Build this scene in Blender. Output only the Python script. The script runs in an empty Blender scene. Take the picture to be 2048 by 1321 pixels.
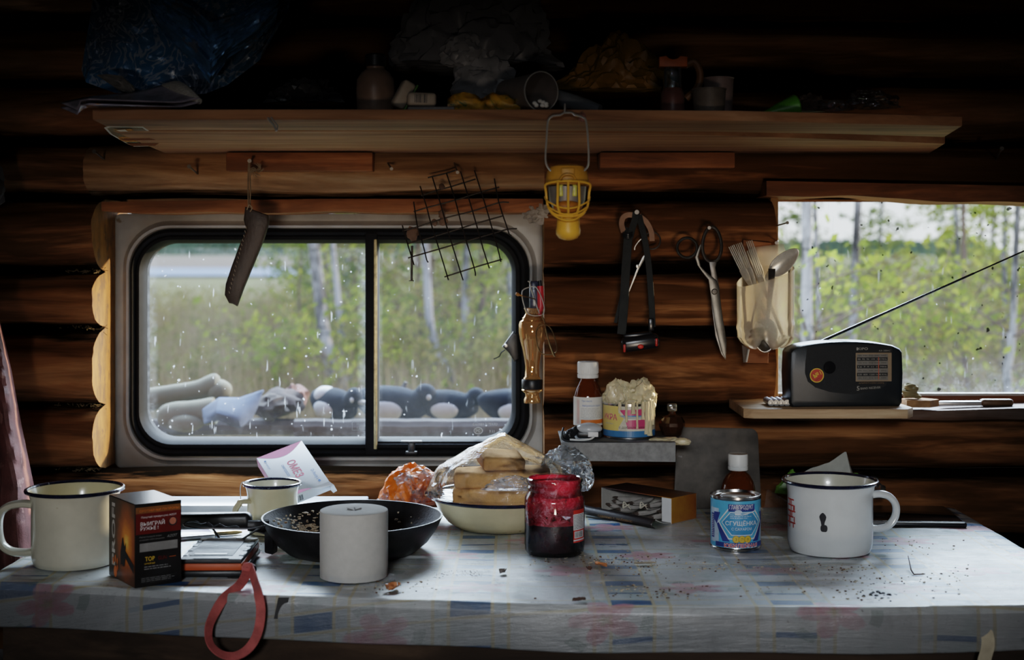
import bpy, bmesh, math, random
from mathutils import Vector, Matrix, Euler, noise
PI = math.pi
SC = bpy.context.scene
COL = SC.collection
rnd = random.Random(7)
F, HX, HY, CZ, TZ = 2800.0, 1024.0, 505.0, 1.2, 0.75   # focal length in pixels of the 2048x1321 frame, eye level, table height


def W(px, py, Y):
    return Vector(((px - HX) / F * Y, Y, CZ - (py - HY) / F * Y))


def T(px, py, h=0.0):
    Y = (CZ - TZ - h) * F / (py - HY)
    return Vector(((px - HX) / F * Y, Y, TZ + h))


# ------------------------------------------------------------------ objects
def tag(o, label=None, cat=None, group=None, kind=None):
    if label: o['label'] = label
    if cat: o['category'] = cat
    if group: o['group'] = group
    if kind: o['kind'] = kind
    return o


def thing(name, label, cat, loc=(0, 0, 0), rot=(0, 0, 0), group=None):
    o = bpy.data.objects.new(name, None)
    COL.objects.link(o)
    o.location = loc
    o.rotation_euler = rot
    o.empty_display_size = .02
    return tag(o, label, cat, group)


def struct_root(name, loc=(0, 0, 0)):
    o = bpy.data.objects.new(name, None)
    COL.objects.link(o)
    o.location = loc
    o['kind'] = 'structure'
    return o


def obj(name, bm, mats, parent=None, loc=(0, 0, 0), rot=(0, 0, 0), sharp=35, flat=False, label=None):
    me = bpy.data.meshes.new(name)
    bm.normal_update()
    bm.to_mesh(me)
    bm.free()
    for m in (mats if isinstance(mats, (list, tuple)) else [mats]):
        me.materials.append(m)
    if not flat:
        me.polygons.foreach_set('use_smooth', [True] * len(me.polygons))
        if sharp: me.set_sharp_from_angle(angle=math.radians(sharp))
    o = bpy.data.objects.new(name, me)
    COL.objects.link(o)
    o.location = loc
    o.rotation_euler = rot
    if parent: o.parent = parent
    if label: o['label'] = label
    return o


def dup(root, loc, rot=None, scale=None, label=None, group=None):
    r = root.copy()
    COL.objects.link(r)
    r.location = loc
    if rot is not None: r.rotation_euler = rot
    if scale is not None: r.scale = scale
    if label: r['label'] = label
    if group: r['group'] = group
    for ch in list(root.children):
        c = ch.copy()
        COL.objects.link(c)
        c.parent = r
        for g in ch.children:
            d = g.copy()
            COL.objects.link(d)
            d.parent = c
    return r


# ------------------------------------------------------------------ mesh builders
def BM():
    return bmesh.new()


def lathe(bm, prof, seg=48, mi=0, c=(0, 0, 0), M4=None, closed=False):
    rings = []
    cx, cy, cz = c
    for r, z in prof:
        if r < 1e-6:
            rings.append([bm.verts.new((cx, cy, cz + z))])
        else:
            rings.append([bm.verts.new((cx + r * math.cos(2 * PI * i / seg), cy + r * math.sin(2 * PI * i / seg), cz + z)) for i in range(seg)])
    if M4 is not None:
        for ring in rings:
            for v in ring: v.co = M4 @ v.co
    pairs = list(zip(rings, rings[1:]))
    if closed: pairs.append((rings[-1], rings[0]))
    for a, b in pairs:
        for i in range(seg):
            j = (i + 1) % seg
            if len(a) == 1 and len(b) == 1: continue
            if len(a) == 1: f = bm.faces.new((a[0], b[j], b[i]))
            elif len(b) == 1: f = bm.faces.new((a[i], a[j], b[0]))
            else: f = bm.faces.new((a[i], a[j], b[j], b[i]))
            f.material_index = mi
    return rings


def box(bm, sx, sy, sz, c=(0, 0, 0), bev=0.0, seg=2, rot=None, mi=0):
    t = bmesh.new()
    bmesh.ops.create_cube(t, size=1.0, matrix=Matrix.Diagonal((sx, sy, sz, 1)))
    if bev > 0:
        bmesh.ops.bevel(t, geom=list(t.edges), offset=bev, segments=seg, profile=.5, affect='EDGES')
    M4 = Matrix.Translation(c)
    if rot is not None: M4 = M4 @ Euler(rot).to_matrix().to_4x4()
    merge(bm, t, M4, mi)


def merge(bm, t, M4=None, mi=None):
    """append bmesh t to bm"""
    vm = {}
    for v in t.verts:
        vm[v] = bm.verts.new(M4 @ v.co if M4 is not None else v.co)
    for f in t.faces:
        try:
            g = bm.faces.new([vm[v] for v in f.verts])
        except ValueError:
            continue
        g.material_index = f.material_index if mi is None else mi
    t.free()


def tube(bm, pts, r, seg=8, mi=0, closed=False, caps=True, flat=1.0, up=None):
    pts = [Vector(p) for p in pts]
    n = len(pts)
    rs = r if isinstance(r, (list, tuple)) else [r] * n
    rings = []
    prev = None
    for i, p in enumerate(pts):
        a = pts[(i - 1) % n] if (closed or i > 0) else p
        b = pts[(i + 1) % n] if (closed or i < n - 1) else p
        t = (b - a)
        t = t.normalized() if t.length > 1e-9 else Vector((0, 0, 1))
        if prev is None:
            ref = Vector(up) if up is not None else (Vector((0, 0, 1)) if abs(t.z) < .9 else Vector((0, 1, 0)))
        else:
            ref = prev
        u = (ref - t * ref.dot(t))
        u = u.normalized() if u.length > 1e-6 else t.orthogonal().normalized()
        prev = u
        v = t.cross(u)
        rings.append([bm.verts.new(p + u * (rs[i] * math.cos(2 * PI * k / seg)) + v * (rs[i] * flat * math.sin(2 * PI * k / seg))) for k in range(seg)])
    pr = list(zip(rings, rings[1:]))
    if closed: pr.append((rings[-1], rings[0]))
    for a, b in pr:
        for k in range(seg):
            j = (k + 1) % seg
            f = bm.faces.new((a[k], a[j], b[j], b[k]))
            f.material_index = mi
    if caps and not closed:
        bm.faces.new(rings[0][::-1]).material_index = mi
        bm.faces.new(rings[-1]).material_index = mi


def smooth(pts, n=6, closed=False):
    """Catmull-Rom through pts"""
    P = [Vector(p) for p in pts]
    N = len(P)
    out = []
    rng = range(N if closed else N - 1)
    for i in rng:
        p1, p2 = P[i], P[(i + 1) % N]
        p0 = P[(i - 1) % N] if (closed or i > 0) else p1 * 2 - p2
        p3 = P[(i + 2) % N] if (closed or i < N - 2) else p2 * 2 - p1
        for k in range(n):
            t = k / n
            out.append(.5 * ((2 * p1) + (p2 - p0) * t + (2 * p0 - 5 * p1 + 4 * p2 - p3) * t * t + (3 * p1 - p0 - 3 * p2 + p3) * t ** 3))
    if not closed: out.append(P[-1])
    return out


def prism(bm, pts, h, M4=None, mi=0, bev=0.0, both=False):
    """2D outline (x,y) extruded z 0..h"""
    t = bmesh.new()
    vs = [t.verts.new((p[0], p[1], 0)) for p in pts]
    f = t.faces.new(vs)
    r = bmesh.ops.extrude_face_region(t, geom=[f])
    bmesh.ops.translate(t, vec=(0, 0, h), verts=[v for v in r['geom'] if isinstance(v, bmesh.types.BMVert)])
    bmesh.ops.recalc_face_normals(t, faces=list(t.faces))
    if bev > 0:
        ed = [e for e in t.edges if abs(e.verts[0].co.z - e.verts[1].co.z) < 1e-7]
        bmesh.ops.bevel(t, geom=ed, offset=bev, segments=2, profile=.5, affect='EDGES')
    bmesh.ops.triangulate(t, faces=[f for f in t.faces if len(f.verts) > 4])
    merge(bm, t, M4, mi)


def ribbon(bm, pts, w, side, th=0.0012, mi=0):
    """flat strap: centre line pts, half-width along per-point side vectors"""
    n = len(pts)
    P = [Vector(p) for p in pts]
    S = [Vector(s).normalized() for s in (side if isinstance(side, list) else [side] * n)]
    ws = w if isinstance(w, (list, tuple)) else [w] * n
    rows = []
    for i in range(n):
        t = P[min(i + 1, n - 1)] - P[max(i - 1, 0)]
        nn = t.cross(S[i])
        nn = nn.normalized() * th if nn.length > 1e-9 else Vector((0, 0, th))
        a, b = P[i] - S[i] * ws[i], P[i] + S[i] * ws[i]
        rows.append([bm.verts.new(x) for x in (a - nn, b - nn, b + nn, a + nn)])
    for r0, r1 in zip(rows, rows[1:]):
        for k in range(4):
            bm.faces.new((r0[k], r0[(k + 1) % 4], r1[(k + 1) % 4], r1[k])).material_index = mi
    bm.faces.new(rows[0][::-1]).material_index = mi
    bm.faces.new(rows[-1]).material_index = mi


def grid(bm, nu, nv, fn, mi=0, uvfn=None):
    V = [[bm.verts.new(fn(i / nu, j / nv)) for i in range(nu + 1)] for j in range(nv + 1)]
    uv = bm.loops.layers.uv.verify() if uvfn else None
    for j in range(nv):
        for i in range(nu):
            f = bm.faces.new((V[j][i], V[j][i + 1], V[j + 1][i + 1], V[j + 1][i]))
            f.material_index = mi
            if uv:
                for l, (a, b) in zip(f.loops, ((i, j), (i + 1, j), (i + 1, j + 1), (i, j + 1))):
                    l[uv].uv = uvfn(a / nu, b / nv)
    return V


def lump(bm, rx, ry, rz, c=(0, 0, 0), amp=.2, seed=0, sub=4, fr=2.5, flatz=None, crease=True, mi=0, fn=None):
    """crumpled ellipsoid"""
    t = bmesh.new()
    bmesh.ops.create_icosphere(t, subdivisions=sub, radius=1.0)
    for v in t.verts:
        d = v.co.normalized()
        q = d * fr + Vector((seed * 3.7, seed * 1.3, seed * 7.1))
        n = noise.noise(q) * .9
        if crease:
            n += .55 * (1 - 2 * abs(noise.noise(q * 2.1 + Vector((9, 2, 4))))) - .2
            n += .3 * (1 - 2 * abs(noise.noise(q * 4.3 + Vector((1, 8, 2))))) - .1
        else:
            n += .35 * noise.noise(q * 2.3)
        k = 1 + amp * n
        p = Vector((d.x * rx * k, d.y * ry * k, d.z * rz * k))
        if fn: p = fn(p, d)
        if flatz is not None and p.z < flatz: p.z = flatz + (p.z - flatz) * .06
        v.co = p + Vector(c)
    merge(bm, t, None, mi)


_txt = {}


def text_mesh(s, bold=0.0):
    """triangulated outline of a string at size 1, centred, as list of verts / faces"""
    key = (s, bold)
    if key in _txt: return _txt[key]
    cu = bpy.data.curves.new('lettering', 'FONT')
    cu.body = s
    cu.size = 1.0
    cu.align_x = 'CENTER'
    cu.align_y = 'CENTER'
    cu.offset = bold
    cu.resolution_u = 3
    o = bpy.data.objects.new('lettering', cu)
    COL.objects.link(o)
    dg = bpy.context.evaluated_depsgraph_get()
    ev = o.evaluated_get(dg)
    me = ev.to_mesh()
    vs = [v.co.copy() for v in me.vertices]
    fs = [tuple(p.vertices) for p in me.polygons]
    ev.to_mesh_clear()
    bpy.data.objects.remove(o)
    bpy.data.curves.remove(cu)
    _txt[key] = (vs, fs)
    return vs, fs


class Gfx:
    """flat artwork in (u, v) metres; every new shape lies a hair above the one before"""

    def __init__(s):
        s.bm = bmesh.new()
        s.l = 0
        s.uv = None

    def poly(s, pts, mi, lift=True):
        if lift: s.l += 1
        vs = [s.bm.verts.new((p[0], p[1], s.l)) for p in pts]
        f = s.bm.faces.new(vs)
        f.normal_update()
        if f.normal.z < 0: f.normal_flip()
        f.material_index = mi

    def rect(s, u0, v0, u1, v1, mi, lift=True):
        s.poly([(u0, v0), (u1, v0), (u1, v1), (u0, v1)], mi, lift)

    def disc(s, u, v, ru, mi, rv=None, n=24):
        s.poly([(u + ru * math.cos(2 * PI * i / n), v + (rv or ru) * math.sin(2 * PI * i / n)) for i in range(n)], mi)

    def text(s, t, u, v, h, mi, w=None, rot=0.0, bold=0.0, shear=0.0):
        """h = height of a capital letter; w = total width if it has to fit"""
        vs, fs = text_mesh(t, bold)
        if not vs: return
        x0, x1 = min(p.x for p in vs), max(p.x for p in vs)
        y0, y1 = min(p.y for p in vs), max(p.y for p in vs)
        k = h / .72
        kx = k if w is None else w / max(x1 - x0, 1e-6)
        s.l += 1
        c, sn = math.cos(rot), math.sin(rot)
        nv = []
        for p in vs:
            x = (p.x - (x0 + x1) / 2) * kx
            y = (p.y - (y0 + y1) / 2) * k
            x += shear * y
            nv.append(s.bm.verts.new((u + x * c - y * sn, v + x * sn + y * c, s.l)))
        for f in fs:
            try: g = s.bm.faces.new([nv[i] for i in f])
            except ValueError: continue
            g.normal_update()
            if g.normal.z < 0: g.normal_flip()
            g.material_index = mi

    def lines(s, u0, v0, u1, v1, n, mi, fill=.45, seed=1, gaps=5):
        """small print, too small to read: broken dashes"""
        r = random.Random(seed)
        s.l += 1
        dv = (v1 - v0) / n
        for i in range(n):
            u = u0
            end = u1 - (u1 - u0) * (r.random() * .25)
            while u < end:
                w = (u1 - u0) * r.uniform(.06, .18)
                s.rect(u, v0 + dv * i + dv * (1 - fill) / 2, min(u + w, end), v0 + dv * i + dv * (1 + fill) / 2, mi, lift=False)
                u += w + (u1 - u0) * .025

    def bars(s, u0, v0, u1, v1, n, mi, seed=3):
        r = random.Random(seed)
        s.l += 1
        u = u0
        st = (u1 - u0) / n
        for i in range(n):
            s.rect(u, v0, u + st * r.uniform(.25, .75), v1, mi, lift=False)
            u += st

    def into(s, bm, fn, du=None, eps=.00012):
        """fn(u, v, lift) -> point"""
        b = s.bm
        if du:
            us = [v.co.x for v in b.verts]
            u = min(us) + du
            while u < max(us):
                bmesh.ops.bisect_plane(b, geom=list(b.verts) + list(b.edges) + list(b.faces), plane_co=(u, 0, 0), plane_no=(1, 0, 0), dist=1e-7)
                u += du
        for v in b.verts:
            v.co = fn(v.co.x, v.co.y, v.co.z * eps)
        merge(bm, b)


def on_cyl(R, a0=-PI / 2, c=(0, 0, 0)):
    """wrap u round an upright cylinder, u = 0 faces direction a0"""
    def f(u, v, d):
        a = a0 + u / R
        return Vector((c[0] + (R + d) * math.cos(a), c[1] + (R + d) * math.sin(a), c[2] + v))
    return f


def on_plane(o, ux, vx):
    o, ux, vx = Vector(o), Vector(ux).normalized(), Vector(vx).normalized()
    n = ux.cross(vx)
    return lambda u, v, d: o + ux * u + vx * v + n * d


# ------------------------------------------------------------------ materials
def _new(name):
    m = bpy.data.materials.new(name)
    m.use_nodes = True
    nt = m.node_tree
    nt.nodes.clear()
    out = nt.nodes.new('ShaderNodeOutputMaterial')
    return m, nt, nt.nodes, nt.links, out


def _coord(nt, scale=(1, 1, 1), space='Object'):
    tc = nt.nodes.new('ShaderNodeTexCoord')
    mp = nt.nodes.new('ShaderNodeMapping')
    mp.inputs['Scale'].default_value = scale
    nt.links.new(tc.outputs[space], mp.inputs['Vector'])
    return mp.outputs['Vector']


def _noise(nt, vec, scale, detail=4, rough=.55, dist=0.0):
    n = nt.nodes.new('ShaderNodeTexNoise')
    n.inputs['Scale'].default_value = scale
    n.inputs['Detail'].default_value = detail
    n.inputs['Roughness'].default_value = rough
    n.inputs['Distortion'].default_value = dist
    if vec is not None: nt.links.new(vec, n.inputs['Vector'])
    return n.outputs['Fac']


def _ramp(nt, fac, stops):
    r = nt.nodes.new('ShaderNodeValToRGB')
    el = r.color_ramp.elements
    while len(el) < len(stops): el.new(.5)
    for e, (p, c) in zip(el, stops):
        e.position = p
        e.color = (c[0], c[1], c[2], 1) if isinstance(c, (tuple, list)) else (c, c, c, 1)
    nt.links.new(fac, r.inputs['Fac'])
    return r.outputs['Color']


def _mix(nt, fac, a, b, mode='MIX'):
    m = nt.nodes.new('ShaderNodeMix')
    m.data_type = 'RGBA'
    m.blend_type = mode
    for i, x in ((0, fac), (6, a), (7, b)):
        if isinstance(x, (int, float)): m.inputs[i].default_value = x
        elif isinstance(x, (tuple, list)): m.inputs[i].default_value = (x[0], x[1], x[2], 1)
        else: nt.links.new(x, m.inputs[i])
    return m.outputs[2]


def _math(nt, op, a, b=0.0, clamp=False):
    m = nt.nodes.new('ShaderNodeMath')
    m.operation = op
    m.use_clamp = clamp
    for i, x in ((0, a), (1, b)):
        if isinstance(x, (int, float)): m.inputs[i].default_value = x
        else: nt.links.new(x, m.inputs[i])
    return m.outputs[0]


def _bump(nt, h, strength, dist=.002):
    b = nt.nodes.new('ShaderNodeBump')
    b.inputs['Strength'].default_value = strength
    b.inputs['Distance'].default_value = dist
    nt.links.new(h, b.inputs['Height'])
    return b.outputs['Normal']


def _pbsdf(nt, out, col, rough=.5, metal=0.0, normal=None, spec=.5, trans=0.0, ior=1.45, coat=0.0, sss=0.0):
    b = nt.nodes.new('ShaderNodeBsdfPrincipled')
    for k, x in (('Base Color', col), ('Roughness', rough), ('Metallic', metal)):
        if isinstance(x, (int, float)): b.inputs[k].default_value = x
        elif isinstance(x, (tuple, list)): b.inputs[k].default_value = (x[0], x[1], x[2], 1)
        else: nt.links.new(x, b.inputs[k])
    b.inputs['Specular IOR Level'].default_value = spec
    b.inputs['Transmission Weight'].default_value = trans
    b.inputs['IOR'].default_value = ior
    b.inputs['Coat Weight'].default_value = coat
    if sss:
        b.inputs['Subsurface Weight'].default_value = sss
        b.inputs['Subsurface Radius'].default_value = (.01, .006, .003)
        b.inputs['Subsurface Scale'].default_value = .5
    if normal is not None: nt.links.new(normal, b.inputs['Normal'])
    if out is not None: nt.links.new(b.outputs[0], out.inputs['Surface'])
    return b


def mat(name, col, rough=.5, metal=0.0, var=.25, scale=40, stretch=(1, 1, 1), bump=0.0, bscale=None, spec=.5, coat=0.0, spots=None, sss=0.0, bdist=.002, spot_scale=60, spot_at=.66):
    """plain surface with a little procedural unevenness; spots = colour of stains"""
    m, nt, N, L, out = _new(name)
    v = _coord(nt, stretch)
    f = _noise(nt, v, scale, 4, .6)
    lo = tuple(c * (1 - var) for c in col)
    hi = tuple(min(1, c * (1 + var * .6)) for c in col)
    c = _ramp(nt, f, [(.3, lo), (.7, hi)])
    if spots:
        s = _noise(nt, v, spot_scale, 3, .6)
        s = _ramp(nt, s, [(spot_at, 0.0), (spot_at + .05, 1.0)])
        c = _mix(nt, s, c, spots)
    nrm = None
    if bump: nrm = _bump(nt, _noise(nt, v, bscale or scale * 2, 4, .6), bump, bdist)
    _pbsdf(nt, out, c, rough, metal, nrm, spec, coat=coat, sss=sss)
    return m


def wood(name, dark, mid, light, scale=1.0, axis=0, rough=.7, knots=True, bump=.4, seam=False, dirt=.5):
    """grain runs along axis; seam: darkens where the 'seam' vertex attribute is high"""
    m, nt, N, L, out = _new(name)
    st = [22, 22, 22]
    st[axis] = 1.9
    v = _coord(nt, [s * scale for s in st])
    g = _noise(nt, v, 1.0, 7, .66, 1.1)
    st2 = [13, 13, 13]
    st2[axis] = 1.7
    v2 = _coord(nt, [s * scale for s in st2])
    big = _noise(nt, v2, 1.0, 5, .6, .4)
    c = _ramp(nt, g, [(.28, dark), (.5, mid), (.72, light)])
    pat = _ramp(nt, big, [(.47, 0.0), (.545, 1.0)])
    c = _mix(nt, _ramp(nt, _noise(nt, _coord(nt, [s * scale * 3 for s in st2]), 1.0, 3, .6), [(.35, .5), (.65, 0.0)]), c, dark)
    if knots:
        st4 = [13, 13, 13]
        st4[axis] = 5.5
        vo = N.new('ShaderNodeTexVoronoi')
        vo.inputs['Scale'].default_value = .55
        L.new(_coord(nt, [s * scale for s in st4]), vo.inputs['Vector'])
        kd = _math(nt, 'ADD', vo.outputs['Distance'], _math(nt, 'MULTIPLY', _math(nt, 'SUBTRACT', g, .5), .12))
        c = _mix(nt, _ramp(nt, kd, [(.05, .85), (.10, .35), (.14, .6), (.19, 0.0)]), c, tuple(x * .35 for x in mid))
    c = _mix(nt, _math(nt, 'MULTIPLY', pat, dirt), c, tuple(x * .22 for x in mid))
    if seam:
        a = N.new('ShaderNodeAttribute')
        a.attribute_name = 'seam'
        st3 = [60, 60, 60]
        st3[axis] = 9
        n3 = _noise(nt, _coord(nt, st3), 1.0, 4, .6)
        e = _math(nt, 'ADD', a.outputs['Fac'], _math(nt, 'MULTIPLY', _math(nt, 'SUBTRACT', n3, .5), 1.1))
        e = _ramp(nt, e, [(.48, 0.0), (.8, 1.0)])
        c = _mix(nt, e, c, (.008, .005, .003))
    h = _math(nt, 'ADD', g, _math(nt, 'MULTIPLY', big, .8))
    _pbsdf(nt, out, c, rough, 0, _bump(nt, h, bump, .004), .0 if seam else .25)
    return m


def clear(name, tint=(1, 1, 1), rough=.05, haze=.12, hcol=(.8, .85, .9), bump=.0, bscale=40, ior=1.45, stretch=(1, 1, 1), sheen=1.0):
    """thin see-through film or glass: transparent + reflection + a little milky scatter"""
    m, nt, N, L, out = _new(name)
    v = _coord(nt, stretch)
    nrm = None
    hz = haze
    if bump:
        n = _noise(nt, v, bscale, 5, .65, 1.2)
        nrm = _bump(nt, n, bump, .004)
        hz = _math(nt, 'MULTIPLY', _ramp(nt, n, [(.42, .35), (.62, 1.9)]), haze)
    tr = N.new('ShaderNodeBsdfTransparent')
    tr.inputs[0].default_value = (*tint, 1)
    gl = N.new('ShaderNodeBsdfGlossy')
    gl.inputs['Roughness'].default_value = rough
    gl.inputs['Color'].default_value = (sheen, sheen, sheen, 1)
    df = N.new('ShaderNodeBsdfDiffuse')
    df.inputs[0].default_value = (*hcol, 1)
    tl = N.new('ShaderNodeBsdfTranslucent')
    tl.inputs[0].default_value = (*hcol, 1)
    sc = N.new('ShaderNodeMixShader')
    sc.inputs[0].default_value = .5
    L.new(df.outputs[0], sc.inputs[1])
    L.new(tl.outputs[0], sc.inputs[2])
    fr = N.new('ShaderNodeFresnel')
    fr.inputs['IOR'].default_value = ior
    if nrm is not None:
        for x in (gl, df, tl, fr): L.new(nrm, x.inputs['Normal'])
    a = N.new('ShaderNodeMixShader')
    if isinstance(hz, float): a.inputs[0].default_value = hz
    else: L.new(hz, a.inputs[0])
    L.new(tr.outputs[0], a.inputs[1])
    L.new(sc.outputs[0], a.inputs[2])
    b = N.new('ShaderNodeMixShader')
    L.new(fr.outputs[0], b.inputs[0])
    L.new(a.outputs[0], b.inputs[1])
    L.new(gl.outputs[0], b.inputs[2])
    L.new(b.outputs[0], out.inputs['Surface'])
    return m


def leafmat(name, c1, c2, tl=.5):
    m, nt, N, L, out = _new(name)
    v = _coord(nt)
    c1, c2 = tuple(x * .5 for x in c1), tuple(x * .5 for x in c2)
    c = _ramp(nt, _noise(nt, v, 3.0, 3, .6), [(.35, c1), (.65, c2)])
    d = N.new('ShaderNodeBsdfDiffuse')
    t = N.new('ShaderNodeBsdfTranslucent')
    L.new(c, d.inputs[0])
    L.new(c, t.inputs[0])
    x = N.new('ShaderNodeMixShader')
    x.inputs[0].default_value = tl
    L.new(d.outputs[0], x.inputs[1])
    L.new(t.outputs[0], x.inputs[2])
    L.new(x.outputs[0], out.inputs['Surface'])
    return m


# common materials
BLACKP = mat('black_plastic', (.012, .013, .015), .38, var=.3, bump=.08, bscale=400)
RUBBER = mat('black_rubber', (.010, .010, .011), .7, var=.3, bump=.1, bscale=90, spec=.15)
STEEL = mat('dull_steel', (.24, .23, .21), .32, 1.0, var=.3, scale=60, bump=.08, bscale=200)
WIRE = mat('rusty_wire', (.035, .027, .022), .55, .6, var=.5, scale=90)
BRIGHT = mat('bright_wire', (.62, .60, .57), .3, .55, var=.15)
WHITEP = mat('white_plastic', (.62, .62, .60), .45, var=.08)
CREAM = mat('cream_enamel', (.62, .55, .36), .22, var=.12, scale=18, coat=.3, spots=(.25, .14, .05), spot_scale=70, spot_at=.72)
CREAMW = mat('pale_enamel', (.60, .57, .47), .25, var=.12, scale=18, coat=.3, spots=(.3, .22, .12), spot_scale=45, spot_at=.74)
WHITEE = mat('white_enamel', (.66, .68, .68), .2, var=.08, scale=15, coat=.4, spots=(.36, .28, .2), spot_scale=55, spot_at=.73)
NAVY = mat('navy_enamel_rim', (.012, .014, .035), .2, var=.4, scale=90, coat=.5, spots=(.25, .26, .28), spot_scale=110, spot_at=.68)
CARD = mat('grey_cardboard', (.36, .34, .31), .8, var=.12)
INK = mat('black_ink', (.02, .02, .022), .6, var=.1)
WHITEI = mat('white_print', (.62, .62, .62), .6, var=.06)
REDI = mat('red_print', (.50, .035, .02), .5, var=.12)
ORANGEI = mat('orange_print', (.62, .17, .03), .5, var=.15)
BLUEI = mat('blue_print', (.03, .11, .36), .5, var=.12)
GREYI = mat('grey_print', (.32, .33, .33), .6, var=.1)
YELI = mat('yellow_print', (.62, .42, .05), .5, var=.12)
FILM2 = clear('milky_plastic_film', rough=.14, haze=.17, bump=.7, bscale=30, sheen=1.0)
FILM = clear('clear_plastic_film', rough=.10, haze=.055, bump=.9, bscale=26, sheen=1.0)
# ================================================================== ROOM
FACE, SEAM, BACK, FR = 2.485, 2.57, 2.72, 2.63
LOGW = wood('hewn_log', (.06, .026, .011), (.25, .108, .042), (.43, .215, .095), 1.0, 0, .72, bump=.7, seam=True, dirt=.8)
BEAMW = wood('pale_beam', (.16, .08, .036), (.42, .245, .125), (.60, .42, .25), .9, 0, .7, bump=.7, seam=True, dirt=.45)
BOARDW = wood('red_board', (.12, .045, .017), (.30, .12, .046), (.44, .20, .09), 1.3, 0, .65, bump=.3, dirt=.4)
PLANKW = wood('shelf_plank_wood', (.20, .095, .045), (.42, .22, .11), (.55, .33, .19), .8, 0, .7, bump=.3, dirt=.25)
PINEW = wood('fresh_pine', (.24, .15, .08), (.44, .30, .18), (.56, .42, .27), 1.2, 0, .6, bump=.2, dirt=.12)
GREYW = wood('weathered_wood', (.10, .095, .085), (.22, .21, .19), (.34, .33, .31), 1.0, 0, .8, bump=.4, dirt=.3)
DARKW = wood('dark_wood', (.02, .012, .008), (.06, .032, .018), (.10, .06, .034), 1.0, 0, .75, bump=.3, dirt=.5)
ENDW = mat('sawn_end_grain', (.25, .110, .020), .75, var=.5, scale=38, stretch=(1, 1, .5), bump=.5, bscale=120, spots=(.13, .06, .018), spot_scale=50, spot_at=.57)
PAINT = mat('dirty_white_sheet_metal', (.36, .35, .33), .42, var=.28, scale=9, bump=.05, bscale=60, spots=(.16, .12, .08), spot_scale=26, spot_at=.7)


def sz(py, x=0.0, k=0):
    """height of a log seam given by its row in the photograph"""
    return CZ - (py - HY) / F * 2.53 + .007 * noise.noise(Vector((x * 1.6, k * 5.3, 1.7))) + .004 * noise.noise(Vector((x * 5, k * 3.3, 8.7)))


SEAMS = [-720, -590, -460, -328, -200, -75, 45, 165, 285, 398, 540, 660, 817, 942, 1080, 1212, 1345, 1480, 1610, 1740, 1850]


def log_seg(name, k, x0, x1, parent, m=None, bulge=.085, seed=0, endmat=None):
    """one hewn log between seam k (top) and k + 1 (bottom)"""
    bm = BM()
    lay = bm.verts.layers.float.new('seam')
    nu, nv = max(2, int((x1 - x0) / .02)), 16
    rows = []
    for i in range(nu + 1):
        x = x0 + (x1 - x0) * i / nu
        zt, zb = sz(SEAMS[k], x, k), sz(SEAMS[k + 1], x, k + 1)
        row = []
        for j in range(nv + 1):
            t = -1 + 2 * j / nv
            tt = math.copysign(abs(t) ** .9, t)
            y = SEAM - bulge * max(0, 1 - abs(t) ** 2.3) ** .62
            q = Vector((x * 2.2, k * 9.1 + t * .9, seed))
            y += .013 * noise.noise(q) * (1 - t * t) + .004 * noise.noise(q * 4 + Vector((0, t * 3, 0)))
            # flat axe marks
            y += .004 * (abs(noise.noise(Vector((x * 3.1, k * 4.4, t * 1.5)))) - .2)
            z = (zt + zb) / 2 + tt * (zb - zt) / 2
            v = bm.verts.new((x, y, z))
            v[lay] = min(1, max(0, (abs(t + .10 * noise.noise(Vector((x * 3, k * 7.7, 3)))) - .42) / .55 + .35 * max(0, noise.noise(Vector((x * 2.3, k * 3.1, t * 1.2)))))) ** 1.3
            row.append(v)
        rows.append(row)
    for a, b in zip(rows, rows[1:]):
        for j in range(nv): bm.faces.new((a[j], a[j + 1], b[j + 1], b[j]))
    for row, fl in ((rows[0], 0), (rows[-1], 1)):
        bk = [bm.verts.new((row[-1].co.x, BACK, row[-1].co.z)), bm.verts.new((row[0].co.x, BACK, row[0].co.z))]
        cp = [bm.verts.new(v.co) for v in row]
        f = bm.faces.new((cp + bk) if fl else (cp + bk)[::-1])
        f.material_index = 1
    # back and top so that no light leaks
    a, b = rows[0], rows[-1]
    c = [bm.verts.new((p.co.x, BACK, p.co.z)) for p in (a[0], b[0], b[-1], a[-1])]
    bm.faces.new(c)
    bmesh.ops.recalc_face_normals(bm, faces=list(bm.faces))
    return obj(name, bm, [m or LOGW, endmat or ENDW], parent, sharp=50)


wall = struct_root('wall_back')
XL, XR = -1.75, 1.75
WX0, WX1 = -.746, .0573        # opening of the vehicle window
RX0, RX1 = .470, 1.25          # opening of the plain window
n_rows = len(SEAMS) - 1
for k in range(n_rows):
    if SEAMS[k] < 285 or SEAMS[k] >= 942:
        log_seg('log', k, XL, XR, wall, seed=k)
    elif SEAMS[k] == 285:
        log_seg('log', k, XL, WX0 - .012, wall, seed=k)
        log_seg('log', k, WX0 - .012, WX1, wall, BEAMW, .10, seed=k + .5)
        log_seg('log', k, WX1, XR, wall, seed=k)
    elif SEAMS[k] < 817:
        log_seg('log', k, XL, WX0, wall, seed=k)
        log_seg('log', k, WX1, RX0, wall, seed=k + .3)
        log_seg('log', k, RX1, XR, wall, seed=k)
    else:
        log_seg('log', k, XL, WX0, wall, seed=k)
        log_seg('log', k, WX1, XR, wall, seed=k)
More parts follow.
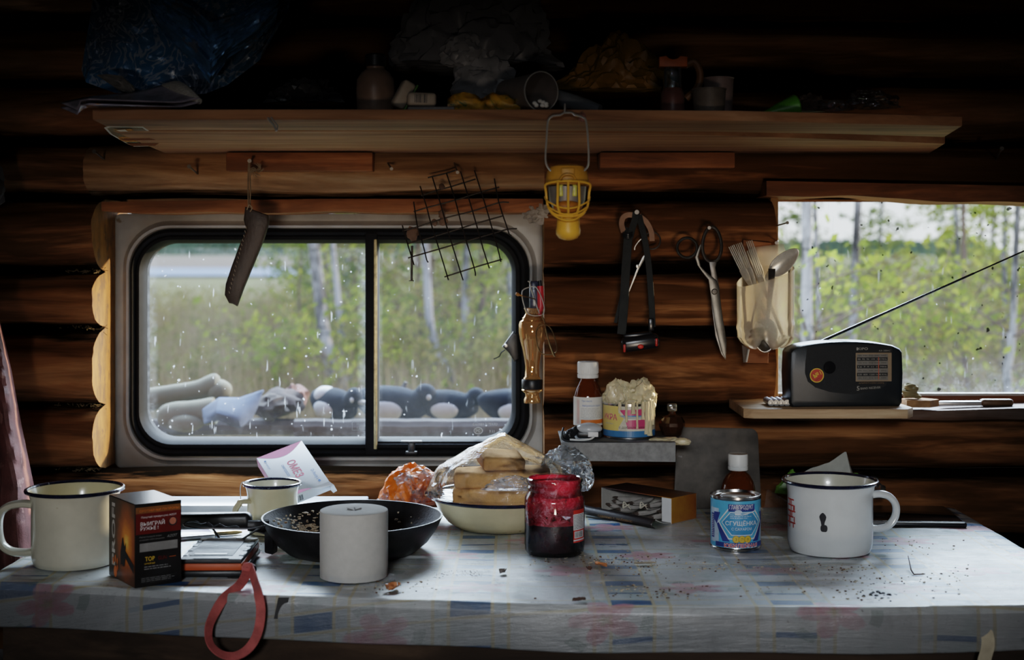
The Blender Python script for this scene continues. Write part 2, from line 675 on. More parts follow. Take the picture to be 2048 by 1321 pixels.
# moss and tow between the logs beside the window
bm = BM()
r = random.Random(3)
for py in (540, 660, 817, 942):
    for i in range(70):
        x = WX0 - abs(r.gauss(0, .03)) - .002
        p = Vector((x, SEAM - .012 + r.uniform(-.01, .012), sz(py, x) + r.gauss(0, .004)))
        d = Vector((r.uniform(-1, 1), r.uniform(-.8, .2), r.uniform(-.6, .6))).normalized() * r.uniform(.005, .014)
        tube(bm, [p, p + d * .5 + Vector((0, 0, r.uniform(-.002, .002))), p + d], .0006, 3, caps=False)
obj('tow_fringe', bm, mat('tow', (.30, .22, .12), .9, var=.3), wall)

SHELLW = wood('old_boarding', (.03, .017, .01), (.085, .045, .022), (.14, .08, .042), .8, 1, .8, dirt=.5)
for nm, s, c in (('floor', (3.6, 5.2, .06), (0, .2, -.03)), ('ceiling', (3.6, 5.2, .06), (0, .2, 2.28)),
                 ('wall_left', (.08, 5.2, 2.34), (-1.79, .2, 1.14)), ('wall_right', (.08, 5.2, 2.34), (1.79, .2, 1.14)), ('wall_rear', (3.6, .08, 2.34), (0, -2.36, 1.14))):
    bm = BM()
    box(bm, *s, bev=.004)
    o = obj(nm, bm, SHELLW, None, c)
    o['kind'] = 'structure'

# board over the vehicle window, lintel and frame of the plain window
bm = BM()


def slanted_beam(bm, pts_front, y0, y1, mi=0, nseg=24, rough=.0):
    """beam whose front outline (top edge and bottom edge polyline) is given in world x,z"""
    top, bot = pts_front

    def at(pl, x):
        for (xa, za), (xb, zb) in zip(pl, pl[1:]):
            if x <= xb: return za + (zb - za) * (x - xa) / (xb - xa)
        return pl[-1][1]
    x0, x1 = top[0][0], top[-1][0]
    rows = []
    for i in range(nseg + 1):
        x = x0 + (x1 - x0) * i / nseg
        w = rough * noise.noise(Vector((x * 9, y0, 3)))
        zt, zb = at(top, x), at(bot, x) + w
        rows.append([bm.verts.new(p) for p in ((x, y0, zb), (x, y0 - .0015, (zb + zt) / 2), (x, y0, zt), (x, y1, zt), (x, y1, zb))])
    for a, b in zip(rows, rows[1:]):
        for j in range(5): bm.faces.new((a[j], a[(j + 1) % 5], b[(j + 1) % 5], b[j])).material_index = mi
    bm.faces.new(rows[0]).material_index = mi
    bm.faces.new(rows[-1][::-1]).material_index = mi


def wx(px, Y): return (px - HX) / F * Y
def wz(py, Y): return CZ - (py - HY) / F * Y


Y = 2.495
slanted_beam(bm, ([(wx(203, Y), wz(404, Y)), (wx(640, Y), wz(398, Y)), (wx(1086, Y), wz(398, Y))], [(wx(203, Y), wz(425, Y)), (wx(640, Y), wz(424, Y)), (wx(1086, Y), wz(426, Y))]), Y, 2.62, rough=.004)
o = obj('trim_1', bm, BOARDW)
o['kind'] = 'structure'
bm = BM()
Y = 2.455
slanted_beam(bm, ([(wx(1533, Y), wz(362, Y)), (wx(2048, Y), wz(372, Y)), (1.3, wz(378, Y))], [(wx(1533, Y), wz(392, Y)), (wx(1700, Y), wz(393, Y)), (wx(1860, Y), wz(402, Y)), (wx(2048, Y), wz(406, Y)), (1.3, wz(408, Y))]), Y, 2.60, rough=.006, nseg=40)
o = obj('trim_2', bm, BOARDW)
o['kind'] = 'structure'


# ------------------------------------------------------------------ panes
def pane_mat(name, seed, haze, top_dirt=.5, low_dirt=.5, flies=0.0, streak=1.0):
    """dirty glazing: see-through, a thin veil of dust, spots, run marks, grime along the edges"""
    m, nt, N, L, out = _new(name)
    off = N.new('ShaderNodeTexCoord')
    mp = N.new('ShaderNodeMapping')
    mp.inputs['Location'].default_value = (seed, 0, seed * 2)
    L.new(off.outputs['Object'], mp.inputs['Vector'])
    v = mp.outputs['Vector']
    spots = _ramp(nt, _noise(nt, v, 130, 1, .4), [(.765, 0.0), (.785, 1.0)])
    spots2 = _ramp(nt, _noise(nt, v, 60, 3, .7), [(.75, 0.0), (.78, .9)])
    mp2 = N.new('ShaderNodeMapping')
    mp2.inputs['Scale'].default_value = (150, 1, 22)
    mp2.inputs['Rotation'].default_value = (0, .05, 0)
    L.new(v, mp2.inputs['Vector'])
    runs = _ramp(nt, _noise(nt, mp2.outputs['Vector'], 1, 2, .5), [(.70, 0.0), (.74, .8)])
    cloud = _ramp(nt, _noise(nt, v, 6, 5, .65), [(.35, .35), (.7, 1.6)])
    sx = N.new('ShaderNodeSeparateXYZ')
    L.new(off.outputs['Generated'], sx.inputs[0])
    ex = _math(nt, 'MULTIPLY', _math(nt, 'ABSOLUTE', _math(nt, 'SUBTRACT', sx.outputs[0], .5)), 2.0)
    side = _ramp(nt, ex, [(.86, 0.0), (.99, .5)])
    top = _ramp(nt, sx.outputs[2], [(.90, 0.0), (.97, 1.0)])
    low = _ramp(nt, sx.outputs[2], [(.02, 1.0), (.22, 0.0)])
    grit = _ramp(nt, _noise(nt, v, 45, 5, .8), [(.45, 0.0), (.62, 1.0)])
    edge = _math(nt, 'ADD', _math(nt, 'ADD', _math(nt, 'MULTIPLY', top, top_dirt), _math(nt, 'MULTIPLY', low, low_dirt)), side)
    edge = _math(nt, 'MULTIPLY', edge, _math(nt, 'ADD', _math(nt, 'MULTIPLY', grit, .6), .2))
    a = _math(nt, 'MULTIPLY', cloud, haze)
    a = _math(nt, 'ADD', a, _math(nt, 'MULTIPLY', spots, .55))
    a = _math(nt, 'ADD', a, _math(nt, 'MULTIPLY', spots2, .35))
    a = _math(nt, 'ADD', a, _math(nt, 'MULTIPLY', runs, .4 * streak))
    a = _math(nt, 'ADD', a, _math(nt, 'MULTIPLY', edge, .6), clamp=True)
    tr = N.new('ShaderNodeBsdfTransparent')
    tr.inputs[0].default_value = (.97, .99, .98, 1)
    d = N.new('ShaderNodeBsdfTranslucent')
    d.inputs[0].default_value = (.52, .55, .58, 1)
    d2 = N.new('ShaderNodeBsdfDiffuse')
    d2.inputs[0].default_value = (.5, .5, .5, 1)
    ds = N.new('ShaderNodeMixShader')
    ds.inputs[0].default_value = .3
    L.new(d.outputs[0], ds.inputs[1])
    L.new(d2.outputs[0], ds.inputs[2])
    x = N.new('ShaderNodeMixShader')
    L.new(a, x.inputs[0])
    L.new(tr.outputs[0], x.inputs[1])
    L.new(ds.outputs[0], x.inputs[2])
    last = x
    if flies:
        f = _ramp(nt, _noise(nt, v, 105, 1, .3), [(.765, 0.0), (.775, flies)])
        b = N.new('ShaderNodeBsdfDiffuse')
        b.inputs[0].default_value = (.01, .01, .01, 1)
        y = N.new('ShaderNodeMixShader')
        L.new(f, y.inputs[0])
        L.new(x.outputs[0], y.inputs[1])
        L.new(b.outputs[0], y.inputs[2])
        last = y
    L.new(last.outputs[0], out.inputs['Surface'])
    return m


def rring(bm, cx, cz, w, h, r, Y, n=10):
    out = []
    for qx, qz, a0 in ((1, 1, 0), (-1, 1, PI / 2), (-1, -1, PI), (1, -1, 1.5 * PI)):
        for i in range(n + 1):
            a = a0 + PI / 2 * i / n
            out.append(bm.verts.new((cx + qx * (w / 2 - r) + r * math.cos(a), Y, cz + qz * (h / 2 - r) + r * math.sin(a))))
    return out


def loft(bm, rings, mi=0):
    for a, b in zip(rings, rings[1:]):
        n = len(a)
        for i in range(n):
            bm.faces.new((a[i], a[(i + 1) % n], b[(i + 1) % n], b[i])).material_index = mi


win1 = struct_root('window_1')
CXF, CZF = -.3443, 1.0338
bm = BM()
RX, RZ, RW, RH = wx(660, FR), wz(685.5, FR), .7477, .4274
rings = [rring(bm, CXF, CZF, .803, .478, .01, FR + .06), rring(bm, CXF, CZF, .803, .478, .012, FR + .002), rring(bm, CXF, CZF, .797, .472, .014, FR),
         rring(bm, RX, RZ, RW + .030, RH + .030, .088, FR), rring(bm, RX, RZ, RW + .020, RH + .020, .083, FR - .004), rring(bm, RX, RZ, RW + .012, RH + .012, .080, FR - .012),
         rring(bm, RX, RZ, RW + .003, RH + .003, .078, FR - .010), rring(bm, RX, RZ, RW - .004, RH - .004, .076, FR + .004), rring(bm, RX, RZ, RW - .02, RH - .02, .07, FR + .03)]
loft(bm, rings)
bmesh.ops.recalc_face_normals(bm, faces=list(bm.faces))
obj('metal_surround', bm, PAINT, win1)
bm = BM()
GX, GZ, GW, GH = wx(655, FR), wz(683.5, FR), .691, .369
mid = lambda k: ((GX * k + RX * (1 - k)), (GZ * k + RZ * (1 - k)), (GW * k + RW * (1 - k)), (GH * k + RH * (1 - k)), .055 * k + .078 * (1 - k))
seq = [(0, FR + .01), (0, FR - .004), (.06, FR - .011), (.25, FR - .016), (.42, FR - .012), (.48, FR - .005), (.54, FR - .009), (.75, FR - .010), (.92, FR + .0), (1.0, FR + .012), (1.0, FR + .045)]
loft(bm, [rring(bm, *mid(k), y) for k, y in seq])
bmesh.ops.recalc_face_normals(bm, faces=list(bm.faces))
obj('rubber_gasket', bm, RUBBER, win1)
bm = BM()
grid(bm, 1, 1, lambda u, v: Vector((wx(278, FR) + (wx(742, FR) - wx(278, FR)) * u, FR + .028, wz(890, FR) + (wz(478, FR) - wz(890, FR)) * v)))
obj('window_pane', bm, pane_mat('dirty_pane', 1.3, .020, .25, .06, 0, 1.0), win1, flat=True)
bm = BM()
grid(bm, 1, 1, lambda u, v: Vector((wx(745, FR) + (wx(1034, FR) - wx(745, FR)) * u, FR + .018, wz(890, FR) + (wz(478, FR) - wz(890, FR)) * v)))
obj('window_pane', bm, pane_mat('scratched_pane', 4.1, .020, .3, .06, 0, .35), win1, flat=True)
# maker's marks etched in the glass
g = Gfx()
k = FR / F
g.text('САЛАВАТСТЕКЛО', 0, .0, .0042, 0, w=.046, shear=.2)
g.disc(-.013, -.0125, .0085, 0, .0065)
g.disc(-.013, -.0125, .0072, 1, .0053)
g.text('РС', -.0135, -.0125, .005, 0, bold=.02)
g.text('A0B', -.013, -.022, .002, 0)
g.text('3 11', .0125, -.0135, .0045, 0)
bm = BM()
g.into(bm, on_plane((wx(970, FR), FR + .0165, wz(851, FR)), (1, 0, 0), (0, 0, 1)), eps=.0001)
obj('etched_lettering', bm, [mat('etched_white', (.7, .74, .78), .8, var=.05), mat('etched_shade', (.22, .22, .2), .7, var=.2)], win1, flat=True)
g = Gfx()
for a in ((0, 0, .0235, .0007), (0, .018, .0235, .0007), (0, 0, .0007, .018)):
    g.rect(a[0], a[1], a[0] + a[2], a[1] + a[3], 0)
g.text('RE', .012, .012, .005, 0)
g.text('13', .012, .005, .005, 0)
bm = BM()
g.into(bm, on_plane((wx(701, FR), FR + .0265, wz(865, FR)), (1, 0, 0), (0, 0, 1)), eps=.0001)
obj('etched_lettering', bm, mat('etched_faint', (.5, .54, .56), .8, var=.05), win1, flat=True)
bm = BM()
box(bm, .0225, .05, .415, (wx(744, FR), FR + .008, wz(687, FR)), .003)
obj('divider_bar', bm, RUBBER, win1)
bm = BM()
box(bm, .006, .006, .392, (wx(752.5, FR), FR - .015, wz(688, FR)), .001)
obj('brass_channel', bm, mat('tarnished_strip', (.42, .34, .18), .4, .6, var=.4, scale=120), win1)
bm = BM()
box(bm, .272, .02, .015, (wx(893, FR), FR + .004, wz(890, FR)), .003)
obj('sliding_rail', bm, RUBBER, win1)
bm = BM()
c = W(823, 895, FR - .022)
box(bm, .040, .012, .005, c + Vector((0, 0, .010)), .0018)
box(bm, .013, .010, .020, c, .002)
box(bm, .022, .012, .006, c - Vector((0, 0, .010)), .002)
obj('finger_latch', bm, BLACKP, win1)
bm = BM()
c = W(1022, 695, FR - .025)
prism(bm, [(-.016, .002), (.004, .03), (.012, .024), (.014, -.02), (.006, -.026), (-.004, -.01)], .014, Matrix.Translation(c) @ Matrix.Rotation(PI / 2, 4, 'X'), bev=.002)
lathe(bm, [(0, .003), (.003, .002), (.0035, 0), (0, -.001)], 12, 1, M4=Matrix.Translation(c + Vector((-.009, -.015, .004))) @ Matrix.Rotation(PI / 2, 4, 'X'))
tube(bm, smooth([c + Vector(p) for p in ((-.011, -.012, -.004), (-.018, -.014, -.009), (-.022, -.015, -.016), (-.032, -.014, -.021))], 5), .0011, 6)
obj('side_latch', bm, [BLACKP, BRIGHT], win1)

win2 = struct_root('window_2')
Y2 = 2.565
bm = BM()
grid(bm, 1, 1, lambda u, v: Vector((.474 + .75 * u, Y2 + .012, wz(800, Y2) + (wz(385, Y2) - wz(800, Y2)) * v)))
obj('window_pane', bm, pane_mat('fly_specked_pane', 8.7, .02, .1, .35, .9, .3), win2, flat=True)
bm = BM()
box(bm, .0145, .05, .42, (wx(1549, 2.54), 2.565, wz(600, 2.54)), .002)
obj('window_jamb', bm, wood('lit_post', (.2, .1, .04), (.42, .25, .11), (.55, .38, .2), 1, 2, .7, dirt=.2), win2)
bm = BM()
box(bm, .80, .045, .021, (.87, Y2 + .005, wz(801, Y2)), .003)
obj('window_rail', bm, wood('red_rail', (.13, .045, .02), (.27, .105, .05), (.36, .17, .09), 1, 0, .65, dirt=.4), win2)
bm = BM()
box(bm, .80, .016, .005, (.87, Y2 - .008, wz(788, Y2)), .001)
obj('glazing_bead', bm, mat('pale_bead', (.5, .48, .46), .4, var=.2), win2)
bm = BM()
slanted_beam(bm, ([(.474, .9215), (wx(1880, 2.46), .9215), (wx(2048, 2.46), .926), (1.27, .928)], [(.474, .905), (1.27, .905)]), 2.462, 2.60, rough=.004, nseg=40)
obj('window_sill', bm, wood('sill_wood', (.05, .024, .014), (.13, .07, .045), (.3, .25, .22), 1, 0, .5, dirt=.5), win2)
# ================================================================== OUTSIDE
def ground_mat():
    m, nt, N, L, out = _new('spring_ground')
    v = _coord(nt)
    n1 = _noise(nt, v, .9, 6, .7)
    n2 = _noise(nt, v, 7.0, 5, .7)
    c = _ramp(nt, n1, [(.30, (.10, .075, .045)), (.45, (.22, .17, .09)), (.56, (.25, .27, .07)), (.7, (.33, .27, .15))])
    c = _mix(nt, .45, c, _ramp(nt, n2, [(.3, (.08, .06, .04)), (.6, (.36, .32, .14))]))
    _pbsdf(nt, out, _mix(nt, 1.0, c, (.55, .55, .55), 'MULTIPLY'), .95, 0, None, .1)
    return m


def water_mat():
    m, nt, N, L, out = _new('river_water')
    v = _coord(nt, (1, .3, 1))
    _pbsdf(nt, out, (.12, .15, .19), .85, 0, _bump(nt, _noise(nt, v, 1.5, 3, .5), .2, .05), .6)
    return m


bm = BM()
grid(bm, 60, 60, lambda u, v: Vector((-160 + 320 * u, 2.9 + 30 * v + 620 * v ** 3, .05 * noise.noise(Vector((u * 300, v * 40, 2))) * (1 if v < .8 else 0))))
o = obj('ground', bm, ground_mat(), None)
o['kind'] = 'structure'
bm = BM()
grid(bm, 30, 6, lambda u, v: Vector((-150 + 140 * u, (66 + 34 * v) + 3 * noise.noise(Vector((u * 9, v, 3))), .09)))
o = obj('river', bm, water_mat(), None)
o['kind'] = 'structure'
bm = BM()
grid(bm, 30, 3, lambda u, v: Vector((-70 + 58 * u, (33.5 + 3.5 * v) + 1.2 * noise.noise(Vector((u * 9, v, 5))), .09)))
o = obj('river', bm, water_mat(), None)
o['kind'] = 'structure'
bm = BM()
grid(bm, 40, 3, lambda u, v: Vector((-150 + 140 * u, 101 + 300 * v, .09)))
o = obj('field', bm, mat('dry_marsh_grass', (.105, .074, .040), .95, var=.25, scale=.15, stretch=(.4, 1, 1)), None)
o['kind'] = 'structure'
bm = BM()
r = random.Random(11)
prev = None
for i in range(420):
    x = -190 + 380 * i / 419
    h = 5.0 + 2.2 * abs(noise.noise(Vector((x * .08, 0, 0)))) + 1.6 * r.random()
    a, b = bm.verts.new((x, 560, -.5)), bm.verts.new((x + r.uniform(-.3, .3), 560 + r.uniform(-2, 2), h))
    if prev: bm.faces.new((prev[0], a, b, prev[1]))
    prev = (a, b)
o = obj('treeline', bm, mat('far_conifers', (.045, .075, .045), .95, var=.4, scale=.5), None)
tag(o, kind='stuff', label='dark band of distant forest along the far bank', cat='forest')

BARK = None


def birch_mat():
    m, nt, N, L, out = _new('birch_bark')
    v = _coord(nt, (6, 6, 1.6))
    a = _noise(nt, v, 2.2, 5, .7, .3)
    c = _ramp(nt, a, [(.34, (.03, .027, .025)), (.46, (.20, .18, .16)), (.54, (.50, .47, .44)), (.78, (.72, .69, .66))])
    v2 = _coord(nt, (3, 3, 30))
    c = _mix(nt, _ramp(nt, _noise(nt, v2, 1.0, 3, .6), [(.62, 0.0), (.68, .8)]), c, (.05, .045, .04))
    _pbsdf(nt, out, _mix(nt, 1.0, c, (.42, .43, .46), 'MULTIPLY'), .8, 0, None, .2)
    return m


BIRCH = birch_mat()
BROWNB = mat('brown_bark', (.09, .057, .04), .9, var=.5, scale=14, stretch=(1, 1, .3))
LEAF = [leafmat('young_birch_leaves', (.25, .33, .05), (.42, .46, .10)), leafmat('dull_green_leaves', (.15, .22, .05), (.28, .33, .09)), leafmat('olive_leaves', (.29, .25, .08), (.46, .40, .15))]


def leaf_quad(bm, p, s, r):
    a = Vector((r.uniform(-1, 1), r.uniform(-1, 1), r.uniform(-1, 1))).normalized()
    b = a.orthogonal().normalized()
    c = a.cross(b)
    bm.faces.new([bm.verts.new(p + x) for x in (b * s, c * s * .6, -b * s, -c * s * .6)])


def tree(name, label, cat, base, pts, r0, bark, leafi, nbr=26, leaves=900, lsize=.035, spread=.9, seed=0, crown=(.25, 1.0), group=None, blen=1.0, dupable=True):
    """pts: trunk centre line relative to base; r0 radius at the foot"""
    r = random.Random(seed)
    t = thing(name, label, cat, base, group=group)
    P = smooth([Vector(p) for p in pts], 6)
    n = len(P)
    bm = BM()
    rs = [max(.006, r0 * (1 - .72 * (i / (n - 1)))) for i in range(n)]
    P2 = [p + Vector((noise.noise(Vector((seed, i * .9, 1))), noise.noise(Vector((seed, i * .9, 4))), 0)) * .02 for i, p in enumerate(P)]
    tube(bm, P2, rs, 10)
    obj('trunk', bm, bark, t)
    bmb, bml = BM(), BM()
    per = max(1, leaves // max(1, nbr))
    for b in range(nbr):
        k = crown[0] + (crown[1] - crown[0]) * (b + r.random()) / nbr
        i = min(n - 2, int(k * (n - 1)))
        p = P2[i]
        a = r.uniform(0, 2 * PI)
        ln = spread * blen * r.uniform(.5, 1.15) * (1.15 - .6 * k)
        d = Vector((math.cos(a), math.sin(a), r.uniform(.15, .8))).normalized()
        q = [p + d * (ln * s) + Vector((noise.noise(Vector((seed + b, s * 2, 1))), noise.noise(Vector((seed + b, s * 2, 7))), noise.noise(Vector((seed + b, s * 2, 3))) - .25 * s * s)) * (.25 * ln) * s for s in (0, .25, .5, .75, 1)]
        br = min(rs[i] * .4, .003 + .004 * ln)
        tube(bmb, q, [br, br * .8, br * .6, br * .4, br * .25], 5, caps=False)
        for s in range(3):
            q0 = q[1 + s].lerp(q[2 + s], r.random())
            dd = (d + Vector((r.uniform(-1, 1), r.uniform(-1, 1), r.uniform(-.8, .6)))).normalized() * ln * .35
            tube(bmb, [q0, q0 + dd * .5 + Vector((0, 0, .02)), q0 + dd], [br * .35, br * .25, br * .15], 4, caps=False)
            for _ in range(per // 6):
                u = r.random()
                leaf_quad(bml, q0 + dd * u + Vector((r.gauss(0, .05), r.gauss(0, .05), r.gauss(0, .06))) * ln, lsize * r.uniform(.6, 1.3), r)
        for _ in range(per // 2):
            u = r.uniform(.2, 1.05)
            q0 = p + d * (ln * u)
            leaf_quad(bml, q0 + Vector((r.gauss(0, .1), r.gauss(0, .1), r.gauss(0, .12))) * ln, lsize * r.uniform(.6, 1.3), r)
    if nbr: obj('branch', bmb, BROWNB, t)['kind'] = 'stuff'
    if leaves and nbr: obj('foliage', bml, LEAF[leafi], t, flat=True)
    return t


def gx(px, Y): return (px - HX) / F * Y


def lean(pa, pb, Y, H=7.0):
    """trunk through two photo points (px, py) at depth Y: base and relative centre line up to height H"""
    a, b = W(*pa, Y), W(*pb, Y)
    d = (b - a) / (b.z - a.z)
    base = a - d * a.z
    return base, [Vector((0, 0, 0)), d * a.z, d * b.z + Vector((.0, 0, 0)), d * b.z + Vector((d.x * .6, 0, 1)) * (H - b.z)]


b, p = lean((676, 760), (627, 500), 8.0)
tree('birch_tree', 'white birch with a leaning trunk seen through the wide pane, behind the duck decoy', 'tree', b, p, .062, BIRCH, 0, 22, 900, seed=1, crown=(.2, 1), lsize=.028)
b, p = lean((700, 760), (668, 500), 9.0)
tree('birch_tree', 'slimmer pale birch close behind the leaning birch', 'tree', b, p, .035, BIRCH, 0, 20, 800, seed=2, crown=(.2, 1), lsize=.028)
b, p = lean((884, 740), (868, 500), 9.0)
tree('birch_tree', 'white birch with a crooked trunk seen through the narrow sliding pane', 'tree', b, [q + Vector((.06 * math.sin(i * 2.2), 0, 0)) for i, q in enumerate(p)], .05, BIRCH, 0, 20, 800, seed=3, crown=(.2, 1), lsize=.028)
for i, (a, c, Y, rr, lab) in enumerate((((962, 780), (966, 520), 11, .05, 'brown pine trunk right beside the black edge of the sliding pane'), ((838, 780), (836, 540), 12, .035, 'thin reddish trunk just before the crooked birch'), ((942, 780), (915, 560), 13, .05, 'brown trunk bending between the crooked birch and the pine'), ((990, 800), (985, 560), 13, .03, 'slim brown trunk at the corner of the sliding pane'), ((735, 770), (705, 520), 12, .03, 'thin brown trunk beside the black window divider'))):
    b, p = lean(a, c, Y)
    tree('pine_tree', lab, 'tree', b, p, rr, BROWNB, 1, 16, 500, seed=20 + i, crown=(.35, 1), lsize=.035)
b, p = lean((1614, 690), (1614, 400), 6.0)
tree('birch_tree', 'thickest white birch trunk in the plain window above the radio', 'tree', b, p, .042, BIRCH, 0, 16, 500, seed=5, crown=(.28, 1), lsize=.024)
b, p = lean((1644, 690), (1630, 400), 6.6)
tree('birch_tree', 'thin grey birch stem touching the thickest birch', 'tree', b, p, .018, BIRCH, 0, 12, 300, seed=6, crown=(.3, 1), lsize=.024)
b, p = lean((1702, 690), (1714, 400), 7.0)
tree('birch_tree', 'second white birch trunk in the plain window, crossed by the radio aerial', 'tree', b, p, .034, BIRCH, 0, 16, 500, seed=7, crown=(.28, 1), lsize=.024)
b, p = lean((1928, 690), (1925, 420), 8.0)
tree('birch_tree', 'thin brown leafy stem standing alone in the middle of the plain window', 'tree', b, p, .021, BROWNB, 0, 26, 1100, seed=8, crown=(.1, 1), lsize=.024)
b, p = lean((2020, 690), (2036, 420), 6.5)
tree('birch_tree', 'slim birch trunk at the outer end of the plain window', 'tree', b, p, .026, BIRCH, 0, 20, 600, seed=9, crown=(.15, 1), lsize=.024)

# young trees of the thicket: three kinds, copied
kinds = []
for i, (bk, lf, H, nb, lv, rr) in enumerate(((BROWNB, 0, 4.6, 40, 2300, .02), (BIRCH, 0, 5.6, 34, 1700, .026), (BROWNB, 1, 3.4, 44, 2400, .018), (BROWNB, 2, 2.6, 40, 2000, .014))):
    pts = [(0, 0, 0), (.05, .02, H * .35), (-.06, .04, H * .7), (.03, 0, H)]
    kinds.append((pts, bk, lf, nb, lv, rr))
r = random.Random(5)
protos = {}
spots = []
for i in range(34):   # beyond the vehicle window
    Y = r.uniform(9.5, 22)
    px = r.uniform(520, 1060) if i % 4 else r.uniform(250, 560)
    if px < 560: Y = r.uniform(14, 24)
    spots.append((px, Y, i, 3 if (px < 600 or r.random() < .35) else r.choice((0, 1, 2)), .24 if px < 560 else (.45 if px < 640 else 1)))
for i in range(26):   # beyond the plain window
    tall = i % 4 == 0
    spots.append((r.uniform(1740, 2120) if tall else r.uniform(1500, 2120), r.uniform(8, 16), 40 + i, r.choice((0, 1)) if tall else r.choice((2, 3, 2)), .9 if tall else r.uniform(.36, .5)))
for i in range(16):   # growth beside the sight lines of the two windows
    px, ks = ((r.uniform(1080, 1480), r.choice((.5, 1))), (r.uniform(2130, 2650), r.choice((.45, .9))), (r.uniform(-150, 250), .25))[i % 3]
    spots.append((px, r.uniform(9, 20), 90 + i, 3 if px < 300 else r.choice((0, 1, 2)), ks))
LAB = ['tall leafy sapling with a brown stem in the thicket outside', 'young birch with a pale stem in the thicket outside', 'low bushy green sapling in the thicket outside', 'olive yellow willow bush on the river bank outside']
GRP = ['brown stemmed saplings of the thicket', 'young birches of the thicket', 'bushy saplings of the thicket', 'willow bushes of the bank']
CAT = ['tree', 'tree', 'tree', 'bush']
NAM = ['sapling_tree', 'young_birch_tree', 'bushy_tree', 'willow_bush']
for px, Y, s, k, ks in spots:
    loc = (gx(px, Y), Y, 0)
    sc = r.uniform(.85, 1.15) * ks
    if k not in protos:
        pts, bk, lf, nb, lv, rr = kinds[k]
        protos[k] = tree(NAM[k], LAB[k], CAT[k], loc, pts, rr, bk, lf, nb, lv, .03 if k < 3 else .026, .8, 60 + k, (.06, 1), GRP[k])
        protos[k].rotation_euler = (0, 0, r.uniform(0, 6))
        protos[k].scale = (sc, sc, sc)
    else:
        dup(protos[k], loc, (0, 0, r.uniform(0, 6)), (sc, sc, sc * r.uniform(.85, 1.15)))
# low growth nobody could count
bm = BM()
for i in range(38000):
    Y = 8 + 20 * r.random() ** 1.4
    px = r.uniform(0, 1300) if r.random() < .6 else r.uniform(1300, 2400)
    hmax = (.75 if px < 1100 else .9) * (1 + .5 * noise.noise(Vector((px * .012, Y * .4, 0))))
    if px < 560: hmax *= .75
    z = hmax * r.random() ** .9
    leaf_quad(bm, Vector((gx(px, Y), Y, z)), .03 * r.uniform(.6, 1.5), r)
o = obj('undergrowth', bm, leafmat('undergrowth_leaves', (.20, .18, .06), (.42, .40, .14)), None, flat=True)
tag(o, 'low green and straw coloured growth between the trees outside', 'undergrowth', kind='stuff')
bm = BM()
for i in range(22000):
    Y = 7 + 18 * r.random() ** 1.4
    px = r.uniform(0, 1300) if r.random() < .6 else r.uniform(1300, 2400)
    p = Vector((gx(px, Y), Y, 0))
    d = Vector((r.gauss(0, .12), r.gauss(0, .12), r.uniform(.25, .8)))
    w = Vector((.004, .002, 0))
    bm.faces.new([bm.verts.new(x) for x in (p - w, p + w, p + d * .6 + w * .7, p + d)])
o = obj('dry_grass', bm, leafmat('straw', (.31, .22, .11), (.52, .40, .23), .35), None, flat=True)
tag(o, 'dry straw coloured grass standing between the trees outside', 'grass', kind='stuff')

# ------------------------------------------------------------------ bench with decoys
YB = 3.6
bench = thing('outdoor_bench', 'weathered log bench outside under the window carrying decoys and boots', 'bench', (0, 0, 0))
zt = wz(842, YB)
WEATH = wood('grey_rail_wood', (.04, .035, .035), (.085, .08, .08), (.13, .125, .13), 1, 0, .85, dirt=.4)
for (pxa, pxb, yy, zz, rr) in ((200, 1120, YB, zt - .016, .022), (590, 1120, YB - .2, wz(858, YB - .2), .024)):
    bm = BM()
    n = 24
    tube(bm, [Vector((gx(pxa, yy) + (gx(pxb, yy) - gx(pxa, yy)) * i / n, yy, zz + .004 * noise.noise(Vector((i * .4, yy, 0))))) for i in range(n + 1)], rr, 10)
    obj('bench_rail', bm, WEATH, bench)
for px in (330, 690, 1000):
    bm = BM()
    tube(bm, [Vector((gx(px, YB) + .03, YB - .05, 0)), Vector((gx(px, YB), YB - .1, zt - .02))], .03, 8)
    obj('bench_post', bm, WEATH, bench)
FELT = mat('pale_felt', (.10, .094, .066), .9, var=.15, scale=12, bump=.2)


def decoy(name, label, c, s=1.0, rot=0.0, tail=False, cover=1.0):
    """black and white duck decoy: body, head and bill"""
    t = thing(name, label, 'decoy', c, (0, 0, rot), 'duck decoys on the bench')
    t.scale = (s, s, s * 1.12)
    bk = mat('decoy_black', (.010, .014, .022), .8, var=.3, spec=.12)
    wh = mat('decoy_white', (.30, .32, .35), .5, var=.08)
    bm = BM()
    lump(bm, .135, .062, .058, (0, 0, .048), .05, 3, 4, 1.5, -.045, False, fn=lambda p, d: Vector((p.x, p.y * (1 - .35 * abs(d.x) ** 2), p.z + .02 * max(0, -d.x) ** 2 - .008 * max(0, d.x))))
    obj('body', bm, bk, t)
    for sy in (-1, 1):
        bm = BM()
        lump(bm, .060, .028, .036, (-.005, sy * .042, .036), .05, 5, 3, 1.2, None, False)
        obj('white_flank', bm, wh, t, label='white flank patch')
    bm = BM()
    lump(bm, .040, .033, .034, (.122, 0, .080), .04, 2, 3, 1.2, None, False)
    tube(bm, [Vector((.080, 0, .05)), Vector((.1, 0, .066)), Vector((.118, 0, .078))], [.040, .034, .03], 12)
    obj('head', bm, bk, t)
    bm = BM()
    lump(bm, .009, .006, .009, (.140, -.029, .074), .02, 1, 2, 1, None, False)
    obj('cheek_spot', bm, wh, t, label='white cheek spot')
    bm = BM()
    lump(bm, .028, .014, .009, (.168, 0, .066), .03, 1, 3, 1, None, False)
    obj('bill', bm, mat('bill_grey', (.12, .11, .1), .5), t)
    return t


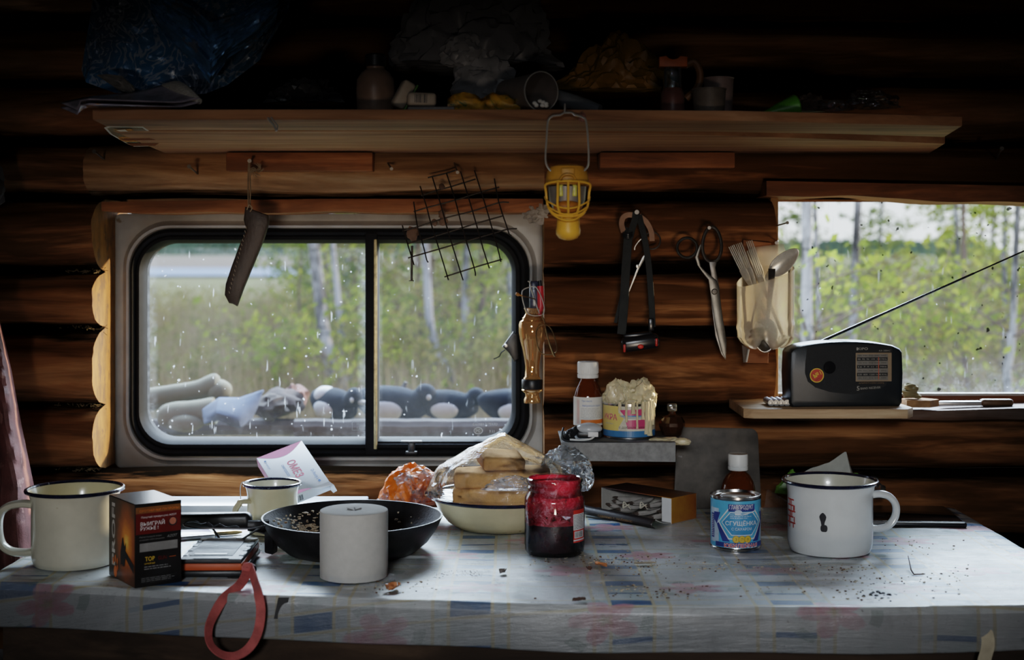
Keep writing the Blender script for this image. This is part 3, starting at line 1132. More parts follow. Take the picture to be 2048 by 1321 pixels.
zb = zt + .006
d1 = decoy('duck_decoy', 'duck decoy turned towards the cabin, white crown showing, left of the window divider', (gx(668, YB), YB, zb), .66, -.75)
bm = BM()
lump(bm, .050, .045, .034, (-.035, -.012, .078), .05, 9, 3, 1.2, None, False)
obj('white_back', bm, bpy.data.materials['decoy_white'], d1, label='white back patch')
decoy('duck_decoy', 'duck decoy mostly showing a white belly just right of the window divider', (gx(782, YB), YB, zb - .004), .74, -.15)
decoy('duck_decoy', 'black duck decoy with a white flank in the middle of the sliding pane', (gx(893, YB), YB, zb), .62, .0)
decoy('duck_decoy', 'duck decoy partly hidden by the black edge of the sliding pane', (gx(1030, YB), YB - .03, zb - .004), .70, 0.05)
# stick and white post behind the left decoy
bm = BM()
tube(bm, [W(792, 842, YB + .02), W(797, 800, YB + .08), W(806, 780, YB + .1), W(812, 765, YB + .1)], [.009, .008, .010, .006], 8)
tag(obj('wooden_peg', bm, WEATH), 'short dark peg sticking up behind the white bellied decoy', 'peg')


def boot(name, label, px, py, Y, L, rot, mat_, curl=.0):
    t = thing(name, label, 'boot', W(px, py, Y), (0, 0, 0), 'felt boots on the bench')
    return t


t = thing('felt_boot', 'pale felt boot lying on top with its toe raised', 'boot', (0, 0, 0), group=None)
bm = BM()
P = [W(255, 812, YB), W(300, 800, YB), W(350, 790, YB), W(395, 782, YB), W(425, 772, YB), W(442, 770, YB)]
tube(bm, smooth(P, 4), [.030, .031, .031, .030, .030, .029, .028, .027, .027, .026, .026, .026, .026, .026, .027, .028, .029, .030, .029, .024, .012][:21], 14)
obj('shaft', bm, FELT, t)
bm = BM()
lump(bm, .034, .034, .028, W(438, 781, YB), .03, 4, 3, 1.2, None, False)
obj('toe', bm, FELT, t)
t = thing('felt_boot', 'pale felt boot lying flat below the raised toe one', 'boot', (0, 0, 0))
bm = BM()
P = [W(318, 838, YB - .08), W(345, 832, YB - .08), W(385, 828, YB - .08), W(430, 822, YB - .08)]
tube(bm, smooth(P, 4), [.018, .026, .030, .032, .033, .034, .034, .033, .033, .033, .033, .034, .034], 14)
obj('shaft', bm, FELT, t)
bm = BM()
lump(bm, .045, .03, .024, W(372, 846, YB - .1), .03, 8, 3, 1.2, None, False)
obj('foot', bm, FELT, t)
# blue grey wool cap hanging over the rail
bm = BM()
DEN = mat('faded_blue_wool', (.042, .058, .105), .9, var=.2, scale=30, bump=.2)


def cap(u, v):
    top = [W(408, 822, YB - .15), W(440, 800, YB - .17), W(480, 800, YB - .17), W(528, 783, YB - .15)]
    bot = [W(412, 850, YB - .2), W(440, 840, YB - .24), W(480, 856, YB - .24), W(500, 838, YB - .2)]
    k = u * 3
    i = min(2, int(k))
    a, b = top[i].lerp(top[i + 1], k - i), bot[i].lerp(bot[i + 1], k - i)
    p = a.lerp(b, v)
    p.y -= .03 * math.sin(v * PI) * math.sin(u * PI) - .004 * noise.noise(Vector((u * 6, v * 4, 1)))
    return p


grid(bm, 24, 14, cap)
o = obj('wool_hat', bm, DEN)
md = o.modifiers.new('thickness', 'SOLIDIFY')
md.thickness = .006
tag(o, 'faded blue wool hat lying brim open on the bench edge', 'hat')
for i, (px, py, a, b_, lab) in enumerate(((565, 806, .055, .032, 'dark brown lump of bark beside the blue hat'), (590, 797, .030, .034, 'reddish brown pointed bark piece behind the dark one'), (540, 815, .04, .03, 'small dark brown bark chunk between hat and reddish piece'))):
    bm = BM()
    lump(bm, a, .05, b_, (0, 0, 0), .35, 30 + i, 3, 1.8)
    tag(obj('bark_chunk', bm, mat('bark_chunk_%d' % i, ((.03, .02, .018), (.09, .042, .034), (.025, .017, .014))[i], .9, var=.4), None, W(px, py, YB + (.02, .1, -.05)[i])), lab, 'bark')
# ================================================================== TABLE
def lerp_tab(tab, x):
    if x <= tab[0][0]: return tab[0][1]
    for (a, fa), (b, fb) in zip(tab, tab[1:]):
        if x <= b: return fa + (fb - fa) * (x - a) / (b - a)
    return tab[-1][1]


TX0, TX1, TYB = -.722, .775, 2.468
FRONT = [(-.73, 1.915), (-.66, 1.905), (-.45, 1.86), (-.21, 1.822), (.0, 1.795), (.24, 1.777), (.45, 1.775), (.65, 1.788), (.78, 1.80)]
CLH = .004   # cloth lies this far above the board; its surface is the table height TZ


def oilcloth():
    m, nt, N, L, out = _new('flowered_oilcloth')
    uvn = N.new('ShaderNodeUVMap')
    s = N.new('ShaderNodeSeparateXYZ')
    L.new(uvn.outputs[0], s.inputs[0])
    wob = _noise(nt, uvn.outputs[0], 6, 2, .5)
    wob = _math(nt, 'MULTIPLY', _math(nt, 'SUBTRACT', wob, .5), .008)

    def axis(o, ph, P):
        x = _math(nt, 'DIVIDE', _math(nt, 'ADD', _math(nt, 'ADD', o, wob), ph), P)
        fr = _math(nt, 'FRACT', x)
        d = _math(nt, 'ABSOLUTE', _math(nt, 'SUBTRACT', fr, .5))       # .5 at the period edge, 0 mid
        return x, fr, d
    P = .206
    # pair A at phase .315, pair B at .685 of the period: band between them
    xu, fu, du = axis(s.outputs[0], .0913 + .315 * P, P)
    vv = _math(nt, 'ADD', s.outputs[1], wob)
    PV = .103

    def vdist(c):
        f_ = _math(nt, 'FRACT', _math(nt, 'ADD', _math(nt, 'DIVIDE', _math(nt, 'SUBTRACT', vv, c), PV), 10.5))
        return _math(nt, 'MULTIPLY', _math(nt, 'ABSOLUTE', _math(nt, 'SUBTRACT', f_, .5)), PV)
    dwide, dthin = vdist(.018), vdist(.073)

    def near(d, c, w):
        return _math(nt, 'LESS_THAN', _math(nt, 'ABSOLUTE', _math(nt, 'SUBTRACT', d, c)), w)

    def orr(*a):
        r = a[0]
        for b in a[1:]: r = _math(nt, 'MAXIMUM', r, b)
        return r
    lu = orr(near(du, .185 - .05, .011), near(du, .185 + .05, .011))
    lv = near(dwide, .0145, .0018)
    inu, inv = _math(nt, 'LESS_THAN', du, .13), _math(nt, 'LESS_THAN', dwide, .0115)
    inv = orr(inv, _math(nt, 'LESS_THAN', dthin, .0035))
    blue = _math(nt, 'MULTIPLY', inu, inv)
    side = _math(nt, 'MULTIPLY', near(du, .19, .05), inv)
    side2 = _math(nt, 'MULTIPLY', _math(nt, 'GREATER_THAN', dwide, .02), _math(nt, 'MULTIPLY', inu, .4))
    # flowers in the big squares
    row = _math(nt, 'FLOOR', _math(nt, 'DIVIDE', _math(nt, 'SUBTRACT', vv, -.006), PV))
    cu = _math(nt, 'SUBTRACT', _math(nt, 'FRACT', _math(nt, 'ADD', _math(nt, 'DIVIDE', _math(nt, 'ADD', s.outputs[0], .463), .29), _math(nt, 'ADD', _math(nt, 'MULTIPLY', row, .43), .5))), .5)
    cu = _math(nt, 'MULTIPLY', cu, 1.9)
    cv = _math(nt, 'MULTIPLY', _math(nt, 'SUBTRACT', _math(nt, 'FRACT', _math(nt, 'DIVIDE', _math(nt, 'SUBTRACT', vv, -.006), PV)), .5), 1.0)
    fx = _math(nt, 'ADD', cu, _math(nt, 'MULTIPLY', wob, 6.0))
    ang = _math(nt, 'ARCTAN2', cv, fx)
    rad = _math(nt, 'SQRT', _math(nt, 'ADD', _math(nt, 'MULTIPLY', fx, fx), _math(nt, 'MULTIPLY', cv, cv)))
    pet = _math(nt, 'ADD', .15, _math(nt, 'MULTIPLY', _math(nt, 'ABSOLUTE', _math(nt, 'SINE', _math(nt, 'MULTIPLY', ang, 2.5))), .17))
    pn = _noise(nt, uvn.outputs[0], 45, 4, .7)
    pet = _math(nt, 'ADD', pet, _math(nt, 'MULTIPLY', _math(nt, 'SUBTRACT', pn, .5), .16))
    flower = _math(nt, 'MULTIPLY', _ramp(nt, _math(nt, 'SUBTRACT', pet, rad), [(.0, 0.0), (.03, 1.0)]), _math(nt, 'ADD', .25, _math(nt, 'MULTIPLY', pn, .9)))
    leafm = _math(nt, 'MULTIPLY', near(rad, .36, .05), _math(nt, 'GREATER_THAN', _math(nt, 'SINE', _math(nt, 'ADD', _math(nt, 'MULTIPLY', ang, 3.0), 1.0)), .72))
    tint = _noise(nt, uvn.outputs[0], 9, 3, .6)
    base = _ramp(nt, tint, [(.35, (.50, .53, .54)), (.55, (.62, .64, .64)), (.7, (.48, .56, .54))])
    c = _mix(nt, _math(nt, 'MULTIPLY', orr(side, side2), .35), base, (.16, .30, .40))
    c = _mix(nt, _math(nt, 'MULTIPLY', blue, 1.0), c, (.025, .12, .28))
    c = _mix(nt, _math(nt, 'MULTIPLY', orr(lu, lv), .75), c, (.55, .47, .26))
    pink = _ramp(nt, _math(nt, 'DIVIDE', rad, pet), [(.1, (.30, .16, .05)), (.3, (.50, .12, .18)), (.9, (.56, .27, .33))])
    c = _mix(nt, flower, c, pink)
    c = _mix(nt, _math(nt, 'MULTIPLY', leafm, .45), c, (.10, .20, .16))
    # wear and dirt
    wear = _noise(nt, uvn.outputs[0], 3.2, 5, .65)
    c = _mix(nt, _ramp(nt, wear, [(.45, 0.0), (.65, .45)]), c, (.58, .60, .61))
    dirt = _noise(nt, uvn.outputs[0], 14, 6, .72)
    c = _mix(nt, _ramp(nt, dirt, [(.52, 0.0), (.74, .5)]), c, (.13, .105, .08))
    speck = _noise(nt, uvn.outputs[0], 170, 2, .6)
    c = _mix(nt, _ramp(nt, speck, [(.70, 0.0), (.74, .7)]), c, (.09, .06, .04))
    # worn film: streaky relief
    mp = N.new('ShaderNodeMapping')
    mp.inputs['Scale'].default_value = (14, 110, 1)
    L.new(uvn.outputs[0], mp.inputs['Vector'])
    st = _noise(nt, mp.outputs[0], 1.0, 5, .7, .3)
    lowf = _noise(nt, uvn.outputs[0], 12, 3, .5)
    h = _math(nt, 'ADD', _math(nt, 'MULTIPLY', st, .55), _math(nt, 'MULTIPLY', lowf, .9))
    weave = N.new('ShaderNodeTexVoronoi')
    weave.inputs['Scale'].default_value = 900
    L.new(uvn.outputs[0], weave.inputs['Vector'])
    h = _math(nt, 'ADD', h, _math(nt, 'MULTIPLY', weave.outputs['Distance'], .05))
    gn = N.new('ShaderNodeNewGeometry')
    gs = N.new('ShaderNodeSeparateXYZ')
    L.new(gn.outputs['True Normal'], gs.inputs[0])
    fall_shade = _ramp(nt, _math(nt, 'ABSOLUTE', gs.outputs[2]), [(.3, .76), (.85, 0.0)])
    c = _mix(nt, fall_shade, c, (.075, .075, .08))  # front fall painted darker than the top, shade put into its colour
    rg = _ramp(nt, _math(nt, 'ADD', dirt, _math(nt, 'MULTIPLY', st, .25)), [(.45, .22), (.8, .5)])
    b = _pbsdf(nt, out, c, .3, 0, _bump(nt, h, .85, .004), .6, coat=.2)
    L.new(rg, b.inputs['Roughness'])
    b.inputs['Coat Roughness'].default_value = .3
    return m


table = thing('dining_table', 'plank table along the log wall under both windows, hidden by oilcloth', 'table', (0, 2.1, 0))
bm = BM()
N_ = 40
top, botm = [], []
ol = [(TX0 + (TX1 - TX0) * i / N_, lerp_tab(FRONT, TX0 + (TX1 - TX0) * i / N_) + .006 - 2.1) for i in range(N_ + 1)] + [(TX1, TYB - 2.1), (TX0, TYB - 2.1)]
prism(bm, ol, .026, Matrix.Translation((0, 0, TZ - CLH - .026)))
obj('table_top', bm, DARKW, table)
for x, y in ((-.6, 1.98), (.68, 1.9), (-.6, 2.44), (.68, 2.44)):
    bm = BM()
    box(bm, .06, .06, TZ - CLH - .026, (x, y - 2.1, (TZ - CLH - .026) / 2), .004)
    obj('leg', bm, DARKW, table)
bm = BM()
t = [(x, lerp_tab(FRONT, x) + .02) for x in [TX0 + .02 + (TX1 - TX0 - .04) * i / 20 for i in range(21)]]
for (xa, ya), (xb, yb) in zip(t, t[1:]):
    v = [bm.verts.new(p) for p in ((xa, ya - 2.1, .715), (xb, yb - 2.1, .715), (xb, yb - 2.1, .60), (xa, ya - 2.1, .60), (xa, ya - 2.08, .715), (xb, yb - 2.08, .715), (xb, yb - 2.08, .60), (xa, ya - 2.08, .60))]
    for q in ((0, 1, 2, 3), (5, 4, 7, 6), (3, 2, 6, 7), (1, 0, 4, 5)): bm.faces.new([v[i] for i in q])
bmesh.ops.remove_doubles(bm, verts=list(bm.verts), dist=1e-5)
bmesh.ops.recalc_face_normals(bm, faces=list(bm.faces))
obj('apron', bm, wood('apron_wood', (.025, .015, .01), (.06, .037, .023), (.1, .065, .04), 1, 0, .75, dirt=.5), table)

DROP = .058
bm = BM()
LEN = TYB - 1.77


def cl(u, v):
    """u across, v from the wall to the hem of the front fall"""
    ex = .03
    X = TX0 - ex + (TX1 - TX0 + 2 * ex) * u
    xc = min(max(X, TX0), TX1)
    yf = lerp_tab(FRONT, xc)
    depth = TYB - yf
    R = .006
    k = v * (1 + .30)
    if k <= 1: a = k * depth; dn = 0.0
    else: a = depth; dn = (k - 1) / .30 * DROP
    y = TYB - a
    z = TZ
    if dn > 0:
        z = TZ - dn
        y = yf - .004 * min(1, dn / .01) - .0035 * noise.noise(Vector((X * 7, dn * 12, 4))) - .002 * math.sin(dn / DROP * PI)
        z += .004 * noise.noise(Vector((X * 5, 1, 9))) * (dn / DROP)
    else:
        z += .0016 * (noise.noise(Vector((X * 8, y * 9, 2))) + .6 * noise.noise(Vector((X * 19, y * 30, 5)))) * min(1, a / .03) * min(1, (depth - a) / .02) - .0012
    if X < TX0: z -= (TX0 - X) * 1.0; X = TX0 - .004
    if X > TX1: z -= (X - TX1) * 1.0; X = TX1 + .004
    return Vector((X, y, z))


def cuv(u, v):
    p = cl(u, v)
    k = v * 1.3
    yf = lerp_tab(FRONT, min(max(p.x, TX0), TX1))
    return (TX0 - .03 + (TX1 - TX0 + .06) * u, (TYB - yf) * k if k <= 1 else (TYB - yf) + (k - 1) / .3 * DROP)


def cuv2(u, v):
    a, b = cuv(u, v)
    return (a, b + 2.515 - TYB - .70)     # pattern phase counted from the front edge


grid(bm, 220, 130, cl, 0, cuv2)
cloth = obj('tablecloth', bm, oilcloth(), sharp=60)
md = cloth.modifiers.new('thickness', 'SOLIDIFY')
md.thickness = .0012
md.offset = -1
tag(cloth, 'worn oilcloth with blue and yellow checks and pink flowers covering the table', 'tablecloth')
# tape on the front fall
bm = BM()
grid(bm, 4, 6, lambda u, v: Vector((wx(545, 1.82) + .014 * u + .006 * v, lerp_tab(FRONT, -.31) - .0085, wz(1195, 1.83) - .0005 - .028 * (1 - v))))
tag(obj('tape_strip', bm, INK, flat=True), 'short black tape strip stuck on the oilcloth fall below the pan', 'tape')
bm = BM()
grid(bm, 4, 10, lambda u, v: Vector((wx(1962, 1.77) + .017 * u + .003 * math.sin(v * 5), 1.777, wz(1262, 1.77) - .05 * v + .003 * math.sin(u * 4))))
tag(obj('tape_strip', bm, mat('masking_tape', (.42, .36, .26), .8, var=.2), flat=True), 'pale masking tape hanging below the oilcloth hem at the table corner', 'tape')
# white painted board along the back of the table
bm = BM()
box(bm, .45, .09, .022, (0, 0, .011), .002)
tag(obj('painted_board', bm, mat('white_gloss_paint', (.62, .66, .72), .22, var=.12, scale=12), None, (wx(470, 2.41), 2.41, TZ)), 'white painted board lying at the back of the table under the wide window', 'board')


# ================================================================== MUGS
def mug(name, label, c, R, H, rimR, m_out, m_in, ang, hw, hz=(.80, .18), hout=.042, hr=.0065, rot=0.0, hflat=1.5):
    t = thing(name, label, 'mug', c, (0, 0, rot))
    bm = BM()
    th = .0016
    lathe(bm, [(0, .002), (R * .82, .0), (R * .93, .002), (R * .985, .009), (R, .018), (R, H - .016), (R + (rimR - R) * .35, H - .007), (rimR, H)], 64, 0)
    lathe(bm, [(rimR, H), (rimR - .002, H), (R - th, H - .016), (R - th, .02), (R * .9, .006), (0, .005)], 64, 1)
    bmesh.ops.remove_doubles(bm, verts=list(bm.verts), dist=1e-6)
    obj('body', bm, [m_out, m_in], t)
    bm = BM()
    tube(bm, [((rimR) * math.cos(2 * PI * i / 64), (rimR) * math.sin(2 * PI * i / 64), H) for i in range(64)], .0028, 8, closed=True)
    obj('rim', bm, NAVY, t, label='dark blue enamel rim')
    bm = BM()
    d = Vector((math.cos(ang), math.sin(ang), 0))
    pts = [d * (R - .002) + Vector((0, 0, H * hz[0])), d * (R + .014) + Vector((0, 0, H * (hz[0] + .015))), d * (R + hout * .70) + Vector((0, 0, H * (hz[0] - .02))), d * (R + hout * .93) + Vector((0, 0, H * (hz[0] - .11))), d * (R + hout) + Vector((0, 0, H * (hz[0] * .55 + hz[1] * .45))),
           d * (R + hout * .92) + Vector((0, 0, H * (hz[1] + .14))), d * (R + hout * .66) + Vector((0, 0, H * (hz[1] + .03))), d * (R + .012) + Vector((0, 0, H * hz[1])), d * (R - .002) + Vector((0, 0, H * (hz[1] + .01)))]
    side = Vector((-d.y, d.x, 0))
    ps = smooth(pts, 6)
    tube(bm, ps, hr, 12, flat=hflat, up=(0, 0, 1))
    obj('handle', bm, m_out, t)
    return t


c = T(150, 1128)
mug('enamel_mug', 'large pale enamel mug with a dark rim behind the cartridge box', c, .0605, .108, .0675, CREAMW, CREAM, PI * 1.03, .02, hz=(.80, .16), hout=.047, hr=.0058, hflat=1.9)
c = T(545, 1066)
mug('enamel_mug', 'small cream yellow enamel mug with a dark rim behind the frying pan handle', c, .040, .079, .0448, CREAM, CREAMW, PI * 1.19, .014, hz=(.68, .22), hout=.024, hr=.0042, hflat=1.7)
c2 = T(1660, 1102)
mug3 = mug('enamel_mug', 'large chipped white enamel mug with a navy rim and faded red print', c2, .0632, .106, .0692, WHITEE, CREAMW, .10, .02, hz=(.78, .30), hout=.040, hr=.0056, hflat=1.25)
CHIP = mat('bare_iron', (.03, .03, .035), .6, .3)
g = Gfx()
g.poly([(-.0245 + .0044 * math.cos(a) * (1 + .3 * math.sin(3 * a)), .058 + .010 * math.sin(a)) for a in [i * PI / 8 for i in range(16)]], 0)
g.poly([(-.0228 + .0052 * math.cos(a), .045 + .0065 * math.sin(a) * (1 + .2 * math.cos(2 * a))) for a in [i * PI / 8 for i in range(16)]], 0)
bm = BM()
g.into(bm, on_cyl(.0633), .004, .00004)
obj('enamel_chip', bm, CHIP, mug3, flat=True, label='dark chip in the white enamel')
g = Gfx()
r = random.Random(4)
for k in range(5):   # remains of a red print wrapping out of sight
    v = .079 - .0085 * k
    g.rect(-.098, v, -.074 + r.uniform(-.004, .004), v + .0022, 0)
    for _ in range(3):
        u = r.uniform(-.092, -.074)
        g.rect(u, v - .006, u + .0022, v + .002, 0)
bm = BM()
g.into(bm, on_cyl(.0633), .004, .00004)
obj('faded_print', bm, mat('faded_red', (.42, .05, .035), .5, var=.5, scale=200), mug3, flat=True, label='faded red print')

# tea string over the rim of the small mug
bm = BM()
cs = T(545, 1066)
tube(bm, smooth([cs + Vector(p) for p in ((-.032, -.008, .070), (-.043, -.012, .083), (-.0485, -.013, .078), (-.0485, -.014, .06), (-.046, -.014, .044))], 5), .0008, 5)
tag(obj('tea_string', bm, WHITEI), 'white tea bag string hanging over the rim of the small cream mug', 'string')

# ================================================================== CARTRIDGE BOX
def sunset_mat():
    m, nt, N, L, out = _new('sunset_print')
    tc = N.new('ShaderNodeTexCoord')
    mp = N.new('ShaderNodeMapping')
    mp.inputs['Location'].default_value = (0, -.030, -.056)
    L.new(tc.outputs['Object'], mp.inputs['Vector'])
    ln = N.new('ShaderNodeVectorMath')
    ln.operation = 'LENGTH'
    sc = N.new('ShaderNodeVectorMath')
    sc.operation = 'MULTIPLY'
    sc.inputs[1].default_value = (0, 1.2, .8)
    L.new(mp.outputs[0], sc.inputs[0])
    L.new(sc.outputs[0], ln.inputs[0])
    n = _noise(nt, tc.outputs['Object'], 60, 4, .6)
    d = _math(nt, 'ADD', ln.outputs['Value'], _math(nt, 'MULTIPLY', _math(nt, 'SUBTRACT', n, .5), .018))
    c = _ramp(nt, _math(nt, 'MULTIPLY', d, 14.0), [(.03, (.85, .55, .10)), (.16, (.70, .24, .02)), (.38, (.34, .085, .012)), (.62, (.10, .035, .012)), (.9, (.03, .02, .015))])
    _pbsdf(nt, out, c, .35, 0, None, .5)
    return m


A = math.radians(36)
c = T(270, 1178)
cb = thing('cartridge_box', 'black and red cartridge carton with white lettering standing before the large pale mug', 'box', c, (0, 0, A))
BXW, BXL, BXH = .0655, .098, .112
bm = BM()
box(bm, BXW, BXL, BXH, (BXW / 2, BXL / 2, BXH / 2), .0006)
obj('carton', bm, mat('black_print_card', (.012, .011, .011), .34, var=.2), cb)
bm = BM()
grid(bm, 1, 1, lambda u, v: Vector((-.0002, BXL - .0008 - (BXL - .0016) * u, .0008 + (BXH - .0016) * v)))
obj('picture_side', bm, sunset_mat(), cb, flat=True, label='orange sunset picture side')
bm = BM()
grid(bm, 1, 1, lambda u, v: Vector((.0006 + (BXW - .0012) * u, .0006 + (BXL - .0012) * v, BXH + .0002)))
obj('top_flap', bm, mat('dark_gloss_card', (.10, .085, .075), .22, var=.4, scale=25), cb, flat=True)
mats = [WHITEI, mat('dark_red_print', (.12, .014, .011), .4, var=.2), ORANGEI, mat('grey_panel', (.22, .215, .21), .5), YELI, mat('brown_print', (.20, .085, .03), .4, var=.3), mat('dim_grey_print', (.2, .2, .2), .5), mat('skin_print', (.45, .17, .11), .5), INK]
g = Gfx()
g.rect(.001, .099, BXW - .001, .1075, 5)
g.rect(.001, .071, BXW - .001, .099, 1)
g.text('ОХОТНИЧЬИ ПАТРОНЫ', .034, .1025, .0030, 2, w=.056)
g.text('Покупай продукцию AZOT', .0335, .0935, .0026, 0, w=.050)
g.text('ВЫИГРАЙ', .0245, .0855, .0052, 0, w=.034, bold=.01)
g.text('РУЖЬЕ !', .0200, .0785, .0046, 0, w=.025, bold=.01)
g.disc(.0530, .0845, .0060, 8)
g.disc(.0530, .0850, .0048, 7)
g.text('Регистрируй коды', .0215, .0672, .0021, 6, w=.031)
g.text('на нашем сайте azot.promo', .0235, .0633, .0021, 6, w=.035)
g.text('AZOT', .052, .0652, .0036, 6, w=.014, bold=.012, shear=.3)
g.rect(.0062, .0475, .0598, .0590, 3)
g.text('TOP', .0205, .0375, .0058, 4, w=.0135, bold=.014)
g.text('GUN', .038, .0370, .0052, 1, w=.012, bold=.012)
g.text('ОРУЖЕЙНЫЙ', .0200, .0315, .0021, 4, w=.015)
g.rect(.048, .0368, .057, .0373, 2)
g.lines(.0125, .0225, .052, .0285, 2, 6, seed=8)
g.lines(.0075, .0045, .060, .0145, 4, 8, seed=9)
g.lines(.0085, .0065, .057, .0130, 3, 6, .3, seed=10)
bm = BM()
g.into(bm, on_plane((0, -.0001, 0), (1, 0, 0), (0, 0, 1)), eps=.00005)
obj('front_lettering', bm, mats, cb, flat=True, label='white and red advertising print')
g = Gfx()
g.text('PROFI', .0185, .0605, .0115, 0, w=.086, rot=PI / 2, bold=.025)
for u, v, ru, rv in ((.026, .010, .0062, .008), (.0185, .024, .0023, .005), (.0262, .0275, .0023, .0055), (.0335, .0255, .0022, .0045), (.0345, .0165, .0021, .004)):
    g.disc(u, v, ru, 1, rv, 14)
g.poly([(.047, .022), (.046, .040), (.050, .052), (.0525, .060), (.0555, .062), (.058, .055), (.062, .050), (.0665, .056), (.067, .0575), (.0645, .044), (.0655, .036), (.061, .022)], 2)
g.poly([(.062, .046), (.0955, .030), (.0955, .0185), (.066, .034)], 2)
g.text('ОХОТА', .066, .0210, .0055, 3, w=.036, shear=.1)
bm = BM()
g.into(bm, on_plane((-.0003, BXL, 0), (0, -1, 0), (0, 0, 1)), eps=.00006)
obj('side_lettering', bm, [mat('silver_print', (.46, .43, .40), .4), ORANGEI, INK, mat('dull_orange', (.36, .13, .04), .5)], cb, flat=True, label='silver sideways lettering with orange paw')

# ================================================================== FRYING PAN
c = T(705, 1105) * 1.0
PY_ = 2.108
c = Vector((wx(705, PY_), PY_, TZ))
pan = thing('frying_pan', 'black cast iron frying pan holding pale food remains', 'pan', c)
IRON = mat('cast_iron', (.016, .016, .018), .42, .2, var=.4, scale=60, bump=.25, bscale=260, spots=(.07, .05, .04), spot_scale=90, spot_at=.7)
bm = BM()
lathe(bm, [(0, 0), (.088, 0), (.098, .003), (.114, .016), (.128, .036), (.1355, .0515), (.1355, .0535), (.133, .0535), (.126, .037), (.112, .018), (.096, .0065), (0, .006)], 80)
obj('pan_body', bm, IRON, pan)
bm = BM()
tube(bm, smooth([(-.125, -.02, .040), (-.140, -.028, .043), (-.152, -.030, .044)], 4), [.012, .011, .010, .009, .009, .0085, .0085, .008, .008], 10, flat=.6)
prism(bm, [(-.126, -.036), (-.112, -.050), (-.108, -.030), (-.118, -.010)], .034, Matrix.Translation((0, 0, .004)), bev=.003)
obj('handle_socket', bm, IRON, pan)
bm = BM()
t = bmesh.new()
box(t, .118, .026, .024, (0, 0, 0), .008, 3)
for v in t.verts: v.co.z += .005 * (1 - (v.co.x / .06) ** 2) - .002; v.co.y *= 1 + .2 * (v.co.x / -.06)
merge(bm, t, Matrix.Translation((-.208, -.006, .0475)) @ Euler((0, math.radians(-2), math.radians(-6))).to_matrix().to_4x4())
obj('handle', bm, BLACKP, pan)
r = random.Random(21)
bm = BM()
for i in range(520):
    a, d = r.gauss(2.25, .7), r.uniform(.06, .122)
    p = Vector((d * math.cos(a), d * math.sin(a), .0085 + max(0, d - .098) * 1.5))
    lump(bm, r.uniform(.001, .0032), r.uniform(.001, .0026), r.uniform(.0006, .0018), p, .5, i, 1, 2)
pr = [(.070, .0068), (.096, .0072), (.112, .0187), (.122, .032)]


def crust(u, v):
    a = 1.25 + 2.0 * u
    k = v * 3
    i = min(2, int(k))
    d = pr[i][0] + (pr[i + 1][0] - pr[i][0]) * (k - i)
    z = pr[i][1] + (pr[i + 1][1] - pr[i][1]) * (k - i)
    n = noise.noise(Vector((u * 14, v * 6, 3)))
    return Vector((d * math.cos(a), d * math.sin(a), z - .0012 + .0028 * max(-.3, n + .38 - abs(u - .5) * .5 - max(0, v - .6) * 1.2)))


grid(bm, 90, 24, crust)
o = obj('food_residue', bm, mat('fried_food', (.42, .34, .24), .7, var=.5, scale=300, spots=(.14, .07, .03), spot_scale=400, spot_at=.55))
o.location = c
tag(o, 'pale fried leftovers stuck in the frying pan', 'food', kind='stuff')
bm = BM()
ps = smooth([c + Vector(p) for p in ((.030, -.133, .056), (.034, -.137, .053), (.039, -.139, .050), (.046, -.1405, .049))], 4)
tube(bm, ps, .0011, 5)
tag(obj('onion_shred', bm, mat('onion_shred', (.45, .30, .16), .6)), 'thin brown onion shred hanging over the front rim of the pan', 'food')

# ================================================================== PAPER ROLL
PY_ = 1.945
c = Vector((wx(708, PY_), PY_, TZ))
tr = thing('toilet_paper_roll', 'grey coreless toilet paper roll standing upright in front of the frying pan', 'toilet paper', c)
bm = BM()
PAPER = mat('grey_paper', (.46, .445, .42), .9, var=.06, scale=90, bump=.12, bscale=500)
lathe(bm, [(0, 0), (.0455, 0), (.0470, .001), (.0472, .003), (.0472, .0905), (.0466, .092), (.045, .0928)], 80)
bmr = lathe(bm, [(.045, .0928), (.037, .0929), (.025, .0930), (.012, .0926), (.004, .0905), (0, .0895)], 80)
for ring in bmr[2:]:
    for k, v in enumerate(ring): v.co.z += .0007 * noise.noise(v.co * 250)
bmesh.ops.remove_doubles(bm, verts=list(bm.verts), dist=1e-6)
obj('paper', bm, PAPER, tr)
bm = BM()
for i in range(6):
    a = i * 1.1
    ribbon(bm, [Vector((.002 * math.cos(a), .002 * math.sin(a), .0915)), Vector((.011 * math.cos(a + .5), .009 * math.sin(a + .5), .0936))], .0012, Vector((-math.sin(a), math.cos(a), .6)), .0002)
obj('pinched_centre', bm, mat('paper_shade', (.24, .23, .22), .9), tr)

# ================================================================== POWER BANK, STRAP, GADGET WIRE, PHONE
c = Vector((wx(421, 1.93), 1.928, TZ))
pb = thing('solar_power_bank', 'black and orange ribbed power bank lying beside the cartridge box', 'power bank', c, (0, 0, math.radians(1)))
bm = BM()
box(bm, .090, .150, .0085, (0, .075, .0065), .003)
box(bm, .082, .140, .006, (0, .075, .003), .002)
obj('base_case', bm, BLACKP, pb)
bm = BM()
box(bm, .087, .147, .0105, (0, .075, .0155), .003)
obj('orange_band', bm, mat('orange_rubber', (.44, .085, .022), .5, var=.15), pb, label='orange rubber band')
bm = BM()
box(bm, .086, .146, .007, (0, .075, .0235), .0028)
for i in range(4):
    for sx in (-1, 1):
        box(bm, .007, .014, .003, (sx * .0385, .028 + .031 * i, .0265), .0012)
box(bm, .050, .0035, .002, (0, .006, .0265), .0008)
obj('black_lid', bm, mat('lid_plastic', (.03, .032, .036), .32, var=.2, bump=.3, bscale=900), pb)
bm = BM()
box(bm, .060, .118, .0014, (-.003, .080, .0272), .0006)
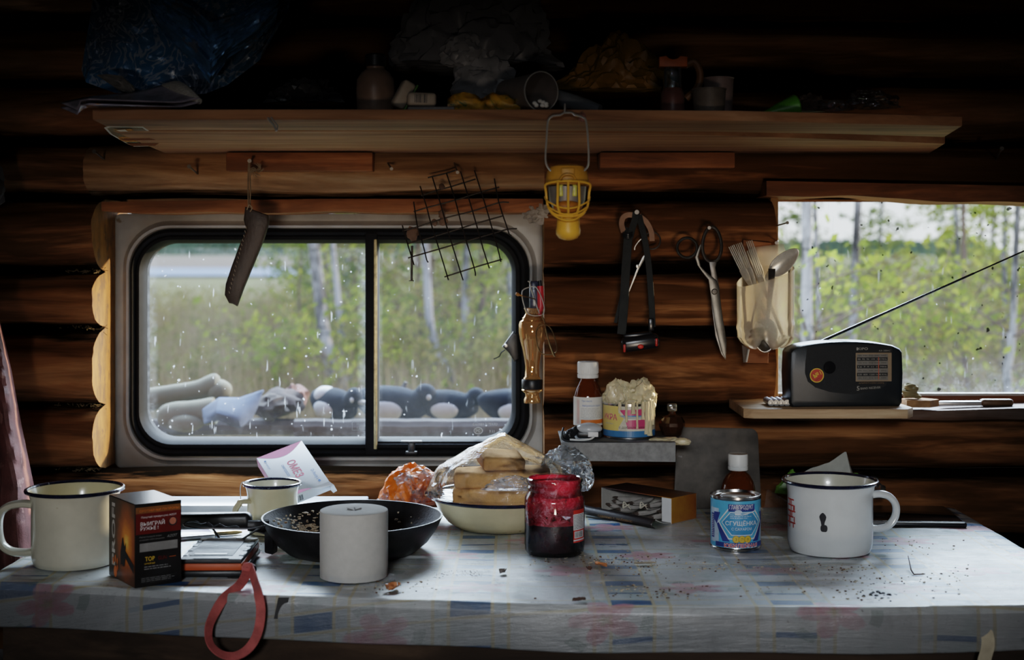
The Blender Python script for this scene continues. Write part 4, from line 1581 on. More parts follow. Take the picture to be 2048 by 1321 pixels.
obj('solar_panel', bm, mat('pebbled_panel', (.20, .215, .23), .35, var=.1, bump=.6, bscale=800), pb, label='grey pebbled panel')
bm = BM()
box(bm, .034, .006, .0012, (-.005, .135, .0284), .0005)
box(bm, .046, .010, .0008, (-.005, .030, .0283), .0004)
obj('window_slot', bm, mat('pale_slot', (.5, .52, .54), .3), pb)
bm = BM()
tube(bm, smooth([(.044, .001, .010), (.052, .000, .014), (.058, -.003, .019), (.062, -.004, .014), (.058, -.004, .008), (.047, .0, .008)], 5, True), .0026, 8, closed=True)
obj('lanyard_loop', bm, BLACKP, pb)
# red strap
c0 = Vector((wx(421, 1.93), 1.928, TZ))
yf = lerp_tab(FRONT, -.36)
st = thing('lanyard_strap', 'faded red woven strap looped over the table edge from the power bank', 'strap', (0, 0, 0))
RED = mat('red_webbing', (.46, .12, .11), .8, var=.3, scale=50, bump=.7, bscale=700)
pts = [W(497, 1131, 1.905), W(492, 1150, 1.885), W(478, 1172, 1.862), W(450, 1195, 1.842), W(432, 1222, 1.832), W(418, 1255, 1.828), W(420, 1287, 1.826), W(440, 1308, 1.825), W(470, 1313, 1.825), W(497, 1298, 1.824), W(515, 1268, 1.823), W(522, 1225, 1.822), W(517, 1190, 1.83), W(508, 1158, 1.868), W(499, 1134, 1.90)]
pts = smooth(pts, 6)
n = len(pts)
sides, ws = [], []
for i in range(n):
    k = i / (n - 1)
    a = PI * (.12 + .55 * math.sin(k * PI) ** 2) if k < .5 else PI * (.12 + .55 * math.sin(k * PI) ** 2)
    tdir = (pts[min(i + 1, n - 1)] - pts[max(i - 1, 0)]).normalized()
    base = tdir.cross(Vector((0, -1, 0)))
    base = base.normalized() if base.length > .05 else Vector((1, 0, 0))
    tw = .25 + 1.0 * math.exp(-((k - .47) / .16) ** 2)
    sides.append((base * math.cos(tw) + Vector((0, -1, 0)) * math.sin(tw)))
    ws.append(.0066)
bm = BM()
ribbon(bm, pts, ws, sides, .0007)
obj('webbing', bm, RED, st)
bm = BM()
lump(bm, .008, .006, .009, W(497, 1139, 1.897), .3, 3, 3, 2)
obj('strap_knot', bm, RED, st)
bm = BM()
box(bm, .010, .05, .018, (0, 0, .009), .003, rot=(0, 0, .15))
tag(obj('plastic_clip', bm, clear('clear_clip', haze=.3), None, T(486, 1106) + Vector((.004, .02, 0))), 'small clear plastic clip beside the power bank', 'clip')
# purple phone behind the cartridge box with a gold pen
ph = thing('smartphone', 'slim purple screened phone lying behind the cartridge box', 'phone', T(395, 1066), (0, 0, .42))
bm = BM()
box(bm, .072, .120, .008, (-.02, .0, .004), .003)
obj('phone_case', bm, mat('silver_case', (.55, .55, .58), .3, .6), ph)
bm = BM()
box(bm, .066, .112, .0006, (-.02, .0, .0083), .0002)
obj('screen', bm, mat('purple_screen', (.16, .10, .24), .15, var=.2), ph, label='purple screen')
bm = BM()
tube(bm, [(-.07, 0, 0), (.045, 0, 0), (.055, 0, 0)], [.0035, .0035, .0015], 10)
tag(obj('ballpoint_pen', bm, mat('gold_pen', (.55, .38, .18), .3, .5), None, T(405, 1071) + Vector((.01, -.012, .0036)), (0, 0, .36)), 'gold coloured pen lying by the purple phone', 'pen')
# wire handle resting on the pan
bm = BM()
up = [W(530, 1052, 2.03), W(500, 1058, 2.035), W(440, 1058, 2.035), W(390, 1056, 2.035), W(369, 1052, 2.035), W(372, 1045, 2.04), W(388, 1043, 2.045), W(402, 1047, 2.05), W(414, 1045, 2.05), W(426, 1053, 2.05), W(438, 1049, 2.05), W(452, 1055, 2.05), W(470, 1053, 2.05), W(478, 1056, 2.05)]
tube(bm, smooth(up, 5), .0013, 6)
tube(bm, [W(526, 1053, 2.03), W(505, 1066, 2.05), W(477, 1084, 2.07)], .0016, 6)
tube(bm, smooth([W(415, 1046, 2.05), W(424, 1056, 2.055), W(434, 1070, 2.065), W(441, 1081, 2.075)], 4), .0016, 6)
tag(obj('wire_rest', bm, mat('grey_wire', (.12, .12, .13), .35, .8)), 'bent grey wire holder propped between power bank and frying pan', 'wire')

# ================================================================== OMEZ CARTON
TLp = W(513, 917, 2.42)
ud = Vector((.060, -.092, -.056)).normalized()
vd0 = Vector((.081, .02, .019))
vd = (vd0 - ud * vd0.dot(ud)).normalized()
nd = ud.cross(vd)
LU, LV, TH = .124, .084, .020
M4 = Matrix(((ud.x, vd.x, nd.x, TLp.x), (ud.y, vd.y, nd.y, TLp.y), (ud.z, vd.z, nd.z, TLp.z), (0, 0, 0, 1)))
om = thing('medicine_box', 'white and pink medicine carton leaning on the sill log under the wide window', 'box', TLp)
PINK = mat('pink_print', (.58, .16, .34), .45, var=.08)
CARDW = mat('white_carton', (.62, .66, .74), .5, var=.05)
bm = BM()
box(bm, LU, LV, TH, (LU / 2, LV / 2, -TH / 2), .0008)
bm.transform(Matrix.Translation(-TLp) @ M4)
obj('carton', bm, CARDW, om)
g = Gfx()
g.poly([(.0004, .001)] + [(.0004 + .021 * math.sin(PI * i / 12), .001 + (LV - .002) * i / 12) for i in range(13)], 0)
g.poly([(LU - .0004, .001)] + [(LU - .0004 - .0085 * math.sin(PI * i / 12), .001 + (LV * .62) * i / 12) for i in range(13)], 0)
g.text('ОМЕЗ', .062, .0475, .0140, 1, w=.048, bold=.02)
g.text('омепразол', .058, .0305, .0058, 2, w=.033)
g.disc(.0845, .053, .0013, 0, n=10)
g.text("Dr.Reddy's", .094, .070, .0058, 2, w=.028)
g.disc(.113, .071, .0032, 2, .0022)
g.text('30 капсул', .030, .009, .0032, 2, w=.020)
g.disc(.017, .0095, .0022, 2, n=10)
bm = BM()
g.into(bm, on_plane(M4 @ Vector((0, 0, .0001)), ud, vd), eps=.00005)
bm.transform(Matrix.Translation(-TLp))
obj('front_lettering', bm, [PINK, mat('rose_print', (.50, .04, .10), .45), BLUEI], om, flat=True, label='pink arcs and red name lettering')
bm = BM()
grid(bm, 1, 1, lambda u, v: M4 @ Vector((LU * u, -.0002, -TH + TH * v)) - TLp)
grid(bm, 1, 1, lambda u, v: M4 @ Vector((-.0002, LV * (1 - u), -TH + TH * v)) - TLp)
obj('pink_edge', bm, mat('dull_pink', (.46, .24, .30), .5), om, flat=True, label='dull pink side')
g = Gfx()
g.bars(.010, -.016, .036, -.004, 14, 0)
bm = BM()
g.into(bm, on_plane(M4 @ Vector((LU + .0002, 0, 0)), vd, nd), eps=.00005)
bm.transform(Matrix.Translation(-TLp))
obj('barcode_print', bm, INK, om, flat=True)
bm = BM()
fl = [(LU, LV * .62, 0), (LU + .008, LV * .75, -.001), (LU + .010, LV + .004, -.002), (LU, LV, 0)]
bm.faces.new([bm.verts.new(M4 @ Vector(p) - TLp) for p in fl])
fl = [(LU + .010, LV + .004, -.002), (LU + .016, LV + .006, -.012), (LU + .009, LV + .001, -.020), (LU, LV, -.020), (LU, LV, 0)]
bm.faces.new([bm.verts.new(M4 @ Vector(p) - TLp) for p in fl])
obj('torn_flap', bm, CARDW, om, flat=True)

# ================================================================== ORANGE BAG
def twotone(name, a, b, scale, at=.5, rough=.3, tl=.3):
    m, nt, N, L, out = _new(name)
    v = _coord(nt)
    n = _noise(nt, v, scale, 5, .7, 1.5)
    c = _ramp(nt, n, [(at - .04, a), (at + .06, b)])
    p = _pbsdf(nt, None, c, rough, 0, _bump(nt, n, .6, .004), .6)
    t = N.new('ShaderNodeBsdfTranslucent')
    L.new(c, t.inputs[0])
    x = N.new('ShaderNodeMixShader')
    x.inputs[0].default_value = tl
    L.new(p.outputs[0], x.inputs[1])
    L.new(t.outputs[0], x.inputs[2])
    L.new(x.outputs[0], out.inputs['Surface'])
    return m


c = Vector((wx(826, 2.36), 2.36, TZ))
ob = thing('plastic_bag', 'crumpled orange and clear bag bundle between frying pan and bread bowl', 'bag', c)
bm = BM()
lump(bm, .054, .045, .056, (0, 0, .034), .22, 12, 5, 1.3, .001)
obj('orange_film', bm, twotone('orange_bag', (.80, .20, .02), (.50, .40, .38), 16, .57), ob)
bm = BM()
lump(bm, .050, .046, .046, (.008, -.006, .033), .36, 15, 5, 2.2, .001)
obj('clear_film', bm, FILM2, ob)

# ================================================================== BREAD BOWL
YB2 = 2.300
c = Vector((wx(1003, YB2), YB2, TZ))
bw = thing('enamel_bowl', 'cream enamel bowl with a dark rim under the bagged bread', 'bowl', c)
bm = BM()
RB = .117
lathe(bm, [(0, .002), (.066, .0), (.076, .002), (.090, .012), (.102, .027), (.110, .043), (RB, .052)], 80, 0)
lathe(bm, [(RB, .052), (.108, .043), (.100, .027), (.088, .013), (.074, .005), (0, .004)], 80, 1)
bmesh.ops.remove_doubles(bm, verts=list(bm.verts), dist=1e-6)
obj('body', bm, [CREAM, CREAMW], bw)
bm = BM()
tube(bm, [(RB * math.cos(2 * PI * i / 80), RB * math.sin(2 * PI * i / 80), .052) for i in range(80)], .0028, 8, closed=True)
obj('rim', bm, NAVY, bw, label='dark enamel rim')
def bread_mat():
    m, nt, N, L, out = _new('bread_crumb')
    v = _coord(nt)
    n = _noise(nt, v, 90, 5, .7)
    big = _noise(nt, v, 16, 3, .6)
    c = _ramp(nt, big, [(.3, (.48, .25, .09)), (.7, (.66, .39, .16))])
    c = _mix(nt, _ramp(nt, n, [(.5, 0.0), (.75, .5)]), c, (.30, .17, .07))
    _pbsdf(nt, out, c, .9, 0, _bump(nt, n, .8, .003), .2)
    return m
BREAD = bread_mat()
CRUST = mat('bread_crust', (.34, .15, .05), .7, var=.3, scale=60, bump=.3)


def slice_(name, label, sx, sy, h, loc, rot, seed):
    t = bmesh.new()
    box(t, sx, sy, h, (0, 0, h / 2), .007, 3)
    bmesh.ops.subdivide_edges(t, edges=[e for e in t.edges if e.calc_length() > .02], cuts=6, use_grid_fill=True)
    for v in t.verts:
        q = v.co * 30 + Vector((seed, 0, 0))
        v.co += Vector((noise.noise(q), noise.noise(q + Vector((5, 0, 0))), .6 * noise.noise(q + Vector((0, 7, 0))))) * .003
    bm = BM()
    merge(bm, t)
    for f in bm.faces:
        f.normal_update()
        f.material_index = 1 if abs(f.normal.x) > .8 else 0
    o = obj(name, bm, [BREAD, CRUST], None, loc, rot)
    return tag(o, label, 'bread')


zb_ = TZ + .012
cb_ = Vector((wx(1000, YB2), YB2, 0))
slice_('bread_slice', 'thick golden bread slab at the bottom of the bagged stack in the bowl', .140, .09, .031, cb_ + Vector((.0, .0, zb_)), (0, 0, .02), 1)
slice_('bread_slice', 'golden bread slab in the middle of the bagged stack', .158, .088, .027, cb_ + Vector((.004, -.004, zb_ + .0305)), (0, -.01, -.02), 2)
slice_('bread_slice', 'golden bread slab with a brown end lying third up in the bag', .156, .084, .025, cb_ + Vector((.004, -.002, zb_ + .0570)), (0, -.03, .02), 3)
slice_('bread_slice', 'small topmost bread piece pushing up the clear bag', .07, .07, .024, cb_ + Vector((.0, .012, zb_ + .083)), (.1, .05, .2), 4)
fb = thing('clear_bread_bag', 'clear plastic bag wrapped over the bread in the enamel bowl', 'bag', cb_ + Vector((0, 0, TZ + .05)))
bm = BM()


def bagfn(p, d):
    # tent over the stack
    k = math.hypot(d.x, d.y)
    top = .088 * (1 - .75 * max(0, k - .12)) * (1 + .0 * d.x)
    z = p.z if d.z < 0 else min(p.z, top + .01 * d.z) + .012 * max(0, 1 - abs(d.x - .05) * 4)
    return Vector((p.x, p.y, z))


lump(bm, .116, .088, .086, (.0, 0, .003), .10, 31, 5, 2.0, -.002, fn=bagfn)
obj('bag_film', bm, FILM, fb)
bm = BM()
lump(bm, .042, .038, .046, (.108, .02, .026), .22, 37, 5, 2.0, -.018)
obj('bag_mouth', bm, FILM2, fb, label='puffed bag end')
bm = BM()
lump(bm, .046, .012, .022, (.022, -.093, .022), .25, 41, 4, 2.2, .004)
obj('bag_fold', bm, FILM2, fb)

# ================================================================== JAM JAR
PY_ = 2.095
c = Vector((wx(1109, PY_), PY_, TZ))
jar = thing('jam_jar', 'open glass jar half full of dark red jam with smeared walls', 'jar', c)
RJ = .0452
JG = clear('jar_glass', tint=(.96, .97, .97), rough=.03, haze=.02, ior=1.5)
bm = BM()
lathe(bm, [(0, .004), (.030, .003), (.036, .0), (.041, .001), (.0445, .006), (.0445, .012), (RJ, .015), (RJ, .078), (.0445, .084), (.0405, .091), (.0395, .094), (.0405, .0965), (.0415, .099), (.0405, .1015), (.0398, .103), (.0415, .1055), (.0425, .109), (.0415, .112), (.039, .113), (.0375, .112), (.0372, .094), (.040, .088)], 64)
obj('glass_wall', bm, JG, jar)
bm = BM()
rg = lathe(bm, [(0, .006), (.040, .007), (.0428, .012), (.0430, .030), (.0430, .050), (.036, .0485), (.02, .046), (0, .0455)], 64)
for ring in rg[4:]:
    for v in ring: v.co.z += .014 * noise.noise(v.co * 38) - .003
obj('jam', bm, mat('dark_jam', (.022, .005, .008), .25, var=.5, scale=120, bump=.4, bscale=200), jar)


def smear_mat():
    m, nt, N, L, out = _new('jam_smear')
    v = _coord(nt)
    n = _noise(nt, v, 85, 6, .75, .8)
    sx = N.new('ShaderNodeSeparateXYZ')
    L.new(v, sx.inputs[0])
    big = _noise(nt, v, 28, 3, .6)
    hgt = _math(nt, 'MULTIPLY', _math(nt, 'SUBTRACT', sx.outputs[2], .068), 7.0)
    a = _ramp(nt, _math(nt, 'ADD', _math(nt, 'ADD', _math(nt, 'MULTIPLY', n, .6), _math(nt, 'MULTIPLY', big, .45)), _math(nt, 'ABSOLUTE', hgt)), [(.48, .2), (.66, .94)])
    col = _ramp(nt, n, [(.38, (.12, .004, .014)), (.50, (.50, .012, .04)), (.62, (.66, .32, .40))])
    d = _pbsdf(nt, None, col, .25, 0, _bump(nt, n, .7, .002), .6)
    t = N.new('ShaderNodeBsdfTranslucent')
    t.inputs[0].default_value = (.85, .03, .05, 1)
    x = N.new('ShaderNodeMixShader')
    x.inputs[0].default_value = .5
    L.new(d.outputs[0], x.inputs[1])
    L.new(t.outputs[0], x.inputs[2])
    tr = N.new('ShaderNodeBsdfTransparent')
    tr.inputs[0].default_value = (1, .75, .78, 1)
    y = N.new('ShaderNodeMixShader')
    L.new(a, y.inputs[0])
    L.new(tr.outputs[0], y.inputs[1])
    L.new(x.outputs[0], y.inputs[2])
    L.new(y.outputs[0], out.inputs['Surface'])
    return m


bm = BM()
lathe(bm, [(.0434, .047), (.0438, .078), (.0428, .084), (.0385, .092), (.0382, .103), (.0392, .108), (.0380, .1115)], 64)
obj('jam_smear', bm, smear_mat(), jar, label='red jam smeared on the glass')
g = Gfx()
u0, u1 = .0285, .0565
g.rect(u0, .022, u1, .070, 0)
g.rect(u0, .0405, u1, .064, 1)
g.lines(u0 + .001, .0415, u1 - .001, .0632, 10, 2, .4)
g.rect(u0 + .002, .0285, u1 - .004, .0385, 1)
g.bars(u0 + .003, .0295, u1 - .006, .0378, 16, 2)
g.rect(u0, .0245, u1, .0265, 1)
bm = BM()
g.into(bm, on_cyl(RJ + .0002), .003, .00005)
obj('paper_label', bm, [REDI, WHITEI, INK], jar, flat=True, label='red and white label')

# ================================================================== TEA CARTON
c = Vector((.155, 2.425, TZ))
ang = math.radians(-45)
tb = thing('tea_carton', 'dark orange tea carton lying open with tea bags spilling to its mouth', 'box', c, (0, 0, ang))
TL_, TW_, TH_ = .155, .066, .042


def fade_mat():
    m, nt, N, L, out = _new('dark_to_amber_print')
    v = _coord(nt)
    sx = N.new('ShaderNodeSeparateXYZ')
    L.new(v, sx.inputs[0])
    n = _noise(nt, v, 40, 4, .6)
    f = _math(nt, 'ADD', _math(nt, 'MULTIPLY', sx.outputs[0], 6.2), _math(nt, 'MULTIPLY', _math(nt, 'SUBTRACT', n, .5), .35))
    f = _math(nt, 'SUBTRACT', f, _math(nt, 'MULTIPLY', sx.outputs[1], 4.0))
    c = _ramp(nt, f, [(.05, (.03, .012, .012)), (.4, (.07, .018, .011)), (.7, (.20, .065, .014)), (.95, (.32, .16, .03))])
    _pbsdf(nt, out, c, .4)
    return m


FADE = fade_mat()
bm = BM()
th = .0012


def plate(bm, x0, x1, y0, y1, z0, z1, mi): box(bm, x1 - x0, y1 - y0, z1 - z0, ((x0 + x1) / 2, (y0 + y1) / 2, (z0 + z1) / 2), mi=mi)


plate(bm, 0, TL_, 0, TW_, 0, th, 0)
plate(bm, 0, TL_, TW_ - th, TW_, th, TH_, 0)
plate(bm, 0, th, 0, TW_ - th, th, TH_, 0)
obj('carton_inside', bm, CARD, tb, label='grey inside of the carton')
bm = BM()
plate(bm, 0, TL_, 0, TW_, TH_, TH_ + th, 0)
plate(bm, TL_ - th, TL_, 0, TW_, 0, TH_, 0)
obj('carton_print', bm, FADE, tb)
bm = BM()
plate(bm, TL_ - .021, TL_ - th, -.0006, .0006, .001, TH_, 0)
obj('front_tab', bm, WHITEI, tb, label='pale torn front tab')
g = Gfx()
g.text('ЧАЙ ЧЁРНЫЙ', .100, .045, .0062, 0, w=.085)
g.text('ОТБОРНЫЙ', .100, .031, .0085, 1, w=.075, shear=.3)
bm = BM()
g.into(bm, on_plane((0, 0, TH_ + th + .0001), (1, 0, 0), (0, 1, 0)), eps=.00006)
obj('top_lettering', bm, [mat('pale_gold', (.38, .30, .18), .5), mat('orange_gold', (.42, .17, .04), .5)], tb, flat=True)
bm = BM()
grid(bm, 30, 8, lambda u, v: Vector((TL_ * u * (1 + .0 * v), -.040 * v - .003, .0015 + .014 * (v ** 2.2) * (1 - .2 * u) + .0006)), 0)
grid(bm, 30, 6, lambda u, v: Vector((TL_ * u, -.043 - .012 * math.sin(v * PI * .9) + .006 * v, .0155 * (1 - .2 * u) + .0010 - .015 * v)), 1)
o = obj('front_flap', bm, [CARD, mat('black_flap_print', (.025, .018, .018), .45, var=.2)], tb)
md = o.modifiers.new('thickness', 'SOLIDIFY')
md.thickness = .0008
g = Gfx()
g.text('сделано с любовью', .080, .0, .0048, 0, w=.075)
bm = BM()
g.into(bm, on_plane((0, -.0575, .0070), (1, 0, 0), (0, -.2, 1)), eps=.0001)
obj('flap_lettering', bm, mat('dim_gold', (.30, .19, .09), .5), tb, flat=True)
r = random.Random(8)
TEAB = mat('tea_bag_paper', (.27, .25, .23), .85, var=.2, scale=70, bump=.3)
TEAD = mat('tea_leaf_dark', (.05, .035, .028), .9, var=.4)
M_tb = Matrix.Translation(c) @ Matrix.Rotation(ang, 4, 'Z')


def teabag(seed):
    bm = BM()
    lump(bm, .007, .028, .0045, (0, 0, 0), .25, seed, 3, 1.6, None, False, fn=lambda p, d: Vector((p.x * (1 - .5 * max(0, -d.y)), p.y, p.z + .004 * d.y * d.y)))
    for f in bm.faces:
        if f.calc_center_median().y < -.019: f.material_index = 1
    return bm


for i in range(11):
    p = M_tb @ Vector((.014 + .0112 * i + r.uniform(-.003, .003), .022 + r.uniform(-.006, .012), .007 + .008 * (i % 3)))
    tag(obj('tea_bag', teabag(i), [TEAB, TEAD], None, p, (r.uniform(-.15, .2), r.uniform(-.5, .5), ang + r.uniform(-.5, -.1))), 'crumpled grey tea bag inside the open tea carton', 'tea bag', 'tea bags in the carton')
for i, q in enumerate(((.062, -.004, .020), (.098, -.002, .024))):
    bm = BM()
    pts = [M_tb @ (Vector(q) + Vector((.009 * math.cos(k * 2.1), -.004 + .002 * math.sin(k * 1.3), .006 * math.sin(k * 2.9)))) for k in range(9)]
    tube(bm, smooth(pts, 4), .0006, 5)
    tag(obj('tea_string', bm, mat('pale_thread', (.55, .5, .4), .8)), ('curled pale thread on the inner tea bags of the carton', 'curled pale thread nearer the torn tab of the carton')[i], 'string')

# ================================================================== CONDENSED MILK CAN
PY_ = 2.137
c = Vector((wx(1471, PY_), PY_, TZ))
can = thing('condensed_milk_can', 'blue and white condensed milk tin standing left of the chipped white mug', 'can', c, (0, 0, .10))
RC, HC = .0378, .0815
TIN = mat('tin_plate', (.58, .57, .56), .22, 1.0, var=.15, scale=50)
bm = BM()
lathe(bm, [(0, .002), (.033, .002), (.0355, .0), (.0386, .0), (.0388, .0035), (.0376, .0045), (RC - .0006, .006), (RC - .0006, HC - .006), (.0376, HC - .0045), (.0388, HC - .0035), (.0388, HC), (.0372, HC + .0003), (.0365, HC - .004), (.033, HC - .004), (.0315, HC - .0028), (.0295, HC - .0038), (.024, HC - .0034), (.0235, HC - .0028), (.022, HC - .0034), (0, HC - .0034)], 72)
obj('tin_body', bm, TIN, can)
mats = [mat('label_sky', (.09, .36, .56), .35, var=.08), mat('label_navy', (.035, .055, .22), .35), WHITEI, mat('label_blue', (.055, .25, .46), .35), YELI, REDI, mat('label_pale', (.42, .52, .62), .4), mat('gold_dark', (.32, .19, .02), .4)]
g = Gfx()
g.rect(-PI * RC, .0055, PI * RC, HC - .0055, 0)
for s in (-1, 1):
    g.rect(s * .037, .012, s * .058, HC - .018, 6)
    g.poly([(s * .034, .058), (s * .0475, .0575), (s * .0475, .046), (s * .041, .040)], 1)
    g.poly([(s * .041, .040), (s * .030, .015), (s * .018, .015), (s * .036, .043)], 1)
    g.rect(s * .047, .018, s * .056, .055, 1)
    g.lines(s * .0475 if s > 0 else -.0555, .020, .0555 if s > 0 else -.0475, .053, 12, 2, .35, seed=5 + s)
g.poly([(-.0375, .044), (-.021, .0645), (.021, .0645), (.0375, .044), (.0205, .0185), (-.0205, .0185)], 2)
g.poly([(-.0355, .044), (-.020, .0625), (.020, .0625), (.0355, .044), (.0195, .0205), (-.0195, .0205)], 0)
g.poly([(-.0315, .0435), (-.0180, .0595), (.0180, .0595), (.0315, .0435), (.0160, .0245), (-.0160, .0245)], 2)
g.poly([(-.0303, .0435), (-.0172, .0583), (.0172, .0583), (.0303, .0435), (.0153, .0258), (-.0153, .0258)], 3)
g.rect(-.0205, .0605, .0215, .0715, 1)
g.poly([(-.011, .0580), (.0, .0565), (.012, .0590), (.0215, .0612), (.0215, .0600), (.010, .0572), (.0, .055), (-.010, .0555)], 2)
g.disc(-.0055, .0600, .0055, 6, .0034)
g.text('ГЛАВПРОДУКТ', .0, .0668, .0062, 2, w=.0375, bold=.012)
g.lines(-.018, .0495, .018, .0570, 3, 6, .4, seed=2)
g.text('СГУЩЁНКА', .0, .0432, .0062, 2, w=.0500, bold=.01)
g.text('С САХАРОМ', .0, .0345, .0040, 2, w=.0310)
for k in (-1, 0, 1):
    g.disc(k * .0088, .0190, .0056, 7)
    g.disc(k * .0088, .0190, .0048, 4)
for k, tx in ((-1, '3'), (0, 'Э'), (1, '9')): g.text(tx, k * .0088, .0190, .0040, 7, bold=.02)
g.rect(-.0425, .0068, .0425, .0138, 1)
g.text('ЮБИЛЕЙНАЯ', .0, .0102, .0056, 2, w=.0535, bold=.055)
g.text('ЮБИЛЕЙНАЯ', .0, .0102, .0050, 5, w=.0525, bold=.015)
bm = BM()
g.into(bm, on_cyl(RC), .0035, .000035)
obj('paper_label', bm, mats, can, flat=True, label='blue label with white hexagon and lettering')

# ================================================================== AMBER BOTTLES
def amber_mat(name, dark=(.18, .045, .012)):
    m, nt, N, L, out = _new(name)
    fr = N.new('ShaderNodeFresnel')
    fr.inputs[0].default_value = 1.5
    t = N.new('ShaderNodeBsdfTransparent')
    t.inputs[0].default_value = (.42, .13, .03, 1)
    d = N.new('ShaderNodeBsdfDiffuse')
    d.inputs[0].default_value = (*dark, 1)
    g = N.new('ShaderNodeBsdfGlossy')
    g.inputs['Roughness'].default_value = .06
    a = N.new('ShaderNodeMixShader')
    a.inputs[0].default_value = .45
    L.new(t.outputs[0], a.inputs[1])
    L.new(d.outputs[0], a.inputs[2])
    b = N.new('ShaderNodeMixShader')
    L.new(fr.outputs[0], b.inputs[0])
    L.new(a.outputs[0], b.inputs[1])
    L.new(g.outputs[0], b.inputs[2])
    L.new(b.outputs[0], out.inputs['Surface'])
    return m


AMB = amber_mat('amber_glass')


def bottle(label, c, R, H, capR, capH, neck, ribs=40):
    t = thing('medicine_bottle', label, 'bottle', c)
    bm = BM()
    z1 = H - capH
    lathe(bm, [(0, .001), (R * .85, 0), (R, .004), (R, z1 * .58), (R * .97, z1 * .68), (R * .85, z1 * .80), (R * .66, z1 * .90), (neck, z1 * .96), (neck, z1 + .004)], 48)
    obj('glass_body', bm, AMB, t)
    bm = BM()
    rg = lathe(bm, [(capR * .96, z1 - .001), (capR, z1), (capR, z1 + capH * .20), (capR * .93, z1 + capH * .21), (capR * .93, z1 + capH * .26), (capR, z1 + capH * .27), (capR, z1 + capH * .93), (capR * .93, H), (capR * .6, H - .0004), (0, H)], ribs * 2)
    for ring in rg[5:7]:
        for k, v in enumerate(ring):
            if k % 2: v.co.x *= .972; v.co.y *= .972
    obj('screw_cap', bm, WHITEP, t)
    return t


bottle('brown syrup bottle with a white cap standing behind the condensed milk tin', Vector((wx(1476, 2.30), 2.30, TZ)), .0285, .119, .0165, .0255, .0125, 16)
# ================================================================== TABLE, FAR SIDE
c = Vector((wx(1812, 2.36), 2.36, TZ))
tab = thing('tablet_computer', 'black glossy tablet lying flat behind the handle of the chipped mug', 'tablet', c, (0, 0, -.06))
bm = BM()
box(bm, .165, .150, .0095, (0, 0, .0048), .004, 3)
obj('case', bm, mat('tablet_case', (.015, .016, .02), .3), tab)
bm = BM()
box(bm, .155, .140, .0006, (0, 0, .0098), .0002)
obj('screen', bm, mat('black_screen', (.004, .004, .005), .10, var=.1, spots=(.03, .03, .03), spot_scale=200, spot_at=.72), tab, label='black glass screen')
bm = BM()
tube(bm, [(-.080, -.0745, .0085), (.078, -.0745, .0085)], .0007, 6)
obj('metal_edge', bm, BRIGHT, tab, label='shiny front edge')
# crumpled white and green food packet
c = Vector((wx(1635, 2.44), 2.44, TZ))
pk = thing('food_packet', 'crumpled white and green food packet behind the chipped mug', 'packet', c)
bm = BM()
pts = [(-.030, .0, .045), (.000, -.01, .080), (.050, -.004, .102), (.062, .0, .060), (.066, .005, .002), (-.045, .0, .002)]
rows = []


def pkt(u, v):
    tops = [(-.040, .058), (-.01, .074), (.02, .083), (.050, .103), (.058, .075)]
    k = u * 4
    i = min(3, int(k))
    x = tops[i][0] + (tops[i + 1][0] - tops[i][0]) * (k - i)
    z = tops[i][1] + (tops[i + 1][1] - tops[i][1]) * (k - i)
    n = noise.noise(Vector((u * 5, v * 4, 3)))
    return Vector((x + .012 * (1 - v) * (u - .3), -.022 * math.sin(v * PI) - .012 * (1 - abs(2 * noise.noise(Vector((u * 4, v * 5, 1))))) * (1 - v), .001 + (z - .001) * v + .002 * n))


grid(bm, 30, 20, pkt)
grid(bm, 30, 20, lambda u, v: pkt(u, v) * 1.0 + Vector((0, .028 * math.sin(v * PI) + .001, 0)))
obj('white_wrapper', bm, mat('dull_white_foil', (.42, .42, .38), .45, var=.2, scale=30), pk, label='white printed wrapper')
g = Gfx()
g.lines(-.012, .052, .018, .072, 8, 0, .4)
bm = BM()
g.into(bm, on_plane((-.005, -.034, -.006), (1, 0, .25), (-.2, .1, 1)), eps=.0001)
obj('small_print', bm, GREYI, pk, flat=True)
GREENF = mat('green_foil', (.14, .30, .05), .35, var=.4, scale=50, bump=.4)
bm = BM()
lump(bm, .028, .016, .036, (-.048, -.022, .034), .25, 51, 4, 2, .001, fn=lambda p, d: Vector((p.x * (1 - .5 * max(0, d.z)), p.y, p.z)))
obj('green_wrapper', bm, GREENF, pk, label='olive green wrapper end')
bm = BM()
lump(bm, .020, .010, .026, (.060, -.020, .040), .25, 53, 4, 2)
obj('green_wrapper', bm, GREENF, pk, label='green wrapper end')
bm = BM()
lump(bm, .030, .014, .016, (-.004, -.032, .044), .3, 55, 3, 2)
obj('biscuit', bm, mat('biscuit_card', (.42, .30, .19), .8, var=.2), pk)
bm = BM()
lump(bm, .022, .02, .03, (0, 0, .026), .35, 58, 4, 1.8, .001)
tag(obj('cling_film', bm, FILM, None, Vector((wx(1745, 2.42), 2.42, TZ))), 'scrap of clear wrap right behind the chipped mug rim', 'wrap')
bm = BM()


def flm(u, v):
    return Vector((wx(1524, 2.33) + .06 * u + .012 * v, 2.33 - .05 * u + .02 * v, TZ + .002 + .050 * v * (1 - .75 * u) + .010 * abs(noise.noise(Vector((u * 7, v * 5, 2))))))


grid(bm, 24, 16, flm)
tag(obj('cling_film', bm, FILM), 'crinkled clear wrap leaning between the tin and the chipped mug', 'wrap')
